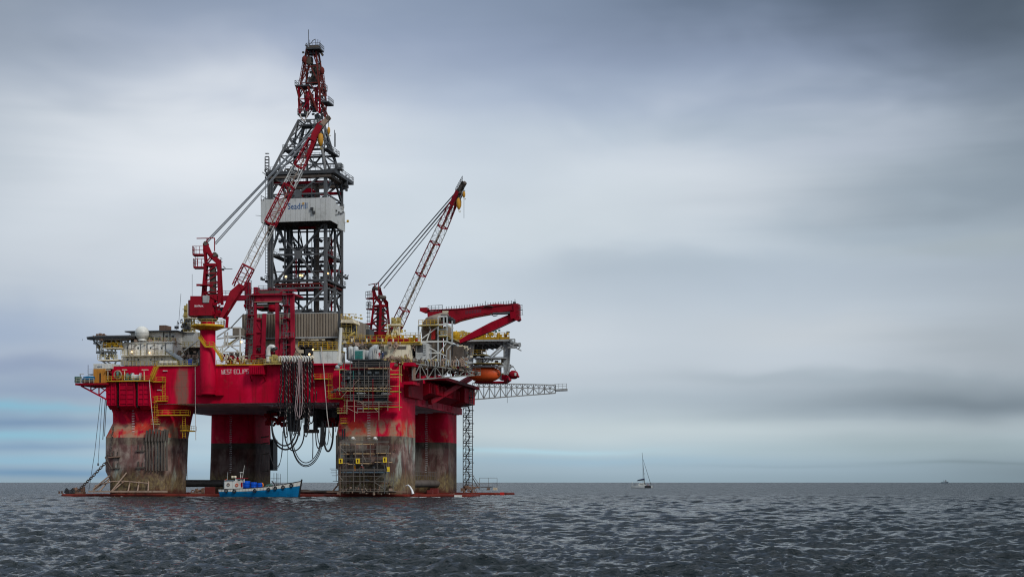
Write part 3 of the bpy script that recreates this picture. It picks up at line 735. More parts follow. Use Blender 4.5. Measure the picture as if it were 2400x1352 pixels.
lad(365, 930, 990, -1.0, 'yellow ladder down to the basket of the near left column', M['yellow'])
lad(774, 876, 930, -1.2, 'orange yellow caged ladder left of the upper scaffold', M['yellow'], True, 9)
lad(811, 925, 965, -1.2, 'thin yellow ladder over the left shoulder of the near right column', M['yellow_pale'])
lad(431, 972, 1026, -.5, 'yellow ladder at the right edge of the near left column', M['yellow'], False)
# slanted yellow stair up to the deck
stt = thing('stair', 'slanted yellow stair from the casing walkway up to the main deck', 'stair', R(355,890,-2.5))
for k in (0, 5):
    part('stringer', MB().beam(R(352+k,889,-2.4), R(364+k,860,-2.4), .3), M['yellow'], stt)
sb = MB()
for k in range(12): p = Vector(R(352,889,-2.4)).lerp(Vector(R(364,860,-2.4)), k/11); sb.box(p.x, p.y, p.z-.05, p.x+.7, p.y+.9, p.z+.05)
part('tread', sb, M['yellow'], stt)
for k in (0, 5): part('handrail', MB().beam(Vector(R(352+k,889,-2.4))+Vector((0,0,1)), Vector(R(364+k,860,-2.4))+Vector((0,0,1)), .12), M['yellow'], stt)
# deck edge railing along the front
dr = thing('deck_railing', 'yellow railing along the front edge of the main deck', 'railing', (U(370,0), -.2, DECK), )
for x0, x1, mt in ((368, 463, 'yellow_pale'), (507, 584, 'yellow'), (584, 618, 'yellow'), (618, 656, 'yellow_pale'), (734, 792, 'yellow_pale')):
    u0, u1 = U(x0, -.3), U(x1, -.3)
    part('rail_section', rail(MB(), [(u0, -.3, DECK), (u1, -.3, DECK)], 1.2, 1.3, .10), M[mt], dr)
    part('kick_plate', MB().box(u0, -.45, DECK-.15, u1, -.2, DECK+.22), M[mt], dr)
u0 = U(968,17)
# main deck surface
part('main_deck', MB().box(uL, .1, DECK, ue, V1-.1, DECK+.12), M['brown_dark'], hull)
# lit strip lamps on the hull front
for px, py in ((387,869),(373,914)):
    part('strip_lamp', MB().box(U(px-5,-.3), -.35, W(px,py,0)-.1, U(px+5,-.3), 0, W(px,py,0)+.12), M['white'], hull)
M['shade_red'] = paint('shaded_red_paint', (.09,.006,.010), sr(40,22,22), .5, .5, .4, .6, (.13,.006,.012), .08)  # red darkened so the shade under the overhang sits in its colour
# right end overhang: red sponsons, ribbed boxes, corner brackets
for py0, py1 in ((850, 858), (894, 901)):
    part('corner_bracket', MB().box(U(945,-1), -.9, W(950,py1,0), U(965,-1)+.4, 6, W(950,py0,0)), M['red'], hull)
b = MB(); uo = ue
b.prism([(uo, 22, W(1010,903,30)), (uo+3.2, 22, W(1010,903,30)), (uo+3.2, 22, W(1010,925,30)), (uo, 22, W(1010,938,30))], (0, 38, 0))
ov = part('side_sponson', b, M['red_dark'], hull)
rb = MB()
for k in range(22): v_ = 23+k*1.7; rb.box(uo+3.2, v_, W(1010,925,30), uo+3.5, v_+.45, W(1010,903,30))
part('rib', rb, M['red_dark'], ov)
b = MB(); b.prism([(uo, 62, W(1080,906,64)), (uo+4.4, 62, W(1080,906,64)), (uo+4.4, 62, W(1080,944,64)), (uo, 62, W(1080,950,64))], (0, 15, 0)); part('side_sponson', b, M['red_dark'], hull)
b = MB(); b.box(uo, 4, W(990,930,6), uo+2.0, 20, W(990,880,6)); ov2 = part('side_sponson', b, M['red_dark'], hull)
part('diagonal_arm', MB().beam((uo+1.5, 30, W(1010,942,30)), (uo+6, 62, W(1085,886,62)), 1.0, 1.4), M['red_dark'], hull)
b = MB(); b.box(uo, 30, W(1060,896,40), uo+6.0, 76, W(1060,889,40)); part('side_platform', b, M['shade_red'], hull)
# ------------------------------------------------------------------ derrick
M['red_dark2'] = paint('crimson_gantry_paint', (.27,.008,.026), sr(70,26,32), .3, .4, .4, .5, None, .1)
D0, D1 = 30.0, 45.5
dk = thing('derrick', 'tall grey lattice drilling derrick with red crown standing over the brown drill floor walls', 'derrick', (U(698,30), 37.5, W(700,735,30)))
dw = lambda py: W(700, py, D0)
uFL, uFR = U(635, D0), U(763, D0)
CU, CV = U(723, 35.0)+.0, 37.6
def sq(py):
    """the four corners of the tower at the height seen at py on its front face"""
    w = dw(py)
    if py >= 405: return [(uFL, D0, w), (uFR, D0, w), (uFR, D1, w), (uFL, D1, w)]
    t = (405-py)/(405-272.0); h = 2.75
    a, b = uFL+(CU-h-uFL)*t, uFR+(CU+h-uFR)*t; c, d = D0+(CV-h-D0)*t, D1+(CV+h-D1)*t
    return [(a, c, w), (b, c, w), (b, d, w), (a, d, w)]
LV = [768, 735, 675, 597, 522, 455, 405, 362, 318, 272]
for i in range(4):
    part('leg', MB().beam(sq(768)[i], sq(405)[i], .84 if i != 3 else .75), M['grey'], dk)
    part('leg', MB().beam(sq(405)[i], sq(272)[i], .60), M['grey'], dk)
def facepts(py, k): c = sq(py); return Vector(c[k]), Vector(c[(k+1) % 4])
for k in range(4):
    for i in range(1, len(LV)-1):
        y0, y1 = LV[i], LV[i+1]; a, b = facepts(y0, k); c, d = facepts(y1, k)
        mt = .42 if y0 > 405 else .30
        part('girder', MB().beam(c, d, mt*.95), M['grey'], dk)
        up = (i % 2 == 0) if k in (0, 2) else (i % 2 == 1)
        if up: mid = (c+d)/2; ends = (a, b)
        else: mid = (a+b)/2; ends = (c, d)
        for e in ends:
            part('brace', MB().beam(e, mid, mt*1.2), M['grey'], dk)
            h_ = e.lerp(mid, .5)                         # secondary struts to the leg and the girder
            leg0, leg1 = (a, c) if e in (a, c) else (b, d)
            part('brace', MB().beam(h_, leg0.lerp(leg1, .5), mt*.5), M['grey'], dk)
            part('brace', MB().beam(h_, (mid+e)/2 if False else Vector((h_.x, h_.y, mid.z)), mt*.4), M['grey'], dk)
        n_ = (b-a).cross(Vector((0,0,1))).normalized()*.3
        g = .9 if y0 > 405 else .6; dd = (b-a).normalized()
        m0 = mid-n_*1.0
        part('gusset', MB().prism([m0+dd*g*1.3, m0-dd*g*1.3, m0-dd*g*.6+Vector((0,0,-g*1.3 if up else g*1.3)), m0+dd*g*.6+Vector((0,0,-g*1.3 if up else g*1.3))], n_*2), M['grey'], dk)
part('leg_foot', MB().beam(R(793,730,25.6), R(798,772,25.0), 1.0), M['grey_dark'], dk)
# inner guide columns, standpipes, hoses and travelling gear
for px, v, r_, y0, y1, mt in ((676,36,.42,740,430,'grey_dark'),(683,41,.30,740,430,'grey_dark'),(720,40,.24,735,300,'grey_dark'),(738,36,.28,735,430,'grey_dark'),(668,33,.20,735,440,'grey_dark'),
                              (694,33,.17,672,590,'crane_red'),(777,41,.20,735,540,'crane_red'),(769,43,.28,735,540,'grey'),(744,33,.42,735,420,'brown_dark'),(700,44,.22,735,430,'grey_dark'),(785,38,.3,768,530,'grey')):
    part('guide_column', MB().beam((U(px,v), v, dw(y0)), (U(px,v), v, dw(y1)), r_*2), M[mt], dk)
sb = MB()
for k in range(5):
    u_ = U(668+k*5, 38); sb.tube((u_, 38+(k%3), dw(665)), (u_, 38+(k%3), dw(548)), .11, 5)
part('pipe_stands', sb, M['grey_dark'], dk, 'dark vertical drill pipe stands', stuff=True)
# boxes and machines within the tower
b = MB(); b.box(U(708,36), 35, dw(462), U(742,36), 39, dw(440)); b.box(U(712,36), 35.5, dw(440), U(730,36), 38.5, dw(433)); tb = part('travelling_block', b, M['red_dark'], dk)
b = MB()
for k in range(5): b.lathe((U(716+k*5,35), 35.0, dw(452)), [(.9,-.3),(.9,.0),(.5,.1),(.5,.3)], 12, 'u')
part('sheave', b, M['grey_dark'], tb)
b = MB(); b.box(U(766,42), 41, dw(655), U(776,42), 43, dw(590)); b.box(U(762,42), 41, dw(600), U(779,42), 43, dw(575)); b.box(U(760,42), 41, dw(640), U(770,42), 42.5, dw(625)); part('pipe_handler', b, M['red_dark'], dk)
b = MB(); b.box(U(718,40), 40, dw(733), U(729,40), 41.5, dw(714)); b.box(U(730,40), 40.5, dw(735), U(738,40), 42, dw(724)); part('cabin', b, M['brown_dark'], dk)
for y_, (a0, b0, c0, e0), mt in ((427, (uFL, D0+.6, uFR+.5, D0+1.4), 'red_dark'), (433, (uFL, D1-1.5, uFR, D1-.6), 'red_dark'), (574, (uFL, 37, uFR, 37.5), 'grey_dark'), (612,(uFL,40,uFR,40.6),'grey_dark'), (620,(uFL,44,uFR,45),'red_dark'), (690, (uFL, 40, uFR, 40.8), 'grey_dark'), (728,(uFL,36,uFR,44),'grey_dark')):
    part('cross_beam', MB().box(a0, b0, dw(y_+3), c0, e0, dw(y_-3)), M[mt], dk)
# ring platforms
def plat(y_, o_l, o_r, o_f, o_b, mat, rl=True, th=.5, open_=True, sides=(1,1,1,1)):
    w = dw(y_); c = sq(y_); u0, u1, v0, v1 = c[0][0]-o_l, c[1][0]+o_r, c[0][1]-o_f, c[2][1]+o_b; b = MB(); wd = 1.6
    if open_:
        b.box(u0, v0, w-th, u1, v0+wd, w); b.box(u0, v1-wd, w-th, u1, v1, w); b.box(u0, v0+wd+.003, w-th, u0+wd, v1-wd-.003, w); b.box(u1-wd, v0+wd+.003, w-th, u1, v1-wd-.003, w)
    else: b.box(u0, v0, w-th, u1, v1, w)
    o = part('platform', b, mat, dk)
    if rl: part('railing', rail(MB(), [(u0,v1,w),(u0,v0,w),(u1,v0,w),(u1,v1,w),(u0,v1,w)], 1.2, 1.4, .09), M['grey'], o)
    return o
plat(402, 1.3, 3.2, 1.2, 1.6, M['grey_dark'], th=.9)
plat(412, .8, 1.8, .8, 1.0, M['brown_dark'], th=.7, rl=False)
plat(655, 1.6, .8, .4, 1.6, M['grey_dark'], th=.6)
plat(664, .3, .3, .2, .3, M['rust_red'], th=.35, rl=False)
plat(594, .3, .3, .2, .3, M['grey_dark'], th=.3)
plat(345, .2, 1.6, .2, .3, M['grey_dark'], th=.3)
# finger board: slatted floor seen from below
fb = MB()
for k in range(16): u_ = uFL+1+k*.85; fb.box(u_, 33, dw(668), u_+.35, 42, dw(665.5))
part('finger_board', fb, M['red_dark'], dk, stuff=True)
# outrigger platform on the right of the waist and small davit frames
w_ = dw(396); u_ = sq(402)[1][0]
b = MB(); b.box(u_, 31, w_-.3, u_+4.2, 33.5, w_); o = part('platform', b, M['grey_dark'], dk)
part('railing', rail(MB(), [(u_,31,w_),(u_+4.2,31,w_),(u_+4.2,33.5,w_)], 1.2, 1.0, .09), M['grey'], o)
part('lamp_box', MB().box(u_+3.0, 31.2, w_+.2, u_+4.1, 32.5, w_+1.5), M['grey_pale'], dk)
# caged ladder tower at the left of the waist
u_ = U(635, D0)-.6; b = MB()
for k in range(7): b.box(u_-.8, D0-1, dw(403)+k*.85, u_+.2, D0-.2, dw(403)+k*.85+.12)
for q in (-.8, .2):
    for z_ in (-1, -.3): b.box(u_+q-.06, D0+z_, dw(403), u_+q+.06, D0+z_+.12, dw(367))
part('ladder_cage', b, M['grey_dark'], dk)
part('ladder', ladder(MB(), (uFL-1.1, D0-.4, dw(640)), (uFL-1.1, D0-.4, dw(412)), .6, .8, .10), M['grey_dark'], dk)
part('pipe', MB().tube((uFL-.5, D0-.7, dw(735)), (uFL-.5, D0-.7, dw(412)), .28, 8), M['grey_dark'], dk)
part('pipe', MB().tube((uFL+.7, D0-.5, dw(768)), (uFL+.7, D0-.5, dw(412)), .22, 8), M['grey'], dk)
# gear hanging out on both sides at the waist and the monkey board
def clutter(name, pts, mat, parent, n=3, s0=.3, s1=.8, seed=1, stuff=True):
    r_ = random.Random(seed); b = MB()
    for p in pts:
        for k in range(n):
            c = Vector(p)+Vector((r_.uniform(-1,1), r_.uniform(-.6,.6), r_.uniform(-.8,.8))); s_ = r_.uniform(s0, s1)*.5
            q = r_.random()
            if q < .45: b.box(c.x-s_, c.y-s_, c.z-s_*.8, c.x+s_, c.y+s_, c.z+s_*.8)
            elif q < .75: b.tube(c, c+Vector((r_.uniform(-1,1), r_.uniform(-.5,.5), r_.uniform(-1,1)))*s_*3, .10, 5)
            else: b.lathe(tuple(c), [(s_*.8,-s_),(s_*.8,s_)], 8)
    return part(name, b, mat, parent, stuff=stuff)
clutter('fittings', [R(626,407,29), R(624,415,29), R(629,402,29)], M['grey_dark'], dk, 6, .2, .8, 3)
clutter('fittings', [R(803,436,40), R(808,428,41), R(806,443,41), R(800,425,41)], M['grey_dark'], dk, 6, .2, .9, 4)
clutter('fittings', [R(622,650,29), R(801,642,42), R(806,645,42), R(798,650,42)], M['grey_dark'], dk, 6, .2, .9, 5)
clutter('fittings', [R(650+k*11,403,30) for k in range(10)], M['brown_dark'], dk, 4, .2, .8, 6)
clutter('fittings', [R(650+k*13,655,32) for k in range(9)], M['grey_dark'], dk, 3, .2, .8, 7)
clutter('fittings', [R(660+k*17,560+(k*37)%60,38) for k in range(7)], M['grey_dark'], dk, 5, .3, 1.1, 8)
clutter('fittings', [R(690+k*9,455,36) for k in range(7)], M['grey_dark'], dk, 4, .3, 1.1, 9)
clutter('fittings', [R(700+k*7,735,33) for k in range(12)], M['grey_dark'], dk, 3, .4, 1.2, 10)
clutter('fittings', [R(725+k*9,600+(k*29)%60,41) for k in range(7)], M['grey_dark'], dk, 4, .3, 1.1, 11)
# loose service hoses swaying inside
for a_, b_, s_ in (((675,430,35),(703,672,34),3),((690,440,38),(735,640,38),6),((700,545,36),(742,590,38),4),((672,600,37),(705,610,35),5)):
    part('service_hose', MB().path(arc_hang(R(*a_), R(*b_), s_), .14, 5), M['black'], dk)
# two travelling block lines
for px in (712, 716, 722, 727): part('wire', MB().tube((U(px,36), 36, dw(433)), (U(px,36), 36, dw(285)), .05, 4), M['cable'], dk)
# red crown section
cw = lambda py: W(735, py, CV)
def cs(py, h, off=0.0):
    w = cw(py); c_ = CU+.35+off; return [(c_-h, CV-h, w), (c_+h, CV-h, w), (c_+h, CV+h, w), (c_-h, CV+h, w)]
CL = [(272, 2.8), (238, 3.05), (200, 2.6), (160, 1.95), (115, 1.3)]
for (y0, h0), (y1, h1) in zip(CL, CL[1:]):
    a, b = cs(y0, h0), cs(y1, h1)
    mt = M['rust_red'] if y0 < 240 else M['red_dark']
    for i in range(4):
        j = (i+1) % 4
        part('crown_leg', MB().beam(a[i], b[i], .36), mt, dk); part('crown_girder', MB().beam(b[i], b[j], .24), mt, dk)
        m_ = (Vector(b[i])+Vector(b[j]))/2
        part('crown_brace', MB().beam(a[i], m_, .24), mt, dk); part('crown_brace', MB().beam(a[j], m_, .24), mt, dk)
b = MB()
b.tube(tuple(R(720,262,36)), tuple(R(721,215,36)), .62, 10); b.tube(R(731,258,38), R(732,222,38), .4, 10); b.tube(R(741,262,39), R(742,205,39), .5, 8)
part('crown_cylinder', b, M['red_dark2'], dk)
b = MB(); b.box(*R(722,205,37)[:2], cw(196), U(744,37), 39.5, cw(182)); b.box(U(716,36), 36, cw(152), U(728,36), 38.5, cw(136)); b.box(U(730,38), 38, cw(150), U(748,38), 40, cw(186)) ; part('crown_machinery', b, M['brown_dark'], dk)
clutter('crown_fittings', [R(720+(k*13)%32, 130+k*8, 36+k%3) for k in range(18)], M['brown_dark'], dk, 5, .25, .8, 12)
clutter('crown_fittings', [R(718+(k*11)%36, 246+k*4, 36) for k in range(7)], M['grey_dark'], dk, 4, .3, 1.2, 13)
# platforms hung on the crown
def pf(x0, x1, y_, v0, v1, drop):
    w = W((x0+x1)/2, y_, v0); u0, u1 = U(x0, v0), U(x1, v0); b = MB(); b.box(u0, v0, w-.35, u1, v1, w); o = part('crown_platform', b, M['grey_dark'], dk)
    part('railing', rail(MB(), [(u0,v1,w),(u0,v0,w),(u1,v0,w),(u1,v1,w)], 1.25, .9, .09), M['grey'], o)
    if drop: part('crown_brace', MB().beam((u0+.3, v0+.2, w-.3), (u0+1.6, v0+1.5, w-drop), .3), M['rust_red'], dk)
pf(691, 724, 199, 33.2, 37, 7); pf(752, 770, 237, 35, 40, 4); pf(697, 714, 266, 34, 37, 2); pf(717, 749, 112, 34.8, 39, 0); pf(722, 741, 124, 36, 38, 0); pf(700, 735, 292, 34, 38, 0); pf(745, 760, 207, 37, 40, 2)
part('crown_brace', MB().beam(R(700,200,33.5), R(701,268,35), .4), M['red_dark'], dk)
part('crown_brace', MB().beam(R(703,203,33.5), R(745,258,35), .36), M['rust_red'], dk)
part('crown_brace', MB().beam(R(721,203,33.5), R(744,262,35), .5), M['rust_red'], dk)
part('crown_brace', MB().beam(R(748,225,36), R(762,275,36), .36), M['rust_red'], dk); part('crown_brace', MB().beam(R(765,240,38), R(762,278,38), .3), M['red_dark'], dk)
for xa, ya, xb, yb in ((705,192,713,146),(762,226,755,172)):
    p, q = Vector(R(xa,ya,35)), Vector(R(xb,yb,35)); sgn = 1 if xb > xa else -1; b = ladder(MB(), p, q, .9, .8, .16); b.beam(p+Vector((1.6*sgn,0,0)), q+Vector((.5*sgn,0,0)), .2)
    b.lathe((q.x, q.y, q.z), [(.45,-.2),(.7,.4),(.6,1.2),(.2,1.7)], 8); part('davit_mast', b, M['rust_red'], dk)
b = MB(); b.box(U(724,36), 36, cw(122), U(746,36), 39, cw(110)); b.beam(R(716,106,36), R(726,116,36), .4); b.beam(R(745,113,38), R(757,131,38), .35, .6); part('crown_block', b, M['brown_dark'], dk)
for x_, y0, y1, r_ in ((723,106,70,.09),(740,108,92,.08),(745,108,93,.08),(750,112,96,.08),(726,108,94,.07)): part('antenna', MB().tube(R(x_,y0,36.5), R(x_,y1,36.5), r_, 5), M['grey_dark'], dk)
part('antenna', MB().path([R(728,104,36), R(733,96,36), R(738,93,36)], .12, 5), M['grey'], dk)
part('service_hose', MB().path(arc_hang(R(703,268,34), R(722,262,34), 2.2), .18, 6), M['rope'], dk)
for x_, v_, y0, y1 in ((784,41,345,305),(786,41,345,312)): part('antenna', MB().tube(R(x_,y0,v_), R(x_,y1,v_), .1, 5), M['grey_dark'], dk)
part('antenna', MB().path([R(808,440,42), R(809,418,42), R(811,412,42), R(815,410,42)], .14, 5), M['grey_dark'], dk)
# ---- white cladding box round the tower, with its lettering
wbx = thing('wind_wall', 'white panelled wind wall box with blue company lettering wrapped round the derrick', 'wind wall', (U(611,26), 26, W(700,519,26)))
VW = 26.0
x0, x1 = U(611, VW), U(775, VW); zt = W(700,465,VW); zb = W(700,519,VW)
n = 14; pw = (x1-x0)/n
seam = [8, 12, 21, 40, 58, 75, 92, 110, 126, 142, 155]
for k in range(n):
    part('panel', MB().box(x0+k*pw+.02, VW, zb, x0+(k+1)*pw-.02, VW+.22, zt), M['white_panel'], wbx)
part('panel_seam', MB().box(x0+5.0, VW-.02, zb, x0+5.06, VW-.002, zt), M['grey_dark'], wbx)
vb = 40.0; ns = 6; zs = zt-2.2
for k in range(ns):
    va, vb_ = VW+.25+(vb-VW-.25)*k/ns, VW+.25+(vb-VW-.25)*(k+1)/ns
    top = zt if k < 2 else (zt-.8 if k < 4 else zt-1.6); bot = zb if k < 3 else zb-.9
    part('side_panel', MB().box(x1-.22, va+.02, bot, x1, vb_-.02, top), M['white_panel'], wbx)
    part('side_panel', MB().box(x0, va+.02, zb, x0+.22, vb_-.02, zt), M['white_panel'], wbx)
for k in range(6): part('back_panel', MB().box(x0+.3+(x1-x0-.6)*k/6, vb-.2, zb, x0+.3+(x1-x0-.6)*(k+1)/6-.04, vb, zt), M['white_panel'], wbx)
# floor of the box: dark beams seen from below
b = MB()
b.box(x0+.3, VW+.3, zb+.25, x1-.3, D0-.6, zb+.55); 
b.box(x0+.3, D0-.59, zb+.25, uFL-.5, vb-.3, zb+.55); b.box(uFR+.5, D0-.59, zb+.25, x1-.3, vb-.3, zb+.55); b.box(uFL-.49, D0+.6, zb+.25, uFR+.49, vb-.3, zb+.50)
part('floor_grating', b, M['grey_dark'], wbx)
for k in range(6): v_ = VW+1+k*2.3; part('floor_beam', MB().beam((x0+.3, v_, zb+.05), (x1-.3, v_, zb+.05), .3), M['grey_dark'], wbx)
part('floor_beam', MB().box(U(700,34), 34, zb-.6, U(752,34), 34.5, zb-.1), M['red_dark'], wbx)
for k in range(8): part('panel_hanger', MB().beam((x0+1+k*2.1, VW+.3, zt), (x0+1.9+k*2.1, VW+2.5, zt+.9), .14), M['grey_dark'], wbx)
tb_ = text_mb('Seadrıll', 46, (674.5, 490.5), VW-.02, 0.0, 1.2)
part('lettering', tb_, M['blue_text'], wbx)
c = Vector(R(710.8,477,VW-.05)); st = []
for k in range(10):
    a = math.pi/2+.25+k*math.pi/5; r_ = (.52 if k % 2 == 0 else .19)
    st.append((c.x+r_*math.cos(a), VW-.10, c.z+r_*math.sin(a)))
stb = MB()
for k in range(10): stb.add([(c.x, VW-.10, c.z), st[k], st[(k+1) % 10]], [(0,1,2)])
part('star_logo', stb, M['gold'], wbx)
b = MB(); b.box(*[f(x) for x, f in ()]) if False else None
for (x_, y_) in ((730.5,489),(734.5,497.5)): q = R(x_,y_,VW-.4); b.box(q[0]-.4, VW-.5, q[2]-.35, q[0]+.4, VW-.1, q[2]+.35)
b.beam(R(730.5,489,VW-.3), R(734,497,VW-.3), .12); part('flood_lamp', b, M['grey_dark'], wbx)
b = MB()
for v_, py in ((31,494),(33.5,498),(35.5,501),(37.5,498)): b.box(x1, v_-.3, W(790,py,v_)-.2, x1+.3, v_+.2, W(790,py,v_)+.2)
b.beam((x1+.2, 30, W(788,503,30)), (x1+.2, 38, W(800,499,38)), .12); part('flood_lamp', b, M['grey_dark'], wbx)
part('lamp_arm', MB().beam((x1, 39, W(800,522,39)), (x1+1.0, 39, W(812,521,39)), .1), M['grey_dark'], wbx)
part('flood_lamp', MB().box(x1+.8, 38.7, W(813,521,39), x1+1.3, 39.2, W(813,516,39)), M['yellow'], wbx)
part('lamp_arm', MB().beam(R(599,505,26), R(611,506,26), .09), M['grey_dark'], wbx)
part('davit', MB().path([R(612,471,26), R(612,459,26), R(622,464,27)], .12, 5), M['grey_dark'], wbx)
part('davit', MB().path([R(617,471,26), R(618,466,26), R(630,464,27)], .10, 5), M['grey_dark'], wbx)
part('davit', MB().path([R(806,488,39), R(806,479,39), R(801,479,39)], .10, 5), M['grey_dark'], wbx)
# lamps that are lit on the monkey board
for x_, y_, v_, lb in ((669.5,648.5,31,'lit flood lamp at the left of the finger board platform'),(703,645,32,'lit flood lamp, left one of a close pair above the finger board'),(708,646,32,'lit flood lamp, right one of a close pair above the finger board'),(767.5,641,33,'lit flood lamp behind the right front leg of the derrick')):
    q = R(x_, y_, v_); t_ = thing('flood_lamp', lb, 'lamp', (q[0], v_, q[2]), 'lit lamps in the derrick')
    hb = MB(); hb.lathe((q[0], v_+.45, q[2]), [(.2,.5),(.5,.1),(.55,-.3)], 10, 'v'); part('housing', hb, M['grey_pale'], t_)
    part('bulb', MB().sphere((q[0], v_+.15, q[2]), .26, 8, 6), M['lamp'], t_)
# ------------------------------------------------------------------ lattice boom cranes
def boom_crane(name, label, cpx, v, wbase, tip, slew, pedestal, lettering, sx=1.0, hw=1.3, hh=1.42):
    """cpx: photo x of the turning axis, wbase: height of the house floor, tip: (px,py) of the boom head, slew: turn of the boom in plan"""
    cu = U(cpx, v); k = thing(name, label, 'crane', (cu, v, pedestal[0]))
    c_, s_ = math.cos(slew), math.sin(slew)
    def P(x, y, z):      # x forward along the boom, y to its side, z up, from the house floor centre
        return (cu+x*c_-y*s_, v+x*s_+y*c_, wbase+z)
    def bx(b, x0, y0, z0, x1, y1, z1):
        return b.add([P(x0,y0,z0),P(x1,y0,z0),P(x1,y1,z0),P(x0,y1,z0),P(x0,y0,z1),P(x1,y0,z1),P(x1,y1,z1),P(x0,y1,z1)], [(0,3,2,1),(4,5,6,7),(0,1,5,4),(1,2,6,5),(2,3,7,6),(3,0,4,7)])
    A = M['crane_red']
    # pedestal, slew ring, railed ring platform
    zb, rp = pedestal
    part('pedestal', MB().lathe((cu, v, 0), [(rp, zb), (rp, wbase-3.4), (rp*.92, wbase-3.3), (rp*.92, wbase-1.3)], 28), M['red'], k)
    part('slew_ring', MB().lathe((cu, v, 0), [(rp*.8, wbase-1.3), (rp*1.2, wbase-1.0), (rp*1.35, wbase-.5), (rp*1.35, wbase)], 24), M['grey_dark'], k)
    rpf = 4.2; rg = part('ring_platform', MB().lathe((cu, v, 0), [(rp*.95, wbase-3.5), (rp*1.1, wbase-3.5), (rpf*.98, wbase-2.75), (rpf, wbase-2.7), (rpf, wbase-2.2), (rp*.95, wbase-2.2)], 28), M['yellow'], k)
    pts = [(cu+rpf*math.cos(a*math.pi/10), v+rpf*math.sin(a*math.pi/10), wbase-2.2) for a in range(21)]
    part('railing', rail(MB(), pts, 1.2, 1.3, .09), M['yellow_pale'], rg)
    # house with two chamfered corners
    b = MB(); hp = [(-4.6,-2.1),(-4.0,-2.9),(1.2,-2.9),(1.9,-2.2),(1.9,2.9),(-4.0,2.9),(-4.6,2.1)]
    b.prism([P(x, y, 0) for x, y in hp], (0, 0, 3.9)); hs = part('house', b, A, k)
    b = MB(); bx(b, -4.0, -2.6, 3.9, .2, 2.6, 4.9); part('house_roof', b, A, hs)
    b = MB(); bx(b, -.8, -3.1, 3.2, .8, -2.2, 5.0); part('duct_box', b, M['grey_pale'], hs)
    b = MB(); bx(b, -1.5, -4.6, 7.4, .5, -2.0, 7.7); bx(b, -2.4, -3.0, 7.4, 1.8, -2.6, 7.9); part('step_beam', b, A, k)
    if lettering:
        vs, fs = font_mesh(lettering, .62, .012); x1_ = max(q.x for q in vs); b = MB()
        b.add([P(-2.9+q.x*2.25/x1_, -2.93-q.z, 2.15+q.y) for q in vs], fs); part('lettering', b, M['white_text'], hs)
    # operator cabin hanging on the far side of the boom foot
    b = MB(); bx(b, 1.9, 1.2, .1, 4.3, 3.3, 2.6); cb_ = part('cabin', b, A, k); b = MB(); bx(b, 2.2, 1.15, 1.1, 4.0, 1.19, 2.3); part('window', b, M['glass'], cb_)
    # mast: four legs tapering to a knee, then leaning back to the head
    kz, tz = 13.2, 18.6; kn = {(-1,-1):(-.4,-1.2),(1,-1):(2.9,-1.2),(-1,1):(-.4,1.2),(1,1):(2.9,1.2)}; ft = {(-1,-1):(-1.1,-2.2),(1,-1):(3.3,-2.2),(-1,1):(-1.1,2.2),(1,1):(3.3,2.2)}
    for q in kn:
        part('mast_leg', MB().beam(P(*ft[q], 3.2), P(*kn[q], kz), .62 if q[0] > 0 else .55), A, k)
    lev = [3.6, 6.0, 8.4, 10.8, kz]
    f = lambda q, z: Vector(P(*(ft[q][i]+(kn[q][i]-ft[q][i])*(z-3.2)/(kz-3.2) for i in (0, 1)), z))
    order = [(-1,-1),(1,-1),(1,1),(-1,1)]
    for z0, z1 in zip(lev, lev[1:]):
        for i in range(4):
            q, r_ = order[i], order[(i+1) % 4]
            part('mast_girder', MB().beam(f(q, z1), f(r_, z1), .28), A, k)
            a_, b_ = (f(q, z0), f(r_, z1)) if (z0 > 6) == (i % 2 == 0) else (f(r_, z0), f(q, z1))
            part('mast_brace', MB().beam(a_, b_, .26), A, k)
    for s2 in (-1, 1):
        b = MB(); b.prism([P(-1.1, s2*1.15, tz-.2), P(-.2, s2*1.15, tz+.1), P(1.0, s2*1.15, tz-2.6), P(3.3, s2*1.15, kz+.9), P(3.3, s2*1.15, kz-.9), P(2.7, s2*1.15, kz-.9), P(2.3, s2*1.15, kz+.3), P(.5, s2*1.15, tz-3.5), P(-1.0, s2*1.15, tz-1.2)], (0, 0, .01) if False else (-.5*s2*-s_*-1, .5*s2*c_*-1, 0))
        part('mast_head', b, A, k)
        part('mast_leg', MB().beam(P(-.4, s2*1.2, kz), P(-.7, s2*1.2, tz-1.2), .42), A, k)
        part('mast_brace', MB().beam(P(-.3, s2*1.2, kz+.3), P(1.6, s2*1.2, kz+2.6), .3), A, k); part('mast_brace', MB().beam(P(2.6, s2*1.2, kz), P(.2, s2*1.2, kz+3.0), .3), A, k)
    b = MB(); bx(b, -1.0, -1.3, kz-.5, 3.2, 1.3, kz+.1); part('mast_girder', b, A, k)
    b = MB(); b.path([P(-.4, -1.3, tz-.2), P(-.4, 1.3, tz-.2)], .55, 12); b.path([P(1.9,-1.3,kz+2.4), P(1.9,1.3,kz+2.4)], .6, 12); part('sheave', b, M['brown_dark'], k)
    b = MB(); b.beam(P(-2.6,-1.3,tz+1.0), P(2.0,-1.3,tz+1.1), .22); b.beam(P(1.9,-1.3,tz+1.1), P(1.9,-1.3,tz-2.2), .2); b.beam(P(0,-1.3,tz+1.0), P(0,-1.3,tz), .2); part('top_frame', b, A, k)
    part('winch_housing', (lambda b: bx(b, .6, -1.0, 3.9, 2.0, 1.0, kz-.8))(MB()), M['brown_dark'], k)
    part('winch_housing', (lambda b: bx(b, .2, -2.0, 3.9, 2.7, 1.6, 5.4))(MB()), A, k)
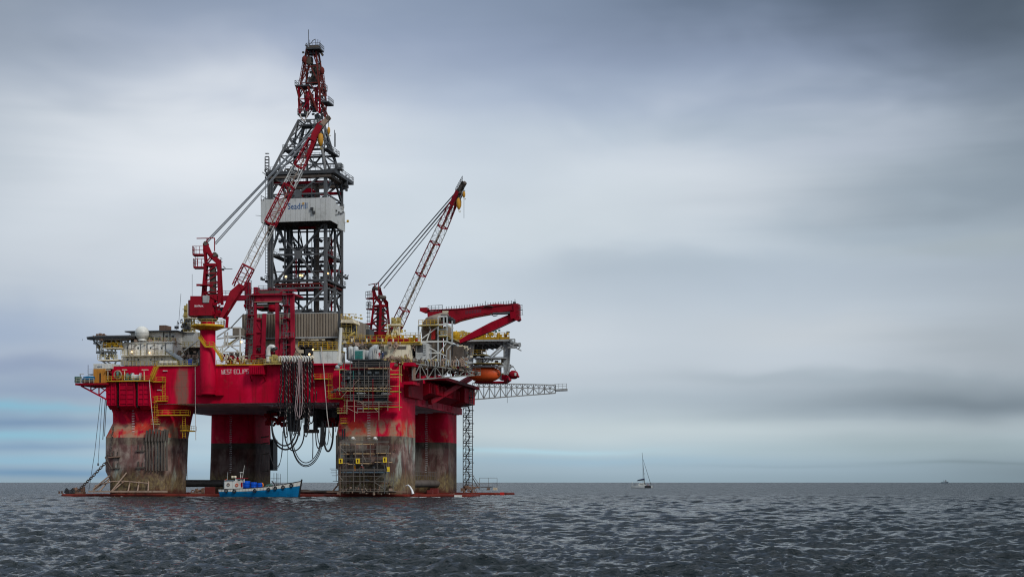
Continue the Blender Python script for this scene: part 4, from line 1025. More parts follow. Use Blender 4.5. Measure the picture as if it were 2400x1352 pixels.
    for zz, x0_, x1_ in ((tz-2.9, -3.6, -.9), (kz-.7, -3.4, -.3), (4.9 if sx < 1 else 99, -3.4, -1.0)):
        if zz > 50: continue
        b = MB(); bx(b, x0_, -1.6, zz-.35, x1_, 1.4, zz); o = part('service_platform', b, A, k)
        part('railing', rail(MB(), [P(x1_,-1.6,zz), P(x0_,-1.6,zz), P(x0_,1.4,zz)], 1.9, .9, .10), A if sx == 1.0 else M['grey'], o)
    part('ladder', ladder(MB(), P(-2.6,-1.2,kz-.6), P(-2.6,-1.2,tz-3.0), .6, .6, .09), A, k)
    if sx < 1: part('ladder', ladder(MB(), P(-2.4,-1.4,4.9), P(-2.4,-1.4,tz-5), .7, .6, .10, True), M['grey'], k)
    part('boom_rest_arm', MB().beam(P(3.0,-1.3,kz-1.2), P(6.4,-1.3,kz-1.3), .14), M['grey_dark'], k)
    clutter('fittings', [P(2.0,-2.2,1.2), P(2.6,-1.5,4.2), P(3.0,-2.0,2.4), P(2.5,-2.0,.4)], M['red_dark'], k, 5, .3, 1.0, 21)
    clutter('fittings', [P(3.3,-1.2,kz-.8), P(3.0,-1.2,kz+.8), P(-2.4,-1.4,kz+.8)], M['grey_dark'], k, 3, .2, .5, 22)
    # boom
    foot = Vector(P(4.0, 0, .2)); 
    # find the forward reach and height so that the head stands at its place
    best = None
    for i in range(400):
        reach = 10+i*.12; q = P(4.0+reach, 0, 0)
        X, Y, _ = ruv(q); px = 1200+F*X/Y
        if best is None or abs(px-tip[0]) < best[0]: best = (abs(px-tip[0]), reach, HC+(1130-tip[1])/F*Y)
    head = Vector(P(4.0+best[1], 0, 0)); head.z = best[2]
    d = (head-foot); Lb = d.length; d.normalize(); lat = Vector((-s_, c_, 0)); nrm = lat.cross(d).normalized()
    if nrm.z < 0: nrm = -nrm
    prof = [(0, hw*1.7, .4), (.07, hw*1.5, hh*.72), (.16, hw*1.15, hh*1.0), (.30, hw, hh), (.72, hw, hh*.92), (.90, hw*.7, hh*.6), (.955, .6, .75)]
    def half(t):
        for (t0, a0, b0), (t1, a1, b1) in zip(prof, prof[1:]):
            if t <= t1: f_ = (t-t0)/(t1-t0); return a0+(a1-a0)*f_, b0+(b1-b0)*f_
        return prof[-1][1:]
    def X_(t, i, j): a0, b0 = half(t); return foot+d*(Lb*t)+lat*(i*a0)+nrm*(j*b0)
    sx_ = 1.0 if sx == 1.0 else .8
    sec = [(.14, .245, 'crane_red', .27*sx_), (.245, .46, 'boom_white', .20*sx_), (.46, .65, 'crane_red', .26*sx_), (.65, .745, 'boom_white', .22*sx_), (.745, .88, 'crane_red', .28*sx_)]
    for t0, t1, mt, ck in sec:
        mt_ = M['galv'] if mt == 'boom_white' and False else M[mt]
        for i in (-1, 1):
            for j in (-1, 1):
                knots = [t0]+[p[0] for p in prof if t0 < p[0] < t1]+[t1]; bb = MB()
                for ta, tb2 in zip(knots, knots[1:]): bb.beam(X_(ta,i,j), X_(tb2,i,j), ck)
                part('boom_chord', bb, mt_, k)
        nn = max(2, round((t1-t0)*Lb/2.1)); lb_ = MB(); lt = ck*.45
        for q in range(nn):
            ta, tb2 = t0+(t1-t0)*q/nn, t0+(t1-t0)*(q+1)/nn; fl_ = q % 2 == 0
            for (i0, j0, i1, j1) in ((-1,-1,-1,1),(1,-1,1,1),(-1,-1,1,-1),(-1,1,1,1)):
                if not fl_: i0, j0, i1, j1 = i1, j1, i0, j0
                lb_.beam(X_(ta,i0,j0), X_(tb2,i1,j1), lt); lb_.beam(X_(tb2,i0,j0), X_(tb2,i1,j1), lt*.9)
        part('boom_lacing', lb_, M['boom_white'] if sx != 1.0 else mt_, k, stuff=True)
        for i, j, i2, j2 in ((-1,-1,1,-1),(-1,1,1,1),(-1,-1,-1,1),(1,-1,1,1)): part('boom_frame', MB().beam(X_(t1,i,j), X_(t1,i2,j2), .3), M['crane_red'], k)
    for i in (-1, 1):
        b = MB(); off = lat*(.18*-i)
        b.prism([X_(0,i,-1)-d*.6, X_(.16,i,-1), X_(.16,i,0), X_(.11,i,.9), X_(0,i,1)-d*.6], tuple(off)); part('boom_foot_plate', b, A, k)
        b = MB(); b.prism([X_(.80,i,-1), X_(.955,i,-1), X_(.955,i,1), X_(.90,i,1), X_(.86,i,-.2), X_(.80,i,-.5)], tuple(off)); part('boom_head_plate', b, A, k)
    part('boom_walkway', MB().beam(X_(.03,0,-.6), X_(.90,0,-.2), .42, .25), M['tan'], k)
    hd0 = X_(.93,0,0); d2 = Vector(P(1,0,0))-Vector(P(0,0,0)); d2 = (d2*.62+Vector((0,0,.70))).normalized()
    tipp = hd0+d2*4.6
    for i in (-1, 1): part('head_frame', MB().beam(hd0+lat*.45*i-d2*1.0, tipp+lat*.45*i, .3, 1.15), M['tan'] if sx == 1 else M['brown_dark'], k)
    b = MB(); b.path([hd0+lat*-.6+d2*1.2, hd0+lat*.6+d2*1.2], .75, 12); b.path([tipp+lat*-.6-d2*.5, tipp+lat*.6-d2*.5], .6, 12); part('sheave', b, M['brown_dark'], k)
    part('railing', rail(MB(), [hd0+nrm*1.0+d2*.3, tipp+nrm*1.0], 1.2, 1.0, .10), M['grey_dark'], k)
    part('head_brace', MB().beam(X_(.955,0,1), tipp+nrm*.6-d2*1.5, .3), A, k); part('head_brace', MB().beam(hd0-Vector((0,0,2.6)), tipp-Vector((0,0,2.4)), .4), M['grey_pale'], k) if sx < 1 else None
    # luffing lines: two bundles from the mast head to the boom head
    mt0 = Vector(P(-.3, 0, tz+.3)); mt1 = Vector(P(1.8, 0, tz-.2)); tgt = X_(.93, 0, 1)
    for i, (s0, e0) in enumerate(((mt0, tgt), (mt1, tgt-d*2.0))):
        for jj in (-1, 1):
            part('luffing_line', MB().path([s0+lat*.9*jj, e0+lat*.55*jj], .16 if i == 0 else .13, 6), M['luff'], k)
    # hook block and whip line with its ball
    def block(p, dz, nm, sc):
        pz = Vector(p)-Vector((0,0,dz)); part('hoist_line', MB().tube(p, pz, .09, 5), M['cable'], k)
        b = MB(); b.lathe(tuple(pz), [(.1,0),(.55*sc,-.3*sc),(.75*sc,-1.2*sc),(.70*sc,-2.4*sc),(.35*sc,-3.2*sc),(.12*sc,-3.4*sc)], 8); hb = part(nm, b, M['hook_yellow'], k)
        part('hook', MB().path([pz+Vector((0,0,-3.3*sc)), pz+Vector((0,0,-3.9*sc)), pz+Vector((.3,0,-4.2*sc)), pz+Vector((.5,0,-3.8*sc))], .1, 5), M['yellow_pale'], hb); return pz
    block(hd0+d2*1.2, 1.6, 'hook_block', 1.0)
    q = block(tipp-d2*.3, 2.4, 'whip_ball', .55)
    if sx < 1: part('hoist_line', MB().tube(q-Vector((0,0,2)), q-Vector((0,0,7.6)), .06, 5), M['cable'], k)
    return k, P
M['boom_white'] = paint('off_white_boom_paint', (.52,.52,.50), sr(130,112,96), .35, .4, .6, .5)
M['luff'] = NT('luffing_steel').done((.22,.24,.26), .5)
M['hook_yellow'] = paint('hook_yellow_paint', (.50,.24,.02), sr(80,50,24), .4, .4, .8)
k1, P1 = boom_crane('lattice_crane', 'tall red and white lattice boom crane on the thick red pedestal left of the derrick', 487, -1.9, W(487,742,-1.9), (761,273), math.radians(12), (W(487,924,-1.9), 1.95), 'SEATRAX')
# scooped foot of the pedestal on the hull side
b = MB(); q = (U(487,-1.9), -1.9)
b.lathe((q[0], q[1], 0), [(1.2, W(487,928,-2)), (1.6, W(487,922,-2)), (1.98, W(487,916,-2))], 24); part('pedestal_foot', b, M['red_dark'], k1)
part('pedestal_web', MB().box(q[0]-1.2, -1.9, W(487,918,-2), q[0]+1.2, -.003, DECK-.02), M['red'], k1)
b = MB(); pts = [Vector(R(466,790,-4)), Vector(R(482,812,-4.2)), Vector(R(500,812,-4.2)), Vector(R(522,845,-3.6))]
for p_, q_ in zip(pts, pts[1:]): b.beam(p_, q_, .35, .5)
part('stair', b, M['yellow'], k1)
b = MB()
for p_, q_ in zip(pts, pts[1:]): rail(b, [p_, q_], 1.2, .9, .10)
part('stair_railing', b, M['yellow'], k1)
part('support_leg', MB().beam(R(533,742,-1), R(531,768,-1), .6), M['red_dark'], k1)
# pair of thin whip aerials on the house
part('antenna', MB().tube(P1(-3.6,-2,4.9), P1(-3.6,-2,10.5), .05, 4), M['grey_dark'], k1)
k2, P2 = boom_crane('lattice_crane', 'red and white lattice boom crane farther back between derrick and knuckle boom crane', 885, 76.0, W(885,820,76), (1084,430), math.radians(-34), (DECK, 1.95), '', .99, 1.25, 1.05)
# ------------------------------------------------------------------ knuckle boom crane on the right
V = 34.0; kz = lambda px, py: R(px, py, V)
kc = thing('knuckle_crane', 'red folded knuckle boom crane pointing right above the yellow upper deck', 'crane', (U(1022,V+3), V+3, W(1022,800,V)))
A = M['crane_red']
b = MB(); b.lathe((U(1020,V+5), V+5, 0), [(2.2, W(1020,850,V)), (2.2, W(1020,760,V)), (2.7, W(1020,750,V)), (2.7, W(1020,742,V)), (2.0, W(1020,738,V))], 20); part('pedestal', b, A, kc)
def slab(pts, v0, dv, mat, nm, par): return part(nm, MB().prism([R(x, y, v0) for x, y in pts], (0, dv, 0)), mat, par)
mb_ = slab([(1001,730),(1045,728),(1130,716),(1160,712),(1205,713),(1216,712),(1217,722),(1205,725),(1150,733),(1110,740),(1075,749),(1060,755),(1040,753),(1003,750)], V, 2.2, A, 'main_boom', kc)
slab([(1001,727),(1070,724.5),(1148,719),(1201,712),(1201,711),(1148,717),(1070,723),(1001,725.5)], V-.25, 2.7, A, 'boom_flange', mb_)
slab([(1003,752),(1040,755),(1062,757.5),(1076,751.5),(1111,742.5),(1150,735.5),(1205,727),(1205,725.6),(1150,733.8),(1110,741),(1075,750),(1060,756),(1040,753.8),(1003,750.8)], V-.25, 2.7, A, 'boom_flange', mb_)
slab([(1203,712),(1213,711),(1216,714),(1216,740),(1218,748),(1212,752),(1205,748),(1204,735)], V-.4, 3.0, A, 'elbow', kc)
slab([(1203,738),(1210,745),(1206,750),(1160,772),(1120,788),(1078,804),(1074,798),(1110,776),(1150,755),(1190,738),(1196,730),(1204,728)], V+.2, 1.8, M['red_dark'], 'jib', kc)
slab([(1195,731),(1207,729),(1209,745),(1197,748)], V-.5, 3.2, M['red_dark'], 'jib_bracket', kc)
part('hydraulic_cylinder', MB().tube(R(1155,735,V-.3), R(1195,734,V-.3), .32, 8), M['grey_dark'], kc)
part('hydraulic_hose', MB().path([R(1149,734,V-.4), R(1153,738,V-.5), R(1158,741,V-.5), R(1166,739,V-.4)], .12, 5), M['black'], kc)
part('hydraulic_hose', MB().path([R(1133,720,V-.4), R(1139,717,V-.5), R(1147,717,V-.5), R(1156,719,V-.4)], .16, 5), M['black'], kc)
slab([(984,721),(1000,720),(1002,730),(992,732),(984,729)], V-.3, 3.0, A, 'tail_winch', kc)
part('railing', rail(MB(), [R(984,730,V-.5), R(984,729,V+3)], 1.3, 1, .1), M['grey'], kc); part('railing', rail(MB(), [R(1003,728,V-.4), R(1037,726,V-.4)], 1.3, 1.0, .1), M['grey_dark'], kc)
for i in range(26):
    x = 1046+i*6.1; y = 726-(x-1046)*.092; part('handrail_post', MB().tube(R(x,y,V+.1), R(x,y-(12 if i == 15 else 7.5),V+.1), .08, 4), M['grey_dark'], kc)
part('mast_lamp', MB().box(*R(1202,712,V)[:2], W(1206,712,V), U(1208,V), V+1, W(1206,707,V)), M['grey_dark'], kc)
part('antenna', MB().tube(R(1207,708,V), R(1207,701,V), .08, 4), M['grey_dark'], kc)
part('ladder_cage', ladder(MB(), R(1220,738,V), R(1219,716,V), 1.0, .6, .1, True), M['grey_dark'], kc)
part('plate_sign', MB().box(U(1037,V), V-.04, W(1043,732.5,V), U(1051,V), V-.01, W(1043,728.5,V)), M['cream'], mb_)
b = MB()                                  # the worn dark lettering cannot be read any more: ten smudged marks
for i in range(10):
    q = Vector(R(1091,732,V)).lerp(Vector(R(1127,728,V)), i/9.5); h_ = .85 if i % 3 else 1.0; b.box(q.x, V-.03, q.z-h_/2, q.x+.30, V-.003, q.z+h_/2)
part('faded_lettering', b, M['dark_text'], mb_, stuff=True)
part('hoist_line', MB().tube(R(1206,751,V), R(1140,782,V), .06, 4), M['cable'], kc)
# ------------------------------------------------------------------ helpers for deck structures
def pb(x0, y0, x1, y1, v0, v1, mb=None):
    """box whose front face on the plane v0 spans the photo rectangle"""
    mb = mb or MB(); xm = (x0+x1)/2
    return mb.box(U(x0, v0), v0, W(xm, y1, v0), U(x1, v0), v1, W(xm, y0, v0))
def bar(name, x0, y0, x1, y1, v, t, mat, par, v2=None, b=None): return part(name, MB().beam(R(x0,y0,v), R(x1,y1,v if v2 is None else v2), t, b), mat, par)
def block(name, label, cat, x0, y0, x1, y1, v0, v1, mat, group=None):
    return thing(name, label, cat, (U((x0+x1)/2, v0), v0, W((x0+x1)/2, y1, v0)), group)
def prail(x0, y0, x1, y1, v, mat, par, h=1.15, v2=None, sp=1.3, t=.09):
    return part('railing', rail(MB(), [R(x0,y0,v), R(x1,y1,v if v2 is None else v2)], h, sp, t), mat, par)
# ---- brown corrugated walls round the drill floor
dfl = block('drill_floor_wall', 'dirty brown corrugated wall enclosing the drill floor below the derrick', 'wall', 569, 733, 788, 790, 24, 57, None)
V = 24.0; u0, u1 = U(569,V), U(788,V); zt = W(700,735,V); zb = W(700,790,V); VB = 57.0
n = 34; pw = (u1-u0)/n
for k in range(n):
    a = u0+k*pw; b = MB(); b.box(a, V+.16, zb, a+pw-.03, V+.30, zt-.0); b.prism([(a+pw*.15, V+.162, zb), (a+pw*.32, V-.06, zb), (a+pw*.68, V-.06, zb), (a+pw*.85, V+.162, zb)], (0,0,zt-zb-.05))
    part('panel', b, M['windwall'], dfl)
n = 22; pv = (VB-V-.35)/n
for k in range(n):
    a = V+.35+k*pv; b = MB(); b.box(u1-.14, a, zb, u1, a+pv-.03, zt); b.prism([(u1-.002, a+pv*.15, zb), (u1+.22, a+pv*.32, zb), (u1+.22, a+pv*.68, zb), (u1-.002, a+pv*.85, zb)], (0,0,zt-zb-.05))
    part('panel', b, M['windwall'], dfl)
part('wall_cap', MB().box(u0, V+.1, zt+.003, u1, V+.4, zt+.2), M['grey_pale'], dfl); part('wall_foot', MB().box(u0, V-.1, zb-.35, u1+.25, V+.5, zb-.003), M['grey_pale'], dfl)
part('back_wall', MB().box(u0, VB, zb, u1, VB+.2, zt), M['windwall'], dfl); part('left_wall', MB().box(u0-.2, V, zb, u0-.003, VB, zt), M['windwall'], dfl)
part('drill_floor', MB().box(u0+.1, V+.4, zb+.1, u1-.2, VB-.1, zb+.5), M['grey_dark'], dfl)
# ---- substructure under the drill floor
sub = block('substructure', 'beige steel substructure under the brown drill floor wall', 'steel frame', 600, 790, 800, 850, 24, 57, None)
for x0, y0, x1, y1, v0, v1, mt in ((690,791,700,850,25,27,'cream'),(738,791,745,815,25,27,'cream'),(785,791,800,850,26,28,'cream'),(700,797,738,812,27,30,'cream'),(575,795,600,850,27,29,'cream'),(620,797,648,818,27,30,'cream'),(766,798,772,820,24,25,'orange_box'),(745,797,786,808,29,31,'cream')):
    part('girder', pb(x0,y0,x1,y1,v0,v1), M[mt], sub)
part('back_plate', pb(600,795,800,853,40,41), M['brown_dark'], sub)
for a in ((702,812,738,797),(702,797,738,812),(622,818,648,845),(648,818,622,845),(745,808,766,830),(786,808,772,830)): bar('brace', *a, 26, .3, M['cream'], sub)
for y_ in (794, 797.5, 802): part('pipe', MB().tube(R(706,y_,24.2), R(762,y_,24.2), .16, 6), M['cream'], sub)
clutter('machinery', [R(692+k*9, 825+(k*7)%16, 22) for k in range(12)], M['grey_dark'], sub, 5, .5, 1.8, 31)
clutter('machinery', [R(700+k*10, 830+(k*7)%16, 20) for k in range(8)], M['cream'], sub, 3, .3, 1.2, 32)
clutter('machinery', [R(602+k*7, 838+(k*5)%12, 22) for k in range(7)], M['brown_dark'], sub, 5, .5, 1.8, 33)
# ---- white pipe post between substructure and scaffold
single('vent_post', MB().tube(R(794,852,-.6), R(799,768,-.2), .42, 10), M['white'], 'tall leaning white pipe post right of the white storage box', 'pipe', R(794,852,-.6))
# ---- red portal gantry
gan = block('portal_gantry', 'dark red portal gantry crane of two trestle towers in front of the drill floor wall', 'gantry crane', 575, 680, 690, 840, 12, 20, None)
A = M['red_dark2']
for v_, tw in ((12, 1.0), (18.5, .9)):
    for a in ((597,688,597,812,1.0),(597,812,595,843,.8),(588,690,577,842,.8),(620,735,616,842,.9),(650,688,650,840,.9),(675,690,658,838,.9),(685,690,687,838,1.0)):
        bar('tower_leg', a[0],a[1],a[2],a[3], v_, a[4]*tw, A, gan, None, a[4]*tw*.8)
    for y_ in (720, 748, 778, 808):
        bar('tower_girder', 588-(y_-690)*.073, y_, 597, y_, v_, .4, A, gan); bar('tower_girder', 675-(y_-690)*.11, y_, 686, y_, v_, .4, A, gan)
        bar('tower_girder', 597, y_, 618, y_, v_, .35, A, gan)
for a in ((600,812,616,812),(600,812,617,775),(688,735,660,835),(670,735,687,800),(600,750,617,780)): bar('tower_brace', *a, 12.3, .45, A, gan)
part('tower_plate', pb(602,745,611,812,12.2,13), A, gan); part('tower_plate', pb(658,760,667,835,12.4,13), A, gan)
part('tower_plate', pb(676,745,684,838,12.6,13.4), A, gan)
part('cross_beam', pb(594,693,660,706,11.6,14), A, gan); part('cross_beam', pb(594,693,660,704,17.5,19), A, gan)
part('beam_flange', pb(594,706.2,660,708,11.4,14.2), M['tan'], gan)
part('top_deck', pb(586,688,688,691.5,11,19.5), A, gan); part('top_beam', pb(600,678,688,682,15,18), A, gan)
part('top_winch', pb(628,674,645,680,13,16), M['crane_red'], gan); part('top_winch', pb(594,673,603,688,13,15), A, gan)
part('machine_deck', pb(605,681,662,689,12.5,17), M['brown_dark'], gan)
for xa, xb in ((601,612),(662,651)): bar('knee_brace', xa, 683, xb, 692, 11.5, .4, A, gan)
prail(588,688,688,688,11,M['grey_dark'],gan); prail(606,680,660,680,12.5,M['grey'],gan)
tro = MB(); pb(600,712,646,720,12,18,tro); pb(628,710,646,727,12.5,17,tro); pb(602,716,616,726,13,17,tro); part('trolley', tro, M['brown_dark'], gan)
part('trolley_drum', MB().lathe(R(632,722,12.4), [(.2,0),(1.0,0),(1.0,1.7),(.2,1.7)], 12, 'u'), M['red_dark'], gan)
for x_ in (582, 592, 668): part('ladder', ladder(MB(), R(x_+(0 if x_ > 600 else -4),838,11.4), R(x_,692,11.4), .7, .6, .10, True), M['grey'], gan)
for x0, x1, y_ in ((580,594,738),(577,592,782),(660,676,715),(656,674,745),(656,674,790),(676,688,790)):
    o = part('landing', pb(x0,y_,x1,y_+1.5,10.6,12), A, gan); part('railing', rail(MB(), [R(x0,y_,10.6), R(x1,y_,10.6)], 1.2, .9, .09), M['grey'], o)
# runway beam reaching left behind the crane boom
part('runway_beam', pb(515,692,592,703,12.5,14.5), A, gan); prail(518,692,575,692,12.4,M['grey_dark'],gan)
part('end_tower', pb(573,660,582,692,13,15), A, gan); part('ladder', ladder(MB(), R(586,690,12.6), R(586,659,12.6), .7, .6, .1, True), M['grey_dark'], gan)
part('hanger', pb(573,703,580,722,13,14), A, gan)
clutter('machinery', [R(578+k*2,712+k*8,12.5) for k in range(3)], M['red_dark'], gan, 5, .3, 1.0, 41)
clutter('machinery', [R(605+k*6,824+(k%2)*6,14) for k in range(5)]+[R(660+k*5,828,14) for k in range(4)], A, gan, 4, .4, 1.4, 42)
# ---- white stair frame left of the gantry
wf = block('braced_tower', 'white braced steel frame between the red pedestal and the gantry', 'steel frame', 518, 770, 568, 850, 8, 14, None)
for a in ((521,810,521,850),(563,770,563,850),(530,828,530,850),(527,778,527,808),(533,778,533,808)): bar('post', *a, 8, .34, M['white'], wf)
for a in ((521,810,563,810),(521,825,563,825),(508,794,563,787),(506,813,528,813),(519,768,566,768)): bar('girder', *a, 8, .32, M['white'], wf)
for a in ((521,825,562,790),(540,810,562,826),(521,848,544,825),(544,825,556,840),(508,790,540,768),(530,838,542,826)): bar('brace', *a, 8.2, .28, M['white'], wf)
part('landing', pb(524,786,566,789,8.3,13), M['grey_pale'], wf); part('brown_wall', pb(545,769,569,788,9.5,12), M['brown'], wf)
b = MB()
for k in range(9): pb(532+k*3.6,808-k*2.4,536+k*3.6,809-k*2.4,9,11,b)
part('stair', b, M['yellow'], wf, stuff=True); bar('stringer', 531,810,563,789,9,.4,M['yellow_pale'],wf)
b = MB(); [b.box(*(U(x,10), 10, W(x,810,10), U(x+6,10), 12, W(x,801,10))) for x in (524,)]; part('cabinet', b, M['cream'], wf)
clutter('machinery', [R(522+k*6, 835+(k*5)%12, 12) for k in range(8)], M['brown_dark'], wf, 5, .5, 1.6, 43)
clutter('machinery', [R(524+k*7, 838+(k*5)%9, 8) for k in range(6)], M['red_dark'], wf, 3, .4, 1.2, 44)
single('tie_rod', MB().tube(R(541,768,7), R(571,736,10), .15, 6), M['grey'], 'thin grey slanting rod from the white frame up to the brown wall', 'rod', R(541,768,7))
# ---- accommodation block
acc = block('accommodation_block', 'rust streaked white accommodation block with two rows of small windows at the left', 'building', 283, 776, 470, 858, 5, 30, None)
def wall(x0, y0, x1, y1, v0, v1, mat='accom', par=acc, nm='wall_panel', n=1, seamw=.035):
    for k in range(n): part(nm, pb(x0+(x1-x0)*k/n+seamw, y0, x0+(x1-x0)*(k+1)/n-seamw, y1, v0, v1), M[mat], par)
wall(284,834,404,856,6.0,26,n=8); wall(285,803.5,404,832,5.5,26,n=8); wall(306,777,412,802,8.5,26,n=6)
wall(412,779,458,812,13,26,'white_panel',n=3); wall(405,812,470,856,17,26,'grey',n=4)
part('end_wall', MB().box(U(404,5.5), 5.7, W(404,832,6), U(404,5.5)+.06, 25.9, W(404,803.5,6)), M['accom'], acc)
part('roof_edge', pb(292,774.5,414,777,6.5,27), M['grey_dark'], acc); part('roof_edge', pb(412,777,456,779,12.5,27), M['cream'], acc)
part('roof_edge', pb(284,801.5,406,803.3,5.2,8.4), M['white'], acc); part('roof_hatch', pb(373,762,388,774.3,12,16), M['rustbrown'], acc)
def window(x0, y0, x1, y1, v, par, fr='white'):
    f_ = part('window', pb(x0-.5, y0-.5, x1+.5, y1+.5, v-.07, v-.005), M[fr], par); part('pane', pb(x0, y0, x1, y1, v-.12, v-.073), M['glass'], f_)
part('gallery', pb(306,801.6,412,803,7.0,8.4), M['cream'], acc); prail(340,801.6,412,801.6,7.0,M['yellow_pale'],acc)
for x in (318,336,383,398): part('downpipe', MB().tube(R(x,801,8.3), R(x,778,8.3), .12, 6), M['grey'], acc)
for x in (388,402): part('wall_vent', pb(x,786,x+5,791,8.3,8.48), M['grey'], acc)
window(347.5,790,360,798,8.5,acc); window(364,790,377,798,8.5,acc); window(315,792,330,798,8.5,acc)
for x in (298.8,324,353,379): window(x-1.6,813,x+1.6,817.5,5.5,acc); window(x-1.6,841,x+1.6,845,6.0,acc)
window(414,790,419,798,13,acc); part('doorway', pb(405,816,418,832,16.6,17), M['black'], acc); part('doorway', pb(414,843,424,856,16.6,17), M['black'], acc)
for y_, v_, x1_ in ((832.2,3.6,406),(857.5,3.2,404),(812.2,12,470)):
    x0_ = 283 if y_ != 812.2 else 404
    part('gallery', pb(x0_, y_, x1_, y_+1.6, v_, v_+2.4), M['cream'], acc); prail(x0_, y_, x1_, y_, v_, M['yellow_pale'], acc, 1.2, None, 1.1)
for x in (312, 366):
    for y0_, y1_, v_ in ((805,831,4.8),(835,857,4.8)):
        part('ladder', ladder(MB(), R(x,y1_,v_), R(x,y0_,v_), 1.0, .5, .10, True), M['brown_dark'], acc)
for x in (300,330,345,388): part('downpipe', MB().tube(R(x,832,5.3), R(x,804,5.3), .10, 6), M['grey'], acc); 
for x in (296,318,338,360,382): part('wall_lamp', pb(x-3,806,x+3,806.9,5.0,5.4), M['cream'], acc); part('wall_lamp', pb(x-3,837,x+3,837.9,5.4,5.9), M['cream'], acc)
for x, y, v, lb in ((309,825,4.6,'lit lamp at the left on the upper gallery of the white accommodation block'),(350,826.5,4.6,'lit lamp at the middle of the upper gallery of the white accommodation block'),(281.5,811,6,'lit lamp under the helideck left of the white accommodation block'),(566,801,8,'lit lamp on the white frame left of the gantry'),(725,830,-1,'lit yellow lamp beside the hose saddles'),(733.5,819,-1,'lit lamp at the left corner of the white storage box railing')):
    q = R(x,y,v); single('deck_lamp', MB().sphere(q, .26, 8, 6), M['lamp'], lb, 'lamp', q, 'lit deck lamps')
# slanted white ladder way and the curved grey arm right of the block
bar('stair_rail', 426,826,466,795,9,.3,M['white'],acc); bar('stair_rail', 424,829,464,797,11,.3,M['yellow_pale'],acc)
part('arm', MB().path([R(390,820,4), R(402,828,4), R(414,836,4), R(424,842,4), R(427,852,4), R(427,857,4)], .55, 8), M['grey_pale'], acc)
for k in range(2): bar('stair_rail', 403+k*3,836,418+k*3,852,5,.35,M['yellow_pale'],acc)
b = MB()
for k in range(8): b.beam(R(404+k*2,837+k*2,5), R(407+k*2,837+k*2,5), .3, .1)
part('stair', b, M['yellow_pale'], acc, stuff=True)
clutter('machinery', [R(430+k*6, 846+(k*5)%8, 8) for k in range(7)], M['grey_pale'], acc, 3, .3, 1.2, 51)
part('drum', MB().lathe(R(446,856,3), [(.6,0),(.6,1.5),(.1,1.5)], 10), M['blue_drum'], acc)
# satellite dome
dm = block('satellite_dome', 'big white satellite dome on the roof of the accommodation block', 'radome', 316, 764, 350, 802, 6, 10, None)
q = R(333,781,6.5); part('shell', MB().sphere(q, 17*(409/3700), 24, 16), M['dome'], dm)
part('seam', MB().lathe(q, [(1.90,-.03),(1.905,.03)], 28), M['grey_pale'], dm)
part('collar', MB().lathe((q[0],q[1],W(333,799,6.5)), [(1.15,0),(1.15,.5),(.95,.6)], 18), M['white'], dm)
for k in range(6): a = k*math.pi/3; part('leg', MB().beam((q[0]+1.0*math.cos(a), q[1]+1.0*math.sin(a), W(333,799,6.5)), (q[0]+1.2*math.cos(a+.5), q[1]+1.2*math.sin(a+.5), W(333,803.5,6.5)), .14), M['grey'], dm)
# ---- helideck at the far left, seen edge on
hd = block('helideck', 'helicopter deck seen edge on at the upper left on grey struts', 'helideck', 205, 788, 306, 800, 0, 30, None)
pl = [(U(204,6), 6), (U(226,3), 3), (U(306,3), 3), (U(306,3), 10), (U(234,3), 10), (U(204,6), 8)]
zt = W(250,792,3)
part('deck_plate', MB().prism([(x, y, zt) for x, y in pl], (0,0,.35)), M['grey_dark'], hd)
ef = MB()
for p_, q_ in zip(pl, pl[1:]+pl[:1]): ef.beam((p_[0],p_[1],zt+.5), (q_[0],q_[1],zt+.5), .3)
part('deck_edge', ef, M['grey'], hd)
b = MB()
for k in range(9): x = 225+k*9.5; b.beam(R(x,793.5,3.5), R(x,797,9), .28); 
part('deck_beam', b, M['brown'], hd)
part('girder', pb(226,793,300,796.5,3.5,4.2), M['brown'], hd); part('girder', pb(240,796,300,799,10,11), M['brown_dark'], hd)
for a in ((219,797,236,822,6),(224,796,240,812,4),(242,797,236,822,4),(262,797,262,813,5),(283,797,283,815,5),(250,798,238,806,6),(300,797,300,806,6),(228,800,240,812,4.5),(270,798,284,812,5)): bar('strut', a[0],a[1],a[2],a[3],a[4],.38,M['grey_pale'],hd)
for x0,x1,y_,v_,mt in ((242,284,814,3.5,'cream'),(229,276,842,3.5,'cream'),(226,260,822,5,'grey_pale')):
    o = part('platform', pb(x0,y_,x1,y_+2.6,v_,v_+4), M[mt], hd); part('railing', rail(MB(), [R(x0,y_,v_+3.5), R(x0,y_,v_), R(x1,y_,v_)], 1.2, 1.1, .09), M['yellow_pale' if y_ > 830 else 'yellow'], o)
for a in ((240,846,262,862),(250,846,272,862),(272,846,266,862),(236,825,234,842),(246,825,246,842),(270,817,272,842),(262,820,270,842)): bar('strut', *a, 5, .34, M['grey_pale'], hd)
clutter('fittings', [R(232+k*7, 800+(k*7)%10, 7) for k in range(10)], M['brown_dark'], hd, 5, .3, 1.2, 52)
clutter('fittings', [R(236+k*6, 826+(k*7)%12, 8) for k in range(6)], M['grey_pale'], hd, 4, .3, 1.1, 53)
clutter('fittings', [R(232+k*5, 790, 4) for k in range(3)], M['rustbrown'], hd, 6, .3, .9, 54)
clutter('fittings', [R(254+k*5, 806, 5) for k in range(6)], M['yellow'], hd, 4, .2, .8, 55)
part('windsock_pole', MB().tube(R(193,798,8), R(193,794,8), .05, 4), M['grey'], hd)
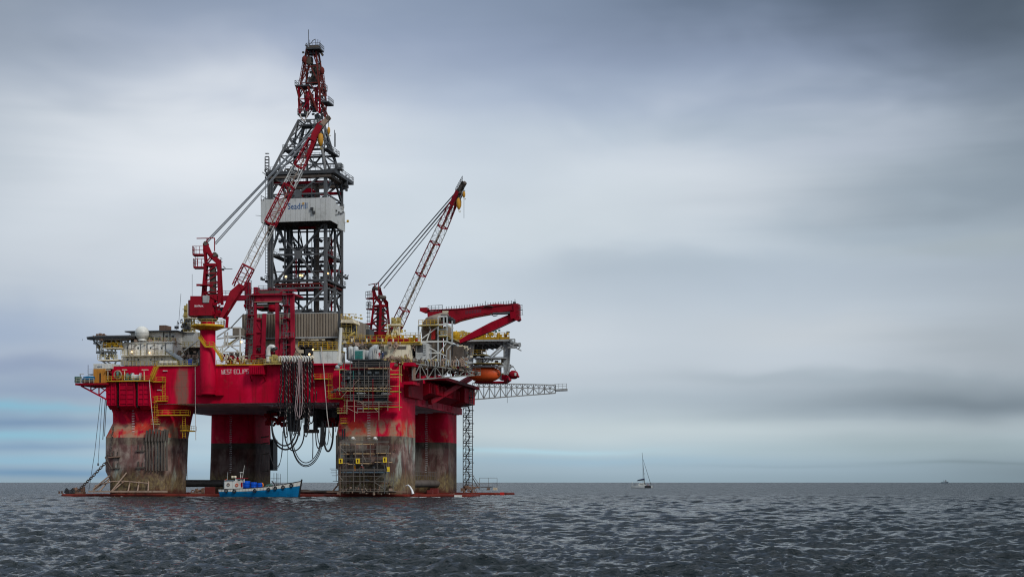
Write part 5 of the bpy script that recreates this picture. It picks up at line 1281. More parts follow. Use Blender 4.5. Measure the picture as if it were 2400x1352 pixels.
# ---- cantilever platform at the far left with truss below
cp = block('cantilever_platform', 'red cantilevered side platform with truss at the far left above the sea', 'platform', 176, 893, 252, 937, -3, 8, None)
part('floor', pb(176,897.5,252,902,-3.5,9), M['red_dark'], cp)
prail(178,897,220,897,-3.4,M['cream'],cp); prail(178,897,178,898,-3.4,M['cream'],cp,1.15,9)
for v_ in (-2.5, 6):
    bar('truss_chord', 190,904,252,937,v_,.36,M['red'],cp)
    for a in ((213,904,213,916),(232,904,232,926),(213,916,232,904),(232,926,250,910),(250,904,250,936),(232,905,252,918)): bar('truss_brace', *a, v_, .24, M['red'], cp)
def container(name, label, x0, y0, x1, y1, v0, v1, mat, ribs=9):
    t_ = block(name, label, 'container', x0, y0, x1, y1, v0, v1, mat); part('shell', pb(x0,y0,x1,y1,v0,v1), M[mat], t_)
    b = MB()
    for k in range(ribs): x = x0+(x1-x0)*(k+.5)/ribs; pb(x-.9,y0+1,x+.9,y1-1,v0-.07,v0-.002,b)
    part('corrugation', b, M[mat], t_); 
    for x in (x0, x1-.8): part('corner_post', pb(x,y0,x+.8,y1,v0-.1,v0-.003), M[mat], t_)
    return t_
ct = container('shipping_container', 'white container stacked on top of the orange one on the left platform', 219, 852, 262, 864, -1.0, 4, 'white', 12)
part('lettering', pb(228,858,239,859.6,-1.13,-1.08), M['blue_text'], ct)
ct = container('shipping_container', 'orange container with a dark door gap under the white one', 219, 864.3, 248, 897.3, -1.0, 5, 'orange_box', 10)
part('door_gap', pb(233,874,236,896,-1.15,-1.09), M['black'], ct)
t_ = block('tarpaulin_stack', 'blue tarpaulin over goods at the tip of the left platform', 'tarpaulin', 192, 881, 218, 890, -2, 2, None)
part('tarpaulin', MB().prism([R(192,889,-2), R(195,883,-2), R(203,881.5,-2), R(218,881.5,-2), R(218,889,-2)], (0,4,0)), M['blue'], t_)
part('goods', pb(192,889,217,897,-1.8,1.8), M['brown_dark'], t_)
for x, lb in ((180,'green barrel at the outer end of the left platform'),(186,'green barrel nearer the blue tarpaulin on the left platform')):
    q = R(x,897,-2); single('barrel', MB().lathe(q, [(.55,0),(.6,.4),(.55,.9),(.6,1.3),(.55,1.6),(.05,1.6)], 10), M['green'], lb, 'barrel', q, 'green barrels on the left platform')
t_ = block('lamp_post', 'short lamp post on the tip of the left platform', 'lamp post', 187, 875, 194, 897, -2, -2, None); bar('post', 188,897,188,876,-2,.14,M['grey'],t_); part('lamp_head', pb(186,875,195,876.5,-2.3,-1.7), M['white'], t_)
t_ = block('antenna_mast', 'thin aerial with rails left of the stacked containers', 'antenna', 204, 855, 209, 880, 3, 3, None); bar('pole', 206.5,882,206.5,855,3,.10,M['grey_dark'],t_); prail(206,876,218,876,2,M['grey_pale'],t_)
part('platform', pb(206,876,219,878,1,3), M['grey_pale'], t_)
# deck machinery at the left: red base of the house and mooring winches
part('winch_house', pb(262,860,350,888,1.0,9), M['red_dark'], hull)
def winch(x, w_, label, mt):
    t_ = thing('mooring_winch', label, 'winch', R(x,890,-1.5), 'mooring winches on the casing walkway')
    q = R(x,883,-1.5); part('drum', MB().lathe((q[0]-w_/2, q[1]+.8, q[2]), [(.1,0),(1.1,0),(1.1,.15),(.65,.2),(.65,w_-.2),(1.1,w_-.15),(1.1,w_),(.1,w_)], 16, 'u'), M[mt], t_)
    part('frame', MB().box(q[0]-w_/2-.2, q[1]-.4, q[2]-1.5, q[0]+w_/2+.2, q[1]+1.6, q[2]-.7), M['green'], t_); return t_
winch(301, 1.3, 'green mooring winch left of the grey drum', 'green'); winch(318, 2.2, 'fat grey drum winch near the slanted yellow stair', 'grey_pale')
t_ = thing('chain_wheel', 'tall cream chain wheel with yellow cage at the left of the winches', 'winch', R(275,890,-1.5)); q = R(276,878,-1.4)
part('wheel', MB().path([(q[0]+1.0*math.cos(a*math.pi/7), q[1], q[2]+1.0*math.sin(a*math.pi/7)) for a in range(15)], .2, 6), M['tan'], t_); part('cage', ladder(MB(), R(287,890,-1.2), R(287,867,-1.2), 1.4, .6, .14), M['yellow'], t_)
part('hub', MB().lathe((q[0]-.2,q[1]+.2,q[2]), [(.1,0),(.9,0),(.9,.5),(.1,.5)], 14, 'u'), M['green'], t_)
clutter('winch_fittings', [R(252+k*5, 872+(k*5)%12, 0) for k in range(3)]+[R(290+k*9, 886, -.5) for k in range(6)], M['rust_red'], t_, 4, .3, 1.0, 57)
for x, lb in ((338,'double headed cream lamp post over the casing walkway'),(292,'cream lamp post beside the yellow wheel cage'),(253,'cream lamp post at the left end of the casing walkway')):
    t_ = thing('lamp_post', lb, 'lamp post', R(x,890,-1.5)); bar('post', x,890,x,866,-1.5,.16,M['cream'],t_); part('lamp_head', pb(x-6,865.4,x+(8 if x == 338 else 4),867,-1.8,-1.2), M['cream'], t_)
# life raft canisters
for i, x in enumerate((379,390,401,411)):
    q = R(x, 850, 1.0); t_ = thing('life_raft', ['white life raft canister nearest the accommodation block','second white life raft canister from the left on the deck edge','third white life raft canister from the left on the deck edge','white life raft canister nearest the grey curved arm'][i], 'life raft', (q[0],q[1],DECK), 'life raft canisters on the deck edge')
    part('canister', MB().lathe((q[0]-.5*1.1, q[1], q[2]), [(.1,0),(.48,.05),(.60,.2),(.60,.9),(.48,1.05),(.1,1.1)], 12, 'u'), M['white'], t_); part('canister', MB().lathe((q[0]-.5*1.1, q[1], q[2]-1.0), [(.1,0),(.44,.05),(.50,.2),(.50,.9),(.44,1.05),(.1,1.1)], 12, 'u'), M['grey_pale'], t_)
    part('cradle', MB().box(q[0]-.5, q[1]-.4, q[2]-1.4, q[0]+.5, q[1]+.4, q[2]-.5), M['white'], t_)
# yellow vent tower and aerials left of the pedestal
vt = block('vent_tower', 'yellow and white pipe tower left of the red crane pedestal', 'tower', 428, 712, 458, 800, 14, 18, None)
for x0, y0, x1, y1, mt, w_ in ((434,716,434,800,'yellow_pale',.5),(438,712,438,800,'yellow_pale',.35),(443,735,443,800,'white',.4),(448,742,448,800,'white',.35),(455,745,455,800,'yellow_pale',.3),(429,770,429,800,'yellow_pale',.3)): bar('pipe', x0,y0,x1,y1,15,w_,M[mt],vt)
for y_ in (745,768,780): part('platform', pb(430,y_,458,y_+1.6,14,17), M['cream'], vt); prail(430,y_,458,y_,14,M['yellow_pale'],vt)
for a in ((430,768,446,745),(446,768,456,746),(436,798,456,780),(420,800,436,785),(428,725,440,725),(428,740,440,742)): bar('brace', *a, 14.5, .2, M['yellow_pale'], vt)
clutter('fittings', [R(430+k*4,760+(k*9)%30,14.5) for k in range(7)], M['cream'], vt, 4, .2, .8, 58)
for a, lb in (((418,770,424,688,.05),'long thin whip aerial left of the yellow pipe tower'),((414,772,416,752,.09),'short aerial on the accommodation roof')):
    single('antenna', MB().tube(R(a[0],a[1],12), R(a[2],a[3],12), a[4], 5), M['grey'], lb, 'antenna', R(a[0],a[1],12))
# ---- white curved ventilation pipe on the deck edge, with platform
vp = thing('vent_pipe', 'big white gooseneck vent pipe standing on the deck edge in front of the gantry', 'pipe', R(629,850,-.8))
part('pipe', MB().path([R(629,848,-.8), R(629,832,-.8), R(629,822,-.8), R(631,815.5,-.8), R(635,812,-.8), R(639,812.5,-.8), R(642,816,-.8)], .62, 14), M['white'], vp)
part('mouth', MB().tube(R(642,815.5,-.8), R(644,820,-.8), .85, 14, .95), M['black'], vp); part('flange', MB().tube(R(629,834,-.8), R(629,832,-.8), .78, 14), M['grey_pale'], vp)
walkway(618, 658, 851, -2.6, 0, 'yellow landing round the white gooseneck pipe', mat=M['yellow_pale'])
for x, lb in ((569,'cream twin lamp post on the deck edge right of the ship name'),):
    t_ = thing('lamp_post', lb, 'lamp post', R(x,851,-.3)); bar('post', x,851,x,834,-.3,.16,M['cream'],t_); part('lamp_head', pb(x-5,833,x+9,834.4,-.6,0), M['cream'], t_)
t_ = thing('pipe_rail', 'pink pipe frame behind the yellow deck railing', 'pipe', R(590,848,0)); part('pipe', MB().path([R(589,850,0), R(589,835,0), R(592,831,0), R(640,831,0)], .22, 7), M['crane_red'], t_); part('pipe', MB().tube(R(596,836,0), R(645,836,0), .15, 6), M['red_dark'], t_)
clutter('hose_fittings', [R(638+k*3, 840+(k%3)*3, -1) for k in range(5)], M['yellow_pale'], t_, 4, .3, 1.0, 59)
part('tank', pb(645,834,672,846,4,8), M['grey_pale'], t_)
# ---- white storage box on the deck edge
sbx = block('storage_box', 'plain white steel box on the deck edge between hoses and scaffold', 'container', 734, 822, 790, 853, -1.4, 6, None)
for k in range(5): part('panel', pb(734+k*11.2+.15,822,734+(k+1)*11.2-.15,851.5,-1.4,6), M['white'], sbx)
part('red_base', pb(733.5,851.6,790.5,855.5,-1.6,6), M['red'], sbx); prail(734,821.7,790,821.7,-1.4,M['yellow'],sbx); part('roof_edge', pb(733.5,819.5,790.5,821.9,-1.5,6), M['yellow_pale'], sbx)
part('roof_rail', rail(MB(), [R(700,812,10), R(790,812,10)], 1.2, 1.3, .12), M['yellow'], sbx)
single('rope', MB().path([R(752,812,-1.8), R(756,835,-1.9), R(759,870,-2), R(763,925,-1.8), R(767,975,-1.5), R(772,1010,-1), R(777,1025,-.5)], .10, 5), M['rope'], 'single pale rope hanging down past the white storage box', 'rope', R(752,812,-1.8))
single('rope', MB().path([R(457.5,860,-1.2), R(458,940,-1.3), R(459,1031,-1.2)], .09, 5), M['rope'], 'single pale rope hanging left of the crane pedestal', 'rope', R(457.5,860,-1.2))
single('rope', MB().path([R(350,890,-3.2), R(353,930,-3.2), R(357,975,-3), R(361,1010,-2)], .09, 5), M['rope'], 'pale rope hanging from the left walkway end', 'rope', R(350,890,-3.2))

gl = thing('deck_equipment', 'small tan and grey deck equipment scattered behind the left deck railing', 'machinery', R(440,850,6))
for (x0, x1, y0, y1, v_, mt, n_, sd) in ((405,462,826,852,9,'tan',9,111),(408,462,815,850,14,'brown_dark',9,112),(232,282,800,812,6,'tan',9,113),(285,404,798,802,6.5,'tan',10,114),(508,570,828,850,6,'cream',9,115),(572,655,838,851,3,'rustbrown',12,116),(660,732,835,846,4,'tan',10,117),(700,790,800,815,22,'brown_dark',12,118),(414,440,752,776,14,'grey_dark',9,119)):
    rr = random.Random(sd); clutter('equipment', [R(rr.uniform(x0,x1), rr.uniform(y0,y1), v_) for k in range(n_)], M[mt], gl, 4, .2, .9, sd)
# ------------------------------------------------------------------ right half of the topsides
# brown mud house deck: yellow railed deck, cream houses, air handling units
pd = block('pipe_deck', 'long yellow railed pipe deck above the cream houses', 'platform', 814, 790, 985, 812, 4, 40, None)
part('floor', pb(815,804,985,808.5,4,40), M['yellow_pale'], pd); part('edge_beam', pb(812,801,985,803.6,3.6,4.2), M['yellow'], pd)
prail(818,801,985,801,3.8,M['yellow'],pd,1.6,None,1.4,.13)
for x in (823,858,895,920): part('post', pb(x,793,x+2.4,801,3.5,4.0), M['cream'], pd)
prail(906,790,985,790,14,M['yellow_pale'],pd); part('edge_beam', pb(902,793,985,798,14,15), M['yellow'], pd); part('edge_beam', pb(862,788,916,792,30,32), M['crane_red'], pd)
part('red_tank', pb(868,797,882,805,6,9), M['crane_red'], pd)
clutter('deck_gear', [R(905+k*8,795+(k*3)%6,12) for k in range(10)], M['yellow'], pd, 5, .3, 1.2, 61)
clutter('deck_gear', [R(905+k*9,797+(k*3)%6,9) for k in range(8)], M['crane_red'], pd, 3, .3, 1.2, 62)
clutter('deck_gear', [R(825+k*9,797+(k*3)%6,9) for k in range(9)], M['brown_dark'], pd, 3, .3, 1.2, 63)
ch = block('deck_house', 'cream ribbed deck house with louvred vents right of the air handling units', 'building', 900, 806, 972, 842, 3, 14, None)
for k in range(7): part('panel', pb(900+k*8.2+.1,808,900+(k+1)*8.2-.1,841,3,14), M['cream'], ch)
part('louvre', pb(932,811,952,818,2.9,2.995), M['brown_dark'], ch); part('louvre', pb(862,813,890,822,4.9,5), M['brown_dark'], ch)
part('end_wall', MB().box(U(957.4,3), 3.1, W(957,841,3), U(957.4,3)+.3, 13.9, W(957,808,3)), M['cream'], ch); part('louvre', MB().box(U(957.4,3)+.302, 6, W(957,830,3), U(957.4,3)+.36, 11, W(957,813,3)), M['grey_dark'], ch)
for k in range(5): part('panel', pb(848+k*10.3+.1,808,848+(k+1)*10.3-.1,841,5,14), M['cream'], ch)
wall(812,806,848,842,12,16,'brown_dark',ch,'panel',4)
ah = block('air_handler', 'grey air handling units with curved ducts and a teal louvre on top of the scaffold', 'ventilation unit', 816, 813, 892, 843, -1, 4, None)
clutter('deck_gear', [R(818+k*8, 811, 2) for k in range(10)], M['brown_dark'], ah, 3, .2, .9, 86)
for x0 in (817, 829): part('duct', MB().lathe(R(x0+5,842,1.5), [(.75,0),(.75,2.4),(.62,3.1),(.3,3.3)], 12), M['grey_pale'], ah)
for x0 in (818.5,822,825.5): part('duct_rib', pb(x0,815,x0+1,841,.5,.7), M['white'], ah)
part('unit', pb(830,819,853,843,-1.2,2.5), M['white_panel'], ah)
for k, (y0, y1) in enumerate(((822,826),(827,831),(832,841))): part('louvre', pb(832,y0,850,y1,-1.32,-1.205), M['teal'], ah)
part('fan', MB().lathe(R(862,830,0), [(.2,-.5),(1.0,-.45),(1.05,.3),(.5,.9)], 14, 'v'), M['grey_pale'], ah); part('duct', MB().path([R(854,836,.5), R(862,838,.5), R(868,834,.5)], .6, 10), M['grey_pale'], ah)
part('duct', MB().path([R(872,842,0), R(871,830,0), R(874,820,0), R(880,816,0), R(885,817,0)], .95, 12), M['grey_pale'], ah); part('duct', MB().path([R(884,842,1), R(884,828,1), R(886,818,1)], .8, 12), M['white_panel'], ah)
for x0 in (874,879): part('duct_rib', pb(x0,820,x0+1,841,-1.1,-.9), M['white'], ah)
part('base', pb(815,841.5,893,844,-1.4,4), M['grey_dark'], ah)
# ---- yellow stair tower beside the brown wall
yt = block('stair_tower', 'pale yellow stair tower in front of the right brown wall', 'tower', 798, 740, 850, 806, 20, 30, None)
for x in (800,812,824,836): bar('post', x,746 if x < 830 else 762,x,806,22,.22,M['yellow_pale'],yt)
for y_, xb_ in ((762,822),(778,820),(792,848)): part('landing', pb(800,y_,xb_,y_+1.2,21,24), M['yellow_pale'], yt); prail(800,y_,xb_,y_,21,M['yellow_pale'],yt)
for a in ((800,757,826,747),(800,806,840,792),(812,792,832,778),(800,778,812,790)): bar('stair_stringer', *a, 21.5, .45, M['yellow_pale'], yt)
part('shelter', MB().prism([R(798,756,20), R(800,749,20), R(826,748,20), R(830,757,20)], (0,6,0)), M['cream'], yt); prail(799,748,830,748,20,M['yellow'],yt,1.4)
clutter('machinery', [R(806+k*4,762+(k*11)%20,23) for k in range(7)], M['grey_dark'], yt, 5, .3, 1.4, 64)
clutter('machinery', [R(802+k*6,744+(k*3)%6,22) for k in range(8)], M['yellow_pale'], yt, 2, .2, .6, 65)
clutter('machinery', [R(816+k*5,798+(k*3)%8,18) for k in range(7)], M['cream'], yt, 3, .3, 1.1, 66)
part('flag_post', MB().tube(R(811,748,20), R(811,739,20), .12, 5), M['yellow_pale'], yt)
dt = block('dark_tank', 'dark square tank between the brown wall and the rear crane', 'tank', 857, 770, 866, 790, 45, 50, None); part('shell', pb(857,771,866,792,45,50), M['grey_dark'], dt); prail(857,771,868,771,45,M['grey_dark'],dt)
# cream derrick-like frame at the foot of the rear crane boom
cf = block('boom_rest', 'cream lattice boom rest with yellow saddles at the foot of the rear crane boom', 'boom rest', 905, 742, 940, 800, 30, 34, None)
for a in ((912,762,906,800),(925,762,918,800),(936,758,936,800),(930,762,924,800),(930,770,938,800)): bar('post', *a, 30, .4, M['cream'], cf)
for a in ((906,798,925,765),(912,765,930,798),(918,800,936,775)): bar('brace', *a, 30, .24, M['grey_dark'], cf)
part('saddle_deck', pb(908,759,937,762.5,29,33), M['cream'], cf); part('saddle', pb(917,744,923,758,29.5,32), M['yellow_pale'], cf); part('saddle', pb(929,743,935,762,29.5,32), M['yellow_pale'], cf); part('saddle', pb(917,752,935,757,29.5,30.5), M['yellow_pale'], cf)
prail(908,759,917,759,29,M['grey_pale'],cf); clutter('fittings', [R(912+k*5,770+(k*11)%28,30) for k in range(7)], M['yellow_pale'], cf, 3, .3, 1.0, 67)
# ---- exhaust tower with its white frame
M['stack_brown'] = paint('heat_stained_stack', (.15,.115,.085), sr(60,44,34), .5, .6, .4, .6, (.26,.21,.16))
ex = block('exhaust_tower', 'white framed exhaust tower with brown stacks and black outlets under the knuckle crane', 'exhaust stack', 980, 735, 1062, 850, 10, 20, None)
for x, y0, r_ in ((1002,770,1.35),(1015,768,1.3),(1027,772,1.0),(1049,765,.9)): part('stack', MB().tube(R(x,852,14), R(x,y0,14), r_*1.1, 14), M['stack_brown'], ex)
for i, (x, y) in enumerate(((1005,752),(1012,749),(1020,746))): part('elbow', MB().path([R(x-6,772,12.5+i), R(x-5,758,12.5+i), R(x,y,12.5+i), R(x+12,y-3,12.5+i), R(x+30,y-4.5,12.5+i)], [1.15,1.15,1.1,1.05,1.0], 12), M['stack_brown'], ex)
for i, (x, y) in enumerate(((1036,740.5),(1042,741),(1048,744),(1054,747),(1059,751),(1045,749))): part('outlet', MB().tube(R(x-3,y+1,12+i*.5), R(x+7,y+3,12+i*.5), .55, 10, .70), M['black'], ex)
part('lagging', pb(997,762,1030,800,16,19), M['brown'], ex); part('red_duct', pb(1011,772,1019,795,11.5,12.5), M['red_sign'], ex)
part('hopper', MB().prism([R(1029,770,11), R(1045,770,11), R(1041,784,11), R(1033,784,11)], (0,3,0)), M['grey_pale'], ex)
for x, y0, y1 in ((981,763,800),(1027,742,852),(1048,742,800),(1060,752,806),(1040,742,760),(1007,763,770)): bar('post', x,y0,x,y1,10,.34,M['grey_pale'],ex)
for a in ((981,763,1048,760),(1027,787,1048,785),(975,801,1048,800),(1048,800,1062,806),(1048,760,1062,770),(1000,827,1030,827),(1027,742,1048,741)): bar('girder', *a, 10, .36, M['white'], ex)
for a in ((983,798,1026,766),(1003,812,1030,827),(1030,827,1048,801),(1030,827,1005,846),(1030,827,1046,834),(1048,819,1060,806),(983,798,990,764),(1000,800,1010,770)): bar('brace', *a, 10.2, .26, M['white'], ex)
for x0,x1,y_,v_ in ((981,1027,761,9),(1029,1048,786.5,9.4),(1048,1062,793,12)):
    o = part('platform', pb(x0,y_,x1,y_+1.8,v_,v_+8), M['yellow_pale'], ex); part('railing', rail(MB(), [R(x0,y_,v_+4), R(x0,y_,v_), R(x1,y_,v_)], 1.2, 1.1, .10), M['yellow'], o)
lh = block('louvre_house', 'pale grey deck house with dark louvre left of the exhaust tower', 'building', 974, 802, 1000, 842, 6, 14, None)
part('wall', pb(974,803,998,842,6,14), M['white_panel'], lh); part('louvre', pb(978,806,991,825,5.88,5.995), M['grey_dark'], lh)
for k in range(5): part('vent_slat', pb(992,806+k*5.5,998,809+k*5.5,5.8,5.99), M['grey_pale'], lh); part('clad_seam', pb(974,829+k*2.4,991,829.8+k*2.4,5.93,5.992), M['grey_pale'], lh)
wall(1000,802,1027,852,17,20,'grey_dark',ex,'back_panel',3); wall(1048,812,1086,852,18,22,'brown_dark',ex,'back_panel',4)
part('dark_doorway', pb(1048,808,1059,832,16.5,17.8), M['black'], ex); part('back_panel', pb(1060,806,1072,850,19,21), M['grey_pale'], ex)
# ---- drilling equipment and pipework along the right deck edge
pw_ = block('deck_pipework', 'dense tangle of grey and yellow pipework along the right deck edge', 'pipework', 965, 836, 1110, 860, 3, 20, None)
clutter('pipework', [R(968+k*4.4, 846+(k*5)%10+(k*.12), 5+k*.4) for k in range(30)], M['grey_pale'], pw_, 5, .25, .9, 68)
clutter('pipework', [R(966+k*6.4, 848+(k*7)%9+(k*.12), 4+k*.4) for k in range(20)], M['brown_dark'], pw_, 4, .3, 1.2, 69)
clutter('pipework', [R(970+k*6.4, 846+(k*7)%9+(k*.15), 4+k*.4) for k in range(20)], M['yellow_pale'], pw_, 2, .2, .8, 70)
clutter('pipework', [R(905+k*6, 842+(k*5)%8, 1) for k in range(10)], M['yellow_pale'], pw_, 4, .2, .9, 71)
clutter('pipework', [R(905+k*6, 842+(k*5)%8, 0) for k in range(9)], M['rustbrown'], pw_, 3, .2, .8, 72)
clutter('pipework', [R(972+k*5, 866+(k*7)%14-(k*.1), 14) for k in range(24)], M['red_dark'], pw_, 4, .4, 1.3, 87)
clutter('pipework', [R(975+k*8, 864+(k*7)%10, 12) for k in range(15)], M['brown_dark'], pw_, 4, .4, 1.4, 88)
for i in range(9):
    x = 985+i*12; q = [R(x,858,4), R(x,848-i%3,4), R(x+3,844-i%3,4), R(x+6,848-i%3,4), R(x+6,858,4)]; part('loop_pipe', MB().path(q, .13, 6), M['grey_pale'] if i % 2 else M['tan'], pw_)
for x in (1010,1032,1047,1055): bar('post', x,820,x,856,4,.20,M['grey_pale'],pw_)
# ---- stowed grey truss boom along the right side
M['truss_grey'] = paint('weathered_truss_grey', (.22,.22,.20), sr(96,82,66), .45, .5, .6, .6)
tr = block('burner_boom', 'grey truss boom stowed along the right side below the exhaust tower', 'truss boom', 966, 848, 1126, 892, 2, 16, None)
n_ = 9
def TB(t, top, bk): x = 967+(1126-967)*t; y = (851+22*t) if top else (890-12*t); return R(x, y, 1.5+13*t+(2.0*(1-.4*t) if bk else 0))
for top in (0, 1):
    for bk in (0, 1): part('chord', MB().beam(TB(0,top,bk), TB(1,top,bk), .30), M['truss_grey'] if not bk else M['grey'], tr)
for k in range(n_+1):
    t0 = k/n_
    for bk in (0, 1): part('post', MB().beam(TB(t0,0,bk), TB(t0,1,bk), .30 if k in (0, 3, 6) else .20), M['truss_grey'] if not bk else M['grey'], tr)
    part('cross_tie', MB().beam(TB(t0,0,0), TB(t0,0,1), .2), M['grey'], tr)
    if k < n_:
        for bk in (0, 1):
            a_, b_ = ((0,1) if k % 2 == 0 else (1,0)); part('diagonal', MB().beam(TB(t0,a_,bk), TB((k+1)/n_,b_,bk), .20), M['truss_grey'] if not bk else M['grey'], tr)
part('hinge_post', pb(966,849,972,891,1.4,2.4), M['tan'], tr); part('railing', rail(MB(), [TB(0,1,0), TB(1,1,0)], 1.1, 1.5, .08), M['brown_dark'], tr)
clutter('boom_fittings', [TB(k/12,1,0) for k in range(12)], M['brown_dark'], tr, 3, .2, .8, 73)
part('yellow_pipe', MB().tube(R(972,858,5), R(1008,861,7), .25, 6), M['yellow'], tr)
# ---- raised yellow deck at the right on grey legs
ud = block('pipe_rack_deck', 'yellow edged upper deck on pale legs at the right end of the rig', 'platform', 1060, 785, 1200, 880, 30, 60, None)
V = 44.0
part('deck_edge', pb(1062,790,1193,795.5,V,V+1), M['yellow'], ud); part('deck_plate', pb(1058,795.8,1196,800,V,V+18), M['grey_pale'], ud); part('deck_soffit', pb(1075,800.3,1188,806,V+1,V+17), M['grey'], ud)
prail(1062,790,1193,790,V,M['yellow'],ud,1.25,None,1.3,.14); prail(1062,789,1193,789,V+12,M['yellow_pale'],ud,1.2)
for k in range(8): part('floor_beam', pb(1080+k*13,806,1081.6+k*13,810,V+1,V+16), M['grey'], ud)
for x0,y0,x1,y1 in ((1091,800,1093,878),(1098,802,1098,878),(1104,806,1101,878),(1110,806,1104,878),(1182,806,1183,878),(1187,800,1186,878),(1192,806,1189,876),(1195,806,1191,870)): bar('leg', x0,y0,x1,y1,V+2,.55,M['grey_pale'],ud)
for a in ((1177,810,1135,848),(1181,814,1140,850),(1092,815,1062,842),(1096,822,1066,846),(1180,803,1200,796),(1190,815,1212,812),(1192,806,1216,806),(1196,800,1206,815)): bar('brace', *a, V+1, .42, M['grey_pale'], ud)
for a in ((1195,795,1207,795),(1207,795,1205,806),(1205,806,1220,804),(1220,804,1218,814),(1196,808,1222,822),(1206,815,1196,815),(1218,814,1214,818)): bar('outrigger', *a, V, .30, M['grey_pale'], ud)
for x0,x1,y_ in ((1104,1172,850),(1107,1140,830),(1110,1185,838)):
    o = part('lower_platform', pb(x0,y_,x1,y_+2,V,V+5), M['yellow_pale' if y_ != 838 else 'grey_pale'], ud); 
    if y_ != 838: part('railing', rail(MB(), [R(x0,y_,V), R(x1,y_,V)], 1.2, 1.2, .09), M['grey_pale' if y_ == 850 else 'yellow'], o)
bar('girder', 1108,858,1185,858,V+1,.5,M['grey_pale'],ud); bar('girder', 1108,838,1186,838,V+1,.35,M['grey'],ud); bar('post', 1131,812,1131,850,V+1,.2,M['grey_dark'],ud)
part('hut', pb(1116,842,1130,850,V+1,V+4), M['cream'], ud); clutter('deck_gear', [R(1112+k*3,818+(k*5)%12,V+4) for k in range(6)], M['grey_dark'], ud, 5, .4, 1.2, 74)
clutter('deck_gear', [R(1110+k*9,787,V+4) for k in range(9)], M['yellow'], ud, 4, .3, 1.1, 75); clutter('deck_gear', [R(1064+k*9,784,V+6) for k in range(5)], M['yellow_pale'], ud, 4, .4, 1.3, 76)
part('yellow_dome', MB().sphere(R(1068,786,V+5), 1.2, 12, 8), M['yellow'], ud); clutter('deck_gear', [R(1150+k*6,780,V+6) for k in range(3)], M['teal'], ud, 4, .2, .8, 77)
part('flag_pole', MB().tube(R(1184,790,V), R(1188,776,V), .08, 4), M['grey_dark'], ud); part('flag', MB().prism([R(1188,776,V), R(1195,777,V), R(1195,779.5,V), R(1189,779.5,V)], (0,.04,0)), M['grey_dark'], ud)
part('hut', pb(1183,783,1187,790,V,V+1), M['rust_red'], ud)
# ---- lifeboats
lb_ = block('lifeboat', 'enclosed orange lifeboat in its cradle under the upper right deck', 'lifeboat', 1098, 858, 1172, 892, 46, 52, None)
V = 46.0; ax = lambda x, y: R(x, y, V+2)
def boat(x0, x1, yt_, yk, vc, beam_, mat, par, nm='hull', n=12):
    rings = []
    for i in range(n+1):
        t = i/n; x = x0+(x1-x0)*t; s_ = max(.06, (1-abs(2*t-1)**3.2))**.55; ym = (yt_+yk)/2; hy = (yk-yt_)/2*s_
        c = R(x, ym, vc); hz = hy/F*(400+vc+0); rings.append([(c[0], vc+beam_*s_*math.cos(a), c[2]+hz*math.copysign(abs(math.sin(a))**.8, math.sin(a))) for a in [2*math.pi*j/16 for j in range(16)]])
    return part(nm, MB().loft(rings, True), mat, par)
boat(1097,1174,859,894,V+1.2,2.1,M['orange'],lb_)
part('canopy', MB().loft([[(R(x,y_,V+2)[0], V+2+d_*math.cos(a), R(x,y_,V+2)[2]+h_*math.sin(a)) for a in [math.pi*2*j/12 for j in range(12)]] for x,y_,d_,h_ in ((1101,866,.4,.4),(1106,863,1.2,.9),(1118,863,1.4,.9),(1125,865,1.2,.7),(1130,868,.4,.3))], True), M['orange'], lb_)
b = MB(); b.tube(R(1101,877,V-.0), R(1170,877,V-.0), .16, 6); part('rubbing_strake', b, M['rust_red'], lb_)
for x in range(1130, 1166, 8): part('window', pb(x,870.5,x+3.5,872,V+.1,V+.28), M['glass'], lb_)
ld = block('lifeboat_davit', 'red cradle beams holding the orange lifeboat', 'davit', 1110, 880, 1190, 897, 48, 54, None)
part('cradle_beam', MB().prism([R(1112,893,V+1), R(1180,893,V+1), R(1190,884,V+1), R(1190,889,V+1), R(1178,897,V+1), R(1112,897,V+1)], (0,6,0)), M['red_dark'], ld); part('cradle_post', pb(1168,856,1174,888,V+1,V+2), M['grey_pale'], ld)
part('cradle_foot', pb(1172,878,1192,890,V+2,V+5), M['red'], ld); part('foot_rail', pb(1172,874,1192,878,V+2,V+3), M['yellow_pale'], ld)
rb_ = block('rescue_boat', 'small red rescue boat hanging from a davit at the far right', 'lifeboat', 1192, 866, 1215, 888, 44, 48, None)
boat(1192,1215,869,888,V,1.4,M['crane_red'],rb_,'hull',8); part('cockpit', pb(1206,873,1210,880,V-1.5,V-1.3), M['white'], rb_); part('console', pb(1198,868,1206,872,V-.5,V+.8), M['crane_red'], rb_)
part('bow_ring', MB().tube(R(1211,880,V-1.2), R(1216,883,V-.6), .3, 8), M['crane_red'], rb_)
dv = block('rescue_davit', 'small white davit arm above the red rescue boat', 'davit', 1191, 853, 1206, 880, 44, 48, None)
bar('arm', 1190,880,1197,856,V+1,.34,M['grey_pale'],dv); bar('arm', 1197,856,1204,860,V+1,.3,M['grey_pale'],dv); bar('brace', 1191,866,1203,858,V+1,.2,M['grey_dark'],dv); part('fall', MB().tube(R(1203,859,V+1), R(1209,869,V), .08, 5), M['cable'], dv)
bar('platform_edge', 1170,855,1197,855,V+3,.3,M['grey'],dv)
single('wire', MB().tube(R(1189,890,V), R(1189,944,V), .05, 4), M['cable'], 'thin wire hanging below the red rescue boat', 'wire', R(1189,890,V))
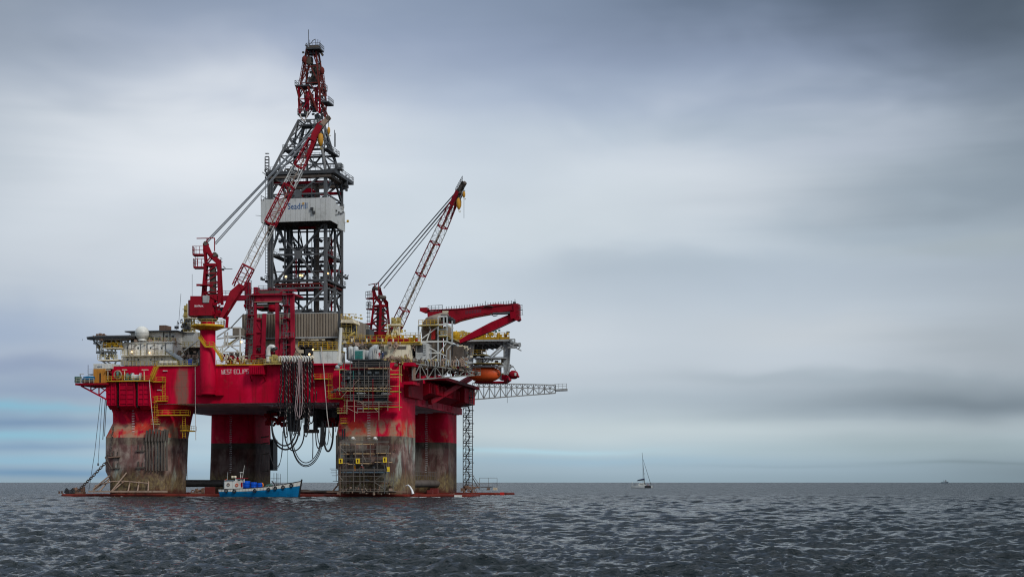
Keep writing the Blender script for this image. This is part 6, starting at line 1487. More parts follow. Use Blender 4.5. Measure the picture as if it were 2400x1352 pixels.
# ---- long flare boom reaching right from the far side
fb_ = block('flare_boom', 'long pale truss boom reaching out to the right below the lifeboats', 'truss boom', 1106, 897, 1330, 936, 76, 80, None)
V = 78.0; n_ = 15
def FBp(t, lvl, bk):
    x = 1108+(1302-1108)*t; y = {0: 936-15*t, 1: 906+5*t, 2: 897+5*t}[lvl]; return R(x, y, V+(2.6*(1-.5*t) if bk else 0))
for lvl in (0, 1, 2):
    for bk in (0, 1): part('chord', MB().beam(FBp(0 if lvl != 1 else .03,lvl,bk), FBp(1,lvl,bk), .30 if lvl else .34), M['grey_pale'] if not bk else M['grey'], fb_)
for k in range(n_+1):
    t0 = k/n_
    for bk in (0, 1):
        part('post', MB().beam(FBp(t0,0,bk), FBp(t0,2,bk), .20), M['grey'], fb_)
        if k < n_:
            part('diagonal', MB().beam(FBp(t0,0 if k % 2 == 0 else 1,bk), FBp((k+1)/n_,1 if k % 2 == 0 else 0,bk), .24), M['grey_pale'] if not bk else M['grey'], fb_)
            part('diagonal', MB().beam(FBp(t0,1,bk), FBp(t0+.5/n_,2,bk), .13), M['grey'], fb_); part('diagonal', MB().beam(FBp(t0+.5/n_,2,bk), FBp((k+1)/n_,1,bk), .13), M['grey'], fb_)
    part('cross_tie', MB().beam(FBp(t0,1,0), FBp(t0,1,1), .16), M['grey'], fb_)
part('root_brace', MB().beam(R(1108,936,V), R(1124,903,V), .5), M['grey_pale'], fb_)
part('tip_platform', MB().prism([R(1298,912,V), R(1328,910,V), R(1328,915,V), R(1300,916,V)], (0,2.4,0)), M['grey_pale'], fb_); part('railing', rail(MB(), [R(1300,911,V), R(1328,910,V), R(1328,910,V+2.4)], 1.4, 1.2, .10), M['grey_pale'], fb_)
# ---- scaffold stair tower at the far right column
ss = block('scaffold_stair', 'tall dark scaffold stair tower standing against the far right column', 'scaffold', 1084, 912, 1108, 1148, 66, 70, None)
V = 68.0; X0, X1 = 1085.5, 1107.5
for x in (X0, 1092, 1099, X1):
    for bk in (0, 2.4): part('standard', MB().tube(R(x,1150,V+bk), R(x,914,V+bk), .12, 5), M['grey_dark'], ss)
nl = 15
for k in range(nl+1):
    y = 1146-k*(1146-916)/nl
    part('deck', pb(X0 if k % 2 else 1090, y-1.7, X1 if k % 2 == 0 else 1102, y, V, V+2.4), M['grey_dark'], ss)
    for dy in (5, 9): part('guard_rail', MB().beam(R(X0,y-dy,V), R(X1,y-dy,V), .14), M['grey_dark'], ss)
    if k < nl:
        a = (1092, 1102) if k % 2 else (1102, 1092); part('stair_flight', MB().beam(R(a[0],y,V+.6), R(a[1],y-(1146-916)/nl,V+.6), .9, .12), M['grey_dark'], ss)
        part('brace', MB().tube(R(X0,y,V), R(1092,y-14,V), .07, 5), M['galv'], ss)
lp = block('landing_stage', 'small railed landing stage with stair on the far pontoon end', 'landing stage', 1106, 1112, 1166, 1148, 66, 72, None)
prail(1124,1147,1165,1147,66,M['galv'],lp,3.4,None,2.4,.09); prail(1108,1147,1124,1147,66,M['galv'],lp,1.2); bar('stair_stringer', 1107,1118,1122,1144,66,.25,M['grey'],lp); bar('handrail', 1107,1112,1124,1136,66,.12,M['galv'],lp)
part('deck', pb(1126,1140,1150,1142,66,69), M['grey'], lp); part('orange_gear', pb(1141,1143,1147,1148,66,67), M['rustbrown'], lp); part('pallet', pb(1156,1142,1163,1148,66,68), M['cream'], lp)
clutter('gear', [R(1090+k*5,1146,64) for k in range(6)], M['rustbrown'], lp, 4, .3, 1.2, 78)
single('red_end_marking', MB().box(U(1172,60)-.0, 59.96, -.3, U(1184,60), 59.99, .8), M['red_sign'], 'bright red paint mark on the far pontoon end', 'marking', (U(1172,60), 60, 0)) if False else None
part('red_mark', MB().box(U(1172,60), 59.90, -.2, U(1182,60), 59.97, .85), M['red_sign'], hull)
part('white_mark', MB().box(U(1066,-1), -1.68, -.1, U(1084,-1), -1.62, .55), M['white'], hull)
# braced rail on the right brace tube
br = thing('brace_railing', 'grey railing standing on the low brace between the right columns', 'railing', R(975,1124,20)); part('railing', rail(MB(), [(U(918,8), 18, 4.4), (U(918,8), 60, 4.4)], 2.2, 2.6, .10), M['galv'], br)
# black fender ladder strips on the far left column, right side
for i, (x, dy) in enumerate(((632,0),(635,4),(638,2))): part('fender_strip', MB().box(U(x,62), 62.0, W(x,1102,62), U(x+2.2,62), 66, W(x,1028+dy,62)), M['black'], cc)
for y in (1025,1040,1065,1105): part('ledge', MB().beam(R(612,y,60.4), R(630,y-3,60.6), .35), M['brown_dark'], cc)

# more small gear crowding the decks
gear = thing('deck_equipment', 'small tan and grey deck equipment crowded along the front of the right deck', 'machinery', R(880,845,2))
for (x0, x1, y0, y1, v_, mt, n_, sd) in ((815,900,800,808,6,'brown_dark',16,101),(818,985,808,812,2.5,'tan',14,102),(812,840,815,840,8,'brown_dark',10,103),(900,968,840,848,1,'tan',14,104),(862,900,826,842,2,'grey_dark',8,105),(985,1110,846,858,9,'tan',18,106),(1062,1100,812,850,20,'cream',12,107),(1062,1100,812,850,19,'brown_dark',14,108),(1110,1180,848,858,47,'tan',8,109)):
    rr = random.Random(sd); clutter('equipment', [R(rr.uniform(x0,x1), rr.uniform(y0,y1), v_) for k in range(n_)], M[mt], gear, 4, .2, 1.0, sd)
# ------------------------------------------------------------------ people
def skin_body(joints, bones, radii, root):
    me = bpy.data.meshes.new('b'); me.from_pydata(joints, bones, []); o = bpy.data.objects.new('b', me); COL.objects.link(o)
    m_ = o.modifiers.new('s', 'SKIN'); sv = me.skin_vertices[0].data
    for i, r_ in enumerate(radii): sv[i].radius = (r_, r_)
    sv[root].use_root = True
    o.modifiers.new('u', 'SUBSURF').levels = 1
    dg = bpy.context.evaluated_depsgraph_get(); ev = bpy.data.meshes.new_from_object(o.evaluated_get(dg))
    bpy.data.objects.remove(o); bpy.data.meshes.remove(me); return ev
M['coverall_orange'] = M['hivis']; M['coverall_red'] = NT('red_coverall').done((.35,.02,.03), .9); M['coverall_blue'] = NT('blue_coverall').done((.03,.07,.18), .9); M['dark_cloth'] = NT('dark_cloth').done((.03,.025,.03), .9)
M['helmet_white'] = NT('white_helmet').done((.7,.7,.68), .4); M['hair'] = NT('dark_hair').done((.02,.015,.012), .7); M['vest_yellow'] = NT('yellow_vest').done((.6,.45,.03), .8)
def person(pos, label, cloth, helmet, rz=0.0, pose='stand', vest=None, group=None, sc=1.0):
    """pos in rig coordinates (feet); faces +y turned by rz"""
    kn = .50; hp = .92
    J = [(0,0,hp),(0,0,1.18),(0,0,1.42),(0,.01,1.54),(0,.02,1.70)]
    if pose == 'stand':
        legs = [((-.10,0,.86),(-.12,.03,.48),(-.13,0,.08),(-.13,.14,.04)),((.10,0,.86),(.12,.05,.48),(.14,.02,.08),(.14,.16,.04))]
        arms = [((-.19,0,1.42),(-.27,.02,1.15),(-.25,.16,.93),(-.25,.24,.87)),((.19,0,1.42),(.29,.05,1.16),(.26,.25,1.05),(.25,.33,1.04))]
    elif pose == 'lean':
        J = [(0,0,hp-.08),(0,.14,1.12),(0,.30,1.30),(0,.37,1.40),(0,.44,1.52)]
        legs = [((-.10,0,.80),(-.12,.10,.44),(-.13,0,.08),(-.13,.14,.04)),((.10,0,.80),(.12,.14,.44),(.14,.02,.08),(.14,.16,.04))]
        arms = [((-.19,.30,1.30),(-.25,.42,1.05),(-.20,.62,.98),(-.19,.70,.97)),((.19,.30,1.30),(.27,.45,1.08),(.2,.64,1.02),(.19,.72,1.0))]
    else:   # sit
        J = [(0,0,.45),(0,-.02,.72),(0,0,.95),(0,.02,1.06),(0,.03,1.22)]
        legs = [((-.10,.05,.45),(-.13,.44,.47),(-.13,.46,.08),(-.13,.60,.04)),((.10,.05,.45),(.13,.44,.47),(.14,.46,.08),(.14,.60,.04))]
        arms = [((-.19,0,.94),(-.26,.05,.68),(-.18,.28,.58),(-.16,.35,.56)),((.19,0,.94),(.27,.05,.68),(.2,.28,.58),(.17,.35,.56))]
    V_ = list(J); E = [(0,1),(1,2),(2,3),(3,4)]; Rr = [.13,.14,.13,.055,.095]
    for l in legs:
        b = len(V_); V_ += l; E += [(0,b),(b,b+1),(b+1,b+2),(b+2,b+3)]; Rr += [.095,.07,.05,.045]
    for a_ in arms:
        b = len(V_); V_ += a_; E += [(2,b),(b,b+1),(b+1,b+2),(b+2,b+3)]; Rr += [.07,.05,.035,.04]
    ev = skin_body(V_, E, Rr, 0)
    t_ = thing('person', label, 'person', pos, group); t_.rotation_euler = (0,0,-TH+rz); t_.scale = (sc,)*3
    ev.name = 'body'; ev.materials.clear()
    for k_ in (cloth, 'skin', 'dark_cloth'): ev.materials.append(M[k_])
    hz = J[3][2]; hands = [a_[3] for a_ in arms]
    for p in ev.polygons:
        c = p.center
        p.material_index = 1 if (c.z > hz or any((Vector(h_)-c).length < .10 for h_ in hands)) else (2 if c.z < .12 else 0); p.use_smooth = True
    bo = bpy.data.objects.new('body', ev); COL.objects.link(bo); bo.parent = t_
    def loc(nm, mb, mat):
        me = mb.mesh(nm); me.materials.append(M[mat]); o = bpy.data.objects.new(nm, me); COL.objects.link(o); o.parent = t_; return o
    hx, hy, hz2 = J[4]; loc('helmet' if helmet != 'hair' else 'hair', MB().lathe((hx,hy,hz2+.02), [(.14,0),(.125,.02),(.11,.09),(.05,.14),(.01,.15)], 10), helmet)
    fc = MB(); 
    for s_ in (-.035, .035): fc.box(hx+s_-.012, hy+.085, hz2-.01, hx+s_+.012, hy+.10, hz2+.012)
    fc.box(hx-.012, hy+.08, hz2-.05, hx+.012, hy+.115, hz2-.015); fc.box(hx-.03, hy+.078, hz2-.075, hx+.03, hy+.092, hz2-.065); loc('face', fc, 'skin')
    if vest: c0, c1 = Vector(J[0]), Vector(J[2]); loc('vest', MB().path([c0+Vector((0,0,.12)), (c0+c1)/2, c1], [.165,.18,.15], 10), vest)
    return t_
# ------------------------------------------------------------------ upper scaffold round the windlass of the near right column
def deckpx(par, x0, x1, y, v0, v1, mat, th=1.6): return part('deck_board', pb(x0, y-th/2, x1, y+th/2, v0, v1), M[mat], par)
def pole(par, x, y0, y1, v, mat='galv', r_=.085, nm='standard', x2=None): return part(nm, MB().tube(R(x, y1, v), R(x if x2 is None else x2, y0, v), r_, 5), M[mat], par)
def ledger(par, x0, x1, y, v, mat='galv', r_=.07, y2=None): return part('ledger', MB().tube(R(x0, y, v), R(x1, y if y2 is None else y2, v), r_, 5), M[mat], par)
wl = block('windlass_housing', 'dark grey anchor windlass housing inside the upper scaffold', 'windlass', 800, 858, 912, 940, -1.5, 0, None)
part('casing', pb(807,866,909,887,-1.6,-.1), M['grey_dark'], wl); part('casing', pb(813,889,840,906,-1.2,-.1), M['black'], wl); part('casing', pb(845,889,908,907,-1.3,-.1), M['grey_dark'], wl)
part('casing', pb(832,918,850,938,-1.2,-.1), M['grey_dark'], wl); part('casing', pb(878,916,908,940,-1.2,-.1), M['grey_dark'], wl); part('casing', pb(826,845,912,860,-.6,.8), M['black'], wl)
for x in (822,842,864,868,882,886,904): part('motor', MB().lathe(R(x,873,-2.0), [(.05,-.2),(.36,-.15),(.36,.3),(.05,.5)], 8, 'v'), M['grey_pale'], wl)
part('gear_wheel', MB().path([(R(836,932,-1.5)[0]+.75*math.cos(a*math.pi/7), -1.5, R(836,932,-1.5)[2]+.75*math.sin(a*math.pi/7)) for a in range(15)], .14, 5), M['grey'], wl)
part('gear_wheel', MB().path([(R(888,902,-1.6)[0]+.6*math.cos(a*math.pi/7), -1.6, R(888,902,-1.6)[2]+.6*math.sin(a*math.pi/7)) for a in range(15)], .14, 5), M['grey'], wl)
for y in (895,902,925,932): part('pipe', MB().tube(R(848,y,-1.5), R(905,y,-1.5), .14, 5), M['grey'], wl)
clutter('windlass_gear', [R(806+k*7, 876+(k*17)%56, -1.6) for k in range(15)], M['grey_dark'], wl, 5, .3, 1.2, 81)
clutter('windlass_gear', [R(812+k*9, 880+(k*13)%50, -1.9) for k in range(10)], M['grey_pale'], wl, 2, .15, .6, 82)
us = block('scaffold', 'upper scaffold of tubes and weathered boards round the windlass on the near right column', 'scaffold', 781, 842, 938, 968, -4, 0, None)
F_, B_ = -4.0, -2.2
for x, y0, y1, m_ in ((796,866,925,'yellow_pale'),(807,845,912,'galv'),(821,845,938,'galv'),(828,868,906,'teal'),(841,845,938,'galv'),(854,848,930,'galv'),(864,880,960,'galv'),(874,888,960,'crane_red'),(829,888,965,'crane_red'),(898,850,922,'galv'),(909,846,950,'galv'),(913,850,925,'galv'),(936,855,962,'yellow_pale'),(940,856,895,'yellow_pale'),(851,940,966,'tan'),(831,937,988,'tan'),(888,940,984,'tan'),(813,937,970,'tan'),(838,955,968,'galv'),(909,925,962,'tan')):
    pole(us, x, y0, y1, F_, m_)
for x in (803,834,860,890,904): pole(us, x, 848+(x%7), 915+(x%19), B_, 'brown')
for x0, x1, y, m_, th in ((783,806,865.5,'board',2.0),(818,860,861.5,'rustbrown',2.4),(862,912,863,'board',2.2),(806,912,887.5,'grey',1.2),(792,912,909,'board',2.2),(786,808,913,'brown',1.8),(812,838,938.5,'tan',1.5),(838,912,941,'brown',1.8),(836,856,921.5,'white_panel',1.6),(894,912,922,'white_panel',1.6),(852,888,957,'green_yellow',1.8),(888,936,953,'green_yellow',1.4),(915,937,876.8,'green_yellow',1.6),(914,934,917,'green_yellow',1.6),(838,852,957,'white_panel',1.2)):
    n_ = max(1, int((x1-x0)/14))
    for k in range(n_): part('deck_board', pb(x0+(x1-x0)*k/n_+.15, y-th/2+(k%2)*.15, x0+(x1-x0)*(k+1)/n_-.15, y+th/2+(k%2)*.15, F_+.1, B_+1.2), M[m_], us)
for x0, x1, y in ((796,913,854),(796,913,849),(800,912,881),(800,912,899),(800,912,903),(806,912,930),(806,912,926),(836,936,947),(836,936,943),(820,913,893)): ledger(us, x0, x1, y, F_)
for x0, x1, y in ((812,912,952),(796,912,916),(915,937,868),(915,937,884),(915,937,905),(831,888,965)): ledger(us, x0, x1, y, F_, 'tan' if y > 940 else 'yellow_pale')
for a in ((830,900,844,886),(812,955,838,968),(876,956,888,966),(898,916,909,900),(800,932,812,918),(860,952,842,940)): part('brace', MB().tube(R(a[0],a[1],F_), R(a[2],a[3],F_), .07, 5), M['tan'], us)
clutter('scaffold_couplers', [R(784+k*6, 911+(k*5)%6, -3.5) for k in range(5)]+[R(845+k*8, 912, -3.2) for k in range(8)], M['brown_dark'], us, 4, .2, .8, 83)
part('lattice_beam', (lambda b: [b.beam(R(786+k*5,911 if k % 2 else 916,F_+.2), R(791+k*5,916 if k % 2 else 911,F_+.2), .16) for k in range(25)] and b)(MB()), M['brown'], us, stuff=True)
part('lattice_beam', (lambda b: [b.beam(R(848+k*5,942 if k % 2 else 947,F_+.2), R(853+k*5,947 if k % 2 else 942,F_+.2), .14) for k in range(12)] and b)(MB()), M['brown'], us, stuff=True)
part('lamp', MB().lathe(R(797,852,-3.6), [(.05,-.4),(.55,-.3),(.65,.2),(.1,.4)], 10, 'v'), M['white'], us); part('lamp', MB().lathe(R(791,860,-3.6), [(.05,-.4),(.5,-.3),(.6,.2),(.1,.4)], 10, 'v'), M['grey_pale'], us)
# ------------------------------------------------------------------ lower scaffold
ls = block('scaffold', 'lower scaffold with yellow baskets in front of the near right column near the water', 'scaffold', 775, 1030, 925, 1160, -5.5, -1, None)
F_, B_ = -4.6, -2.4
for x, y0, y1, m_ in ((797,1035,1160,'tan'),(804,1035,1155,'galv'),(811,1040,1152,'galv'),(828,1078,1152,'galv'),(833,1036,1092,'galv'),(843.5,1095,1156,'galv'),(850,1040,1110,'galv'),(853,1092,1156,'galv'),(868,1040,1085,'galv'),(877,1095,1156,'galv'),(884,1036,1104,'galv'),(901,1088,1156,'grey'),(906,1052,1100,'galv'),(910,1042,1130,'galv'),(922,1105,1152,'galv'),(918,1108,1130,'galv'),(868,1070,1086,'galv'),(891,1042,1062,'galv')): pole(ls, x, y0, y1, F_, m_, .085)
for x in (793,808,820,846,860,888,904): pole(ls, x, 1042+(x%9)*3, 1150-(x%5)*4, B_, 'brown', .065)
for x0, x1, y, m_, th in ((796,809,1041.5,'board',1.4),(831,868,1040,'board',1.8),(800,816,1063,'board',1.6),(828,871,1062.5,'board',2.0),(881,908,1061.5,'board',2.0),(872,885,1068,'grey_dark',1.4),(802,814,1085,'board',1.6),(815,827,1087.5,'board',1.6),(841,868,1085.5,'board',2.0),(878,912,1082.5,'board',1.8),(800,905,1106,'bluegrey',3.2),(795,925,1151,'brown',1.4),(906,925,1126,'grey',1.2)):
    if m_ == 'bluegrey' and 'bluegrey' not in M: M['bluegrey'] = paint('blue_grey_deck_paint', (.09,.13,.16), (.06,.06,.06), .3, .3)
    n_ = max(1, int((x1-x0)/13))
    for k in range(n_): part('deck_board', pb(x0+(x1-x0)*k/n_+.15, y-th/2+(k%2)*.12, x0+(x1-x0)*(k+1)/n_-.15, y+th/2+(k%2)*.12, F_+.1, B_+1.2), M[m_], ls)
for x0, x1, y in ((797,912,1036),(797,912,1033),(797,868,1056),(797,912,1052),(797,868,1073),(797,912,1077),(884,912,1070),(797,905,1099),(797,905,1102),(797,905,1115.5),(790,910,1127.5),(797,905,1147),(840,868,1080)): ledger(ls, x0, x1, y, F_, 'galv', .075)
for x0, x1, y in ((773,800,1098),(775,800,1107),(778,800,1114),(780,800,1127),(776,796,1102)): ledger(ls, x0, x1, y, -1.5, 'galv', .06)
pole(ls, 788, 1094, 1128, -1.5)
for a in ((790,1110,804,1126),(797,1048,812,1062),(850,1066,858,1082),(878,1126,902,1110),(878,1130,902,1146),(901,1150,910,1128),(908,1060,914,1044),(804,1096,812,1086),(830,1152,846,1130)): part('brace', MB().tube(R(a[0],a[1],F_), R(a[2],a[3],F_), .08, 5), M['galv'], ls)
for x, y in ((827,1027),(879,1027)):
    part('lamp', MB().lathe(R(x,y,-3.2), [(.05,-.4),(.42,-.3),(.5,.2),(.1,.4)], 10, 'v'), M['white'], ls); part('lamp_bracket', MB().path([R(x-5,y+3,-3), R(x-3,y-2,-3), R(x+3,y-2,-3), R(x+6,y+3,-3)], .07, 5), M['grey_pale'], ls)
clutter('scaffold_couplers', [R(800+k*9, 1072+(k*17)%60, -3.6) for k in range(11)], M['grey_dark'], ls, 2, .2, .6, 84)
clutter('scaffold_couplers', [R(800+k*10, 1149, -4) for k in range(12)], M['tan'], ls, 3, .2, .8, 85)
part('anchor_block', pb(821,1064,827,1086,-2.6,-1.8), M['navy'] if False else M['grey_dark'], ls); part('anchor_block', pb(808,1066,817,1082,-2,-1), M['black'], ls)
part('dark_slab', pb(881,1043,910,1060,-.7,-.15), M['brown_dark'], cb); part('dark_slab', pb(800,1043,830,1058,-.7,-.15), M['brown_dark'], cb); part('dark_slab', pb(828,1088,905,1098,-.5,-.15), M['brown_dark'], cb)  # dark brown slabs proud of the column face behind the scaffold
for i, (x, y) in enumerate(((798,1080),(838,1080),(901.5,1077))):
    t_ = thing('work_basket', ['yellow work basket at the left end of the lower scaffold','yellow work basket in the middle of the lower scaffold','yellow work basket at the right end of the lower scaffold'][i], 'basket', R(x,y+6,-5), 'yellow work baskets on the lower scaffold')
    b = MB(); pb(x-4,y-6,x+4,y-4,-5.2,-4.7,b); pb(x-4,y+4,x+4,y+6,-5.2,-4.7,b); pb(x-4,y-4,x-2,y+4,-5.2,-4.7,b); pb(x+2,y-4,x+4,y+4,-5.2,-4.7,b); part('frame', b, M['basket_yellow'], t_) if 'basket_yellow' in M else M.__setitem__('basket_yellow', paint('bright_yellow_paint', (.75,.52,.02), (.4,.28,.04), .15, .15)) or part('frame', b, M['basket_yellow'], t_)
    part('back', pb(x-2,y-4,x+2,y+4,-4.8,-4.7), M['rustbrown'], t_)
q = R(910,1105,-5); single('life_vest_rack', MB().box(q[0]-.3, -5.2, q[2], q[0]+.3, -4.8, q[2]+1.2).box(q[0]-.25, -5.25, q[2]+.4, q[0]+.25, -5.2, q[2]+.7), M['basket_yellow'], 'small yellow and white box at the right post of the lower scaffold', 'box', q)
person(R(832,1104,-4.2), 'worker in orange coverall and yellow vest with white helmet on the blue grey scaffold deck', 'coverall_orange', 'helmet_white', .5, 'stand', 'vest_yellow')
person(R(851,1104,-4.2), 'worker in red coverall bending on the blue grey scaffold deck', 'coverall_red', 'helmet_white', 2.6, 'lean')
person(R(822,1061.5,-3.6), 'dark clothed worker at the left of the middle scaffold boards', 'dark_cloth', 'hair', 1.2, 'stand')
person(R(889,841,-1.8), 'worker in red coverall beside the curved grey duct above the upper scaffold', 'coverall_red', 'helmet_white', 3.0, 'stand')
person(R(897,841.5,-1.8), 'worker in blue coverall right of the red clothed one above the upper scaffold', 'coverall_blue', 'helmet_white', 2.6, 'stand')
# black fender strips at the left edge of both columns
for x, y0, y1 in ((787,1020,1098),(790,1014,1100),(801,1005,1030),(806,1004,1028)): part('fender_strip', pb(x,y0,x+2.6,y1,-1.6,-1.2) if x > 800 else pb(x,y0,x+2,y1,-.6,1.0), M['brown_dark'] if x < 800 else M['black'], cb)
part('pad_eye', MB().path([(R(925,1054,-.3)[0]+.28*math.cos(a*math.pi/4), -.3, R(925,1054,-.3)[2]+.28*math.sin(a*math.pi/4)) for a in range(9)], .08, 5), M['rustbrown'], cb)
# free standing scaffold poles behind the boat
fp = block('pole_frame', 'thin free standing scaffold poles behind the blue boat bow', 'scaffold', 634, 1105, 660, 1148, 14, 15, None)
for x, y0 in ((642,1108),(648,1108),(651.5,1109),(657,1110),(645,1127)): pole(fp, x, y0, 1150, 14, 'grey', .06)
ledger(fp, 634, 658, 1121, 14, 'grey', .06); ledger(fp, 636, 657, 1131, 14, 'grey', .05)
bp_ = block('pole_frame', 'thin poles and bracket beside the near left column above the left brace', 'scaffold', 432, 1092, 440, 1125, 8, 10, None)
for x in (434,438.5): pole(bp_, x, 1092, 1126, 8, 'grey', .07)
for y in (1095,1101,1107,1113): ledger(bp_, 434, 438.5, y, 8, 'grey', .06)
# ------------------------------------------------------------------ banded hoses on the hull front
def stripemat2():
    t = NT('banded_hose_sleeve'); oc = t.pos; X, Y, Z = t.sep(oc)
    k = t.math('FRACT', t.math('DIVIDE', t.math('ADD', Z, t.math('MULTIPLY', X, 2.1)), 1.35))
    return t.done(t.mix((.012,.008,.009), (.30,.24,.21), t.math('MULTIPLY', t.math('LESS_THAN', k, .24), t.step(t.noise(.6,3,.5), .40, .50))), .6)
M['stripe'] = stripemat2(); M['rope_pink'] = NT('faded_pink_hose').done((.40,.30,.30), .8)
rack = block('hose_rack', 'row of white curved hose saddles on the deck edge with red shelf', 'rack', 654, 832, 736, 850, -1.6, 0, None)
part('shelf', pb(655,846,734,852,-2.0,0), M['rust_red'], rack)
for k in range(13):
    x = 657+k*6.2; q = [R(x-2.4,848,-1.9), R(x-2.4,839,-1.9), R(x-1.5,836,-1.9), R(x,835,-1.9), R(x+1.5,836,-1.9), R(x+2.4,839,-1.9)]
    part('saddle', MB().path(q, .22, 6), M['white'] if k % 4 else M['cream'], rack)
r3 = random.Random(5); hl = []
desc = ['leftmost, swinging out wide to the left','ending above the hull bottom','nearly straight','bent at its lower end','tight against its neighbour','hanging in front of its neighbours']
k = 0
ORD = ['leftmost','second','third','fourth','fifth','sixth','seventh','eighth','ninth','tenth','eleventh','twelfth','thirteenth','fourteenth','fifteenth','sixteenth','seventeenth','eighteenth','nineteenth','twentieth','twenty first','twenty second','twenty third','twenty fourth','twenty fifth','twenty sixth','twenty seventh','rightmost']
for i in range(28):
    x = 659+i*2.72; mt = 'stripe' if i % 7 not in (3,) else 'black'; v_ = -1.3-.9*((i*7)%3)/2
    xb = x+r3.uniform(-9,5); yb = [962,985,1000,948,975,1012][(i*5)%6]+r3.uniform(-10,10)
    if i == 0: xb, yb = 651, 946
    if i == 1: xb, yb = 657, 952
    xm = x+(xb-x)*.45+r3.uniform(-2.5,2.5)
    pts = [Vector(R(x,842,v_+.2)), Vector(R(x,848,v_-.4)), Vector(R((x+xm)/2,870,v_-.3)), Vector(R(xm,900,v_-.2)), Vector(R((xm+xb)/2,930,v_-.1)), Vector(R(xb,yb,v_+.2))]
    if i % 3 == 0: pts += [Vector(R(xb+2,yb+5,v_+.3)), Vector(R(xb+5,yb+3,v_+.4)), Vector(R(xb+7,yb-25,v_+.5))]
    o = single('hose', MB().path(pts, .10+.06*((i*3)%4)/3, 6), M[mt], '%s %s hose from the left hanging down the hull front' % (ORD[i], 'banded' if mt == 'stripe' else 'plain black') if i not in (0, 27) else '%s pale banded black hose of the bundle hanging down the hull front' % ORD[i], 'hose', R(x,842,v_), 'hoses hanging from the saddles on the hull front')
for (x0, xb, x1, yb, lb) in ((700,695,703,984,'left one of two pale hose loops hanging long in front of the banded hoses'),(704,699,709,978,'right one of two pale hose loops hanging long in front of the banded hoses')):
    pts = [R(x0,840,-2.6), R(x0-1,870,-2.7), R(x0-5,920,-2.8), R(xb-4,960,-2.8), R(xb-1,yb-3,-2.8), R(xb+3,yb,-2.8), R(xb+7,yb-6,-2.8), R(x1,940,-2.7), R(x1-1,880,-2.7), R(x1-2,842,-2.6)]
    single('hose', MB().path(pts, .085, 6), M['rope_pink'], lb, 'hose', R(x0,840,-2.6))
loops = [  # (x0,y0,x1,y1,ybottom,radius,v,label)
 (637,985,697,980,1044,.20,-2.0,'upper one of two thick black hose loops swinging left under the hull'),
 (637,992,702,985,1053,.22,-1.6,'lower one of two thick black hose loops swinging left under the hull'),
 (665,985,713,1005,1056,.17,-1.2,'black hose loop in the middle between the two thick loops and the deep ones'),
 (680,955,754,1000,1084,.12,-1.8,'shallowest of the three deep hose loops under the hull'),
 (678,960,755,1005,1090,.12,-1.4,'middle one of the three deep hose loops under the hull'),
 (677,965,757,1010,1093,.11,-1.0,'deepest of the three deep hose loops under the hull'),
 (757,990,781,1000,1057,.24,1.0,'thick short hose loop just left of the near right column'),
 (760,1000,771,990,1042,.10,2.0,'thin narrow hose loop inside the thick short one'),
 (666,985,676,975,1025,.12,-1.2,'small black hose loop below the left part of the bundle'),
 (690,985,706,985,1015,.12,-1.2,'small black hose loop below the pale hoses'),
 (684,985,692,985,1019,.12,-1.0,'small black hose loop left of the pale hoses'),
 (712,995,722,985,1023,.13,-1.5,'small banded hose loop in front of the hanging frame'),
 (725,975,734,975,992,.12,-.6,'small black hose loop between the hanging frame posts'),
 (632,1040,664,1000,1093,.08,-.6,'thin hose loop in front of the far left column edge'),
 (634,1045,662,1010,1097,.07,-.3,'thinner lower hose loop in front of the far left column edge'),
 (740,1010,752,1000,1050,.14,1.0,'short black hose loop right of the hanging frame'),
 (744,1005,764,985,1046,.12,2.0,'bent black hose loop crossing the vertical cable bundle')]
for x0,y0,x1,y1,yb,r_,v_,lb in loops:
    p, q = R(x0,y0,v_), R(x1,y1,v_); single('hose', MB().path(u_hang(p, q, W((x0+x1)/2,yb,v_)), r_, 6), M['black'] if 'banded' not in lb else M['stripe'], lb, 'hose', p, 'black hose loops hanging under the hull')
for x, y0, y1, r_, v_, lb, mt in ((755.5,985,1045,.26,3,'thick black vertical hose left of the near right column','black'),(733,1012,1074,.12,0,'straight black hose hanging from the hanging frame','black'),(674,955,1146,.05,-1,'thin green line hanging down to the water right of the boat bow','green'),(684,950,1010,.28,-.4,'thick dark hose ending level with the hanging frame','black'),(758,985,1042,.16,3.4,'black hose beside the thick vertical one','black'),(762,985,1020,.10,4,'thin black line right of the vertical hoses','black'),(787,985,1012,.10,3,'short thin line beside the near right column','black'),(780,990,1024,.2,3,'thick black hose end touching the near right column','black')):
    single('hose', MB().path([R(x,y0,v_), R(x+.4,(y0+y1)/2,v_), R(x-.3,y1,v_)], r_, 6), M[mt], lb, 'hose', R(x,y0,v_))
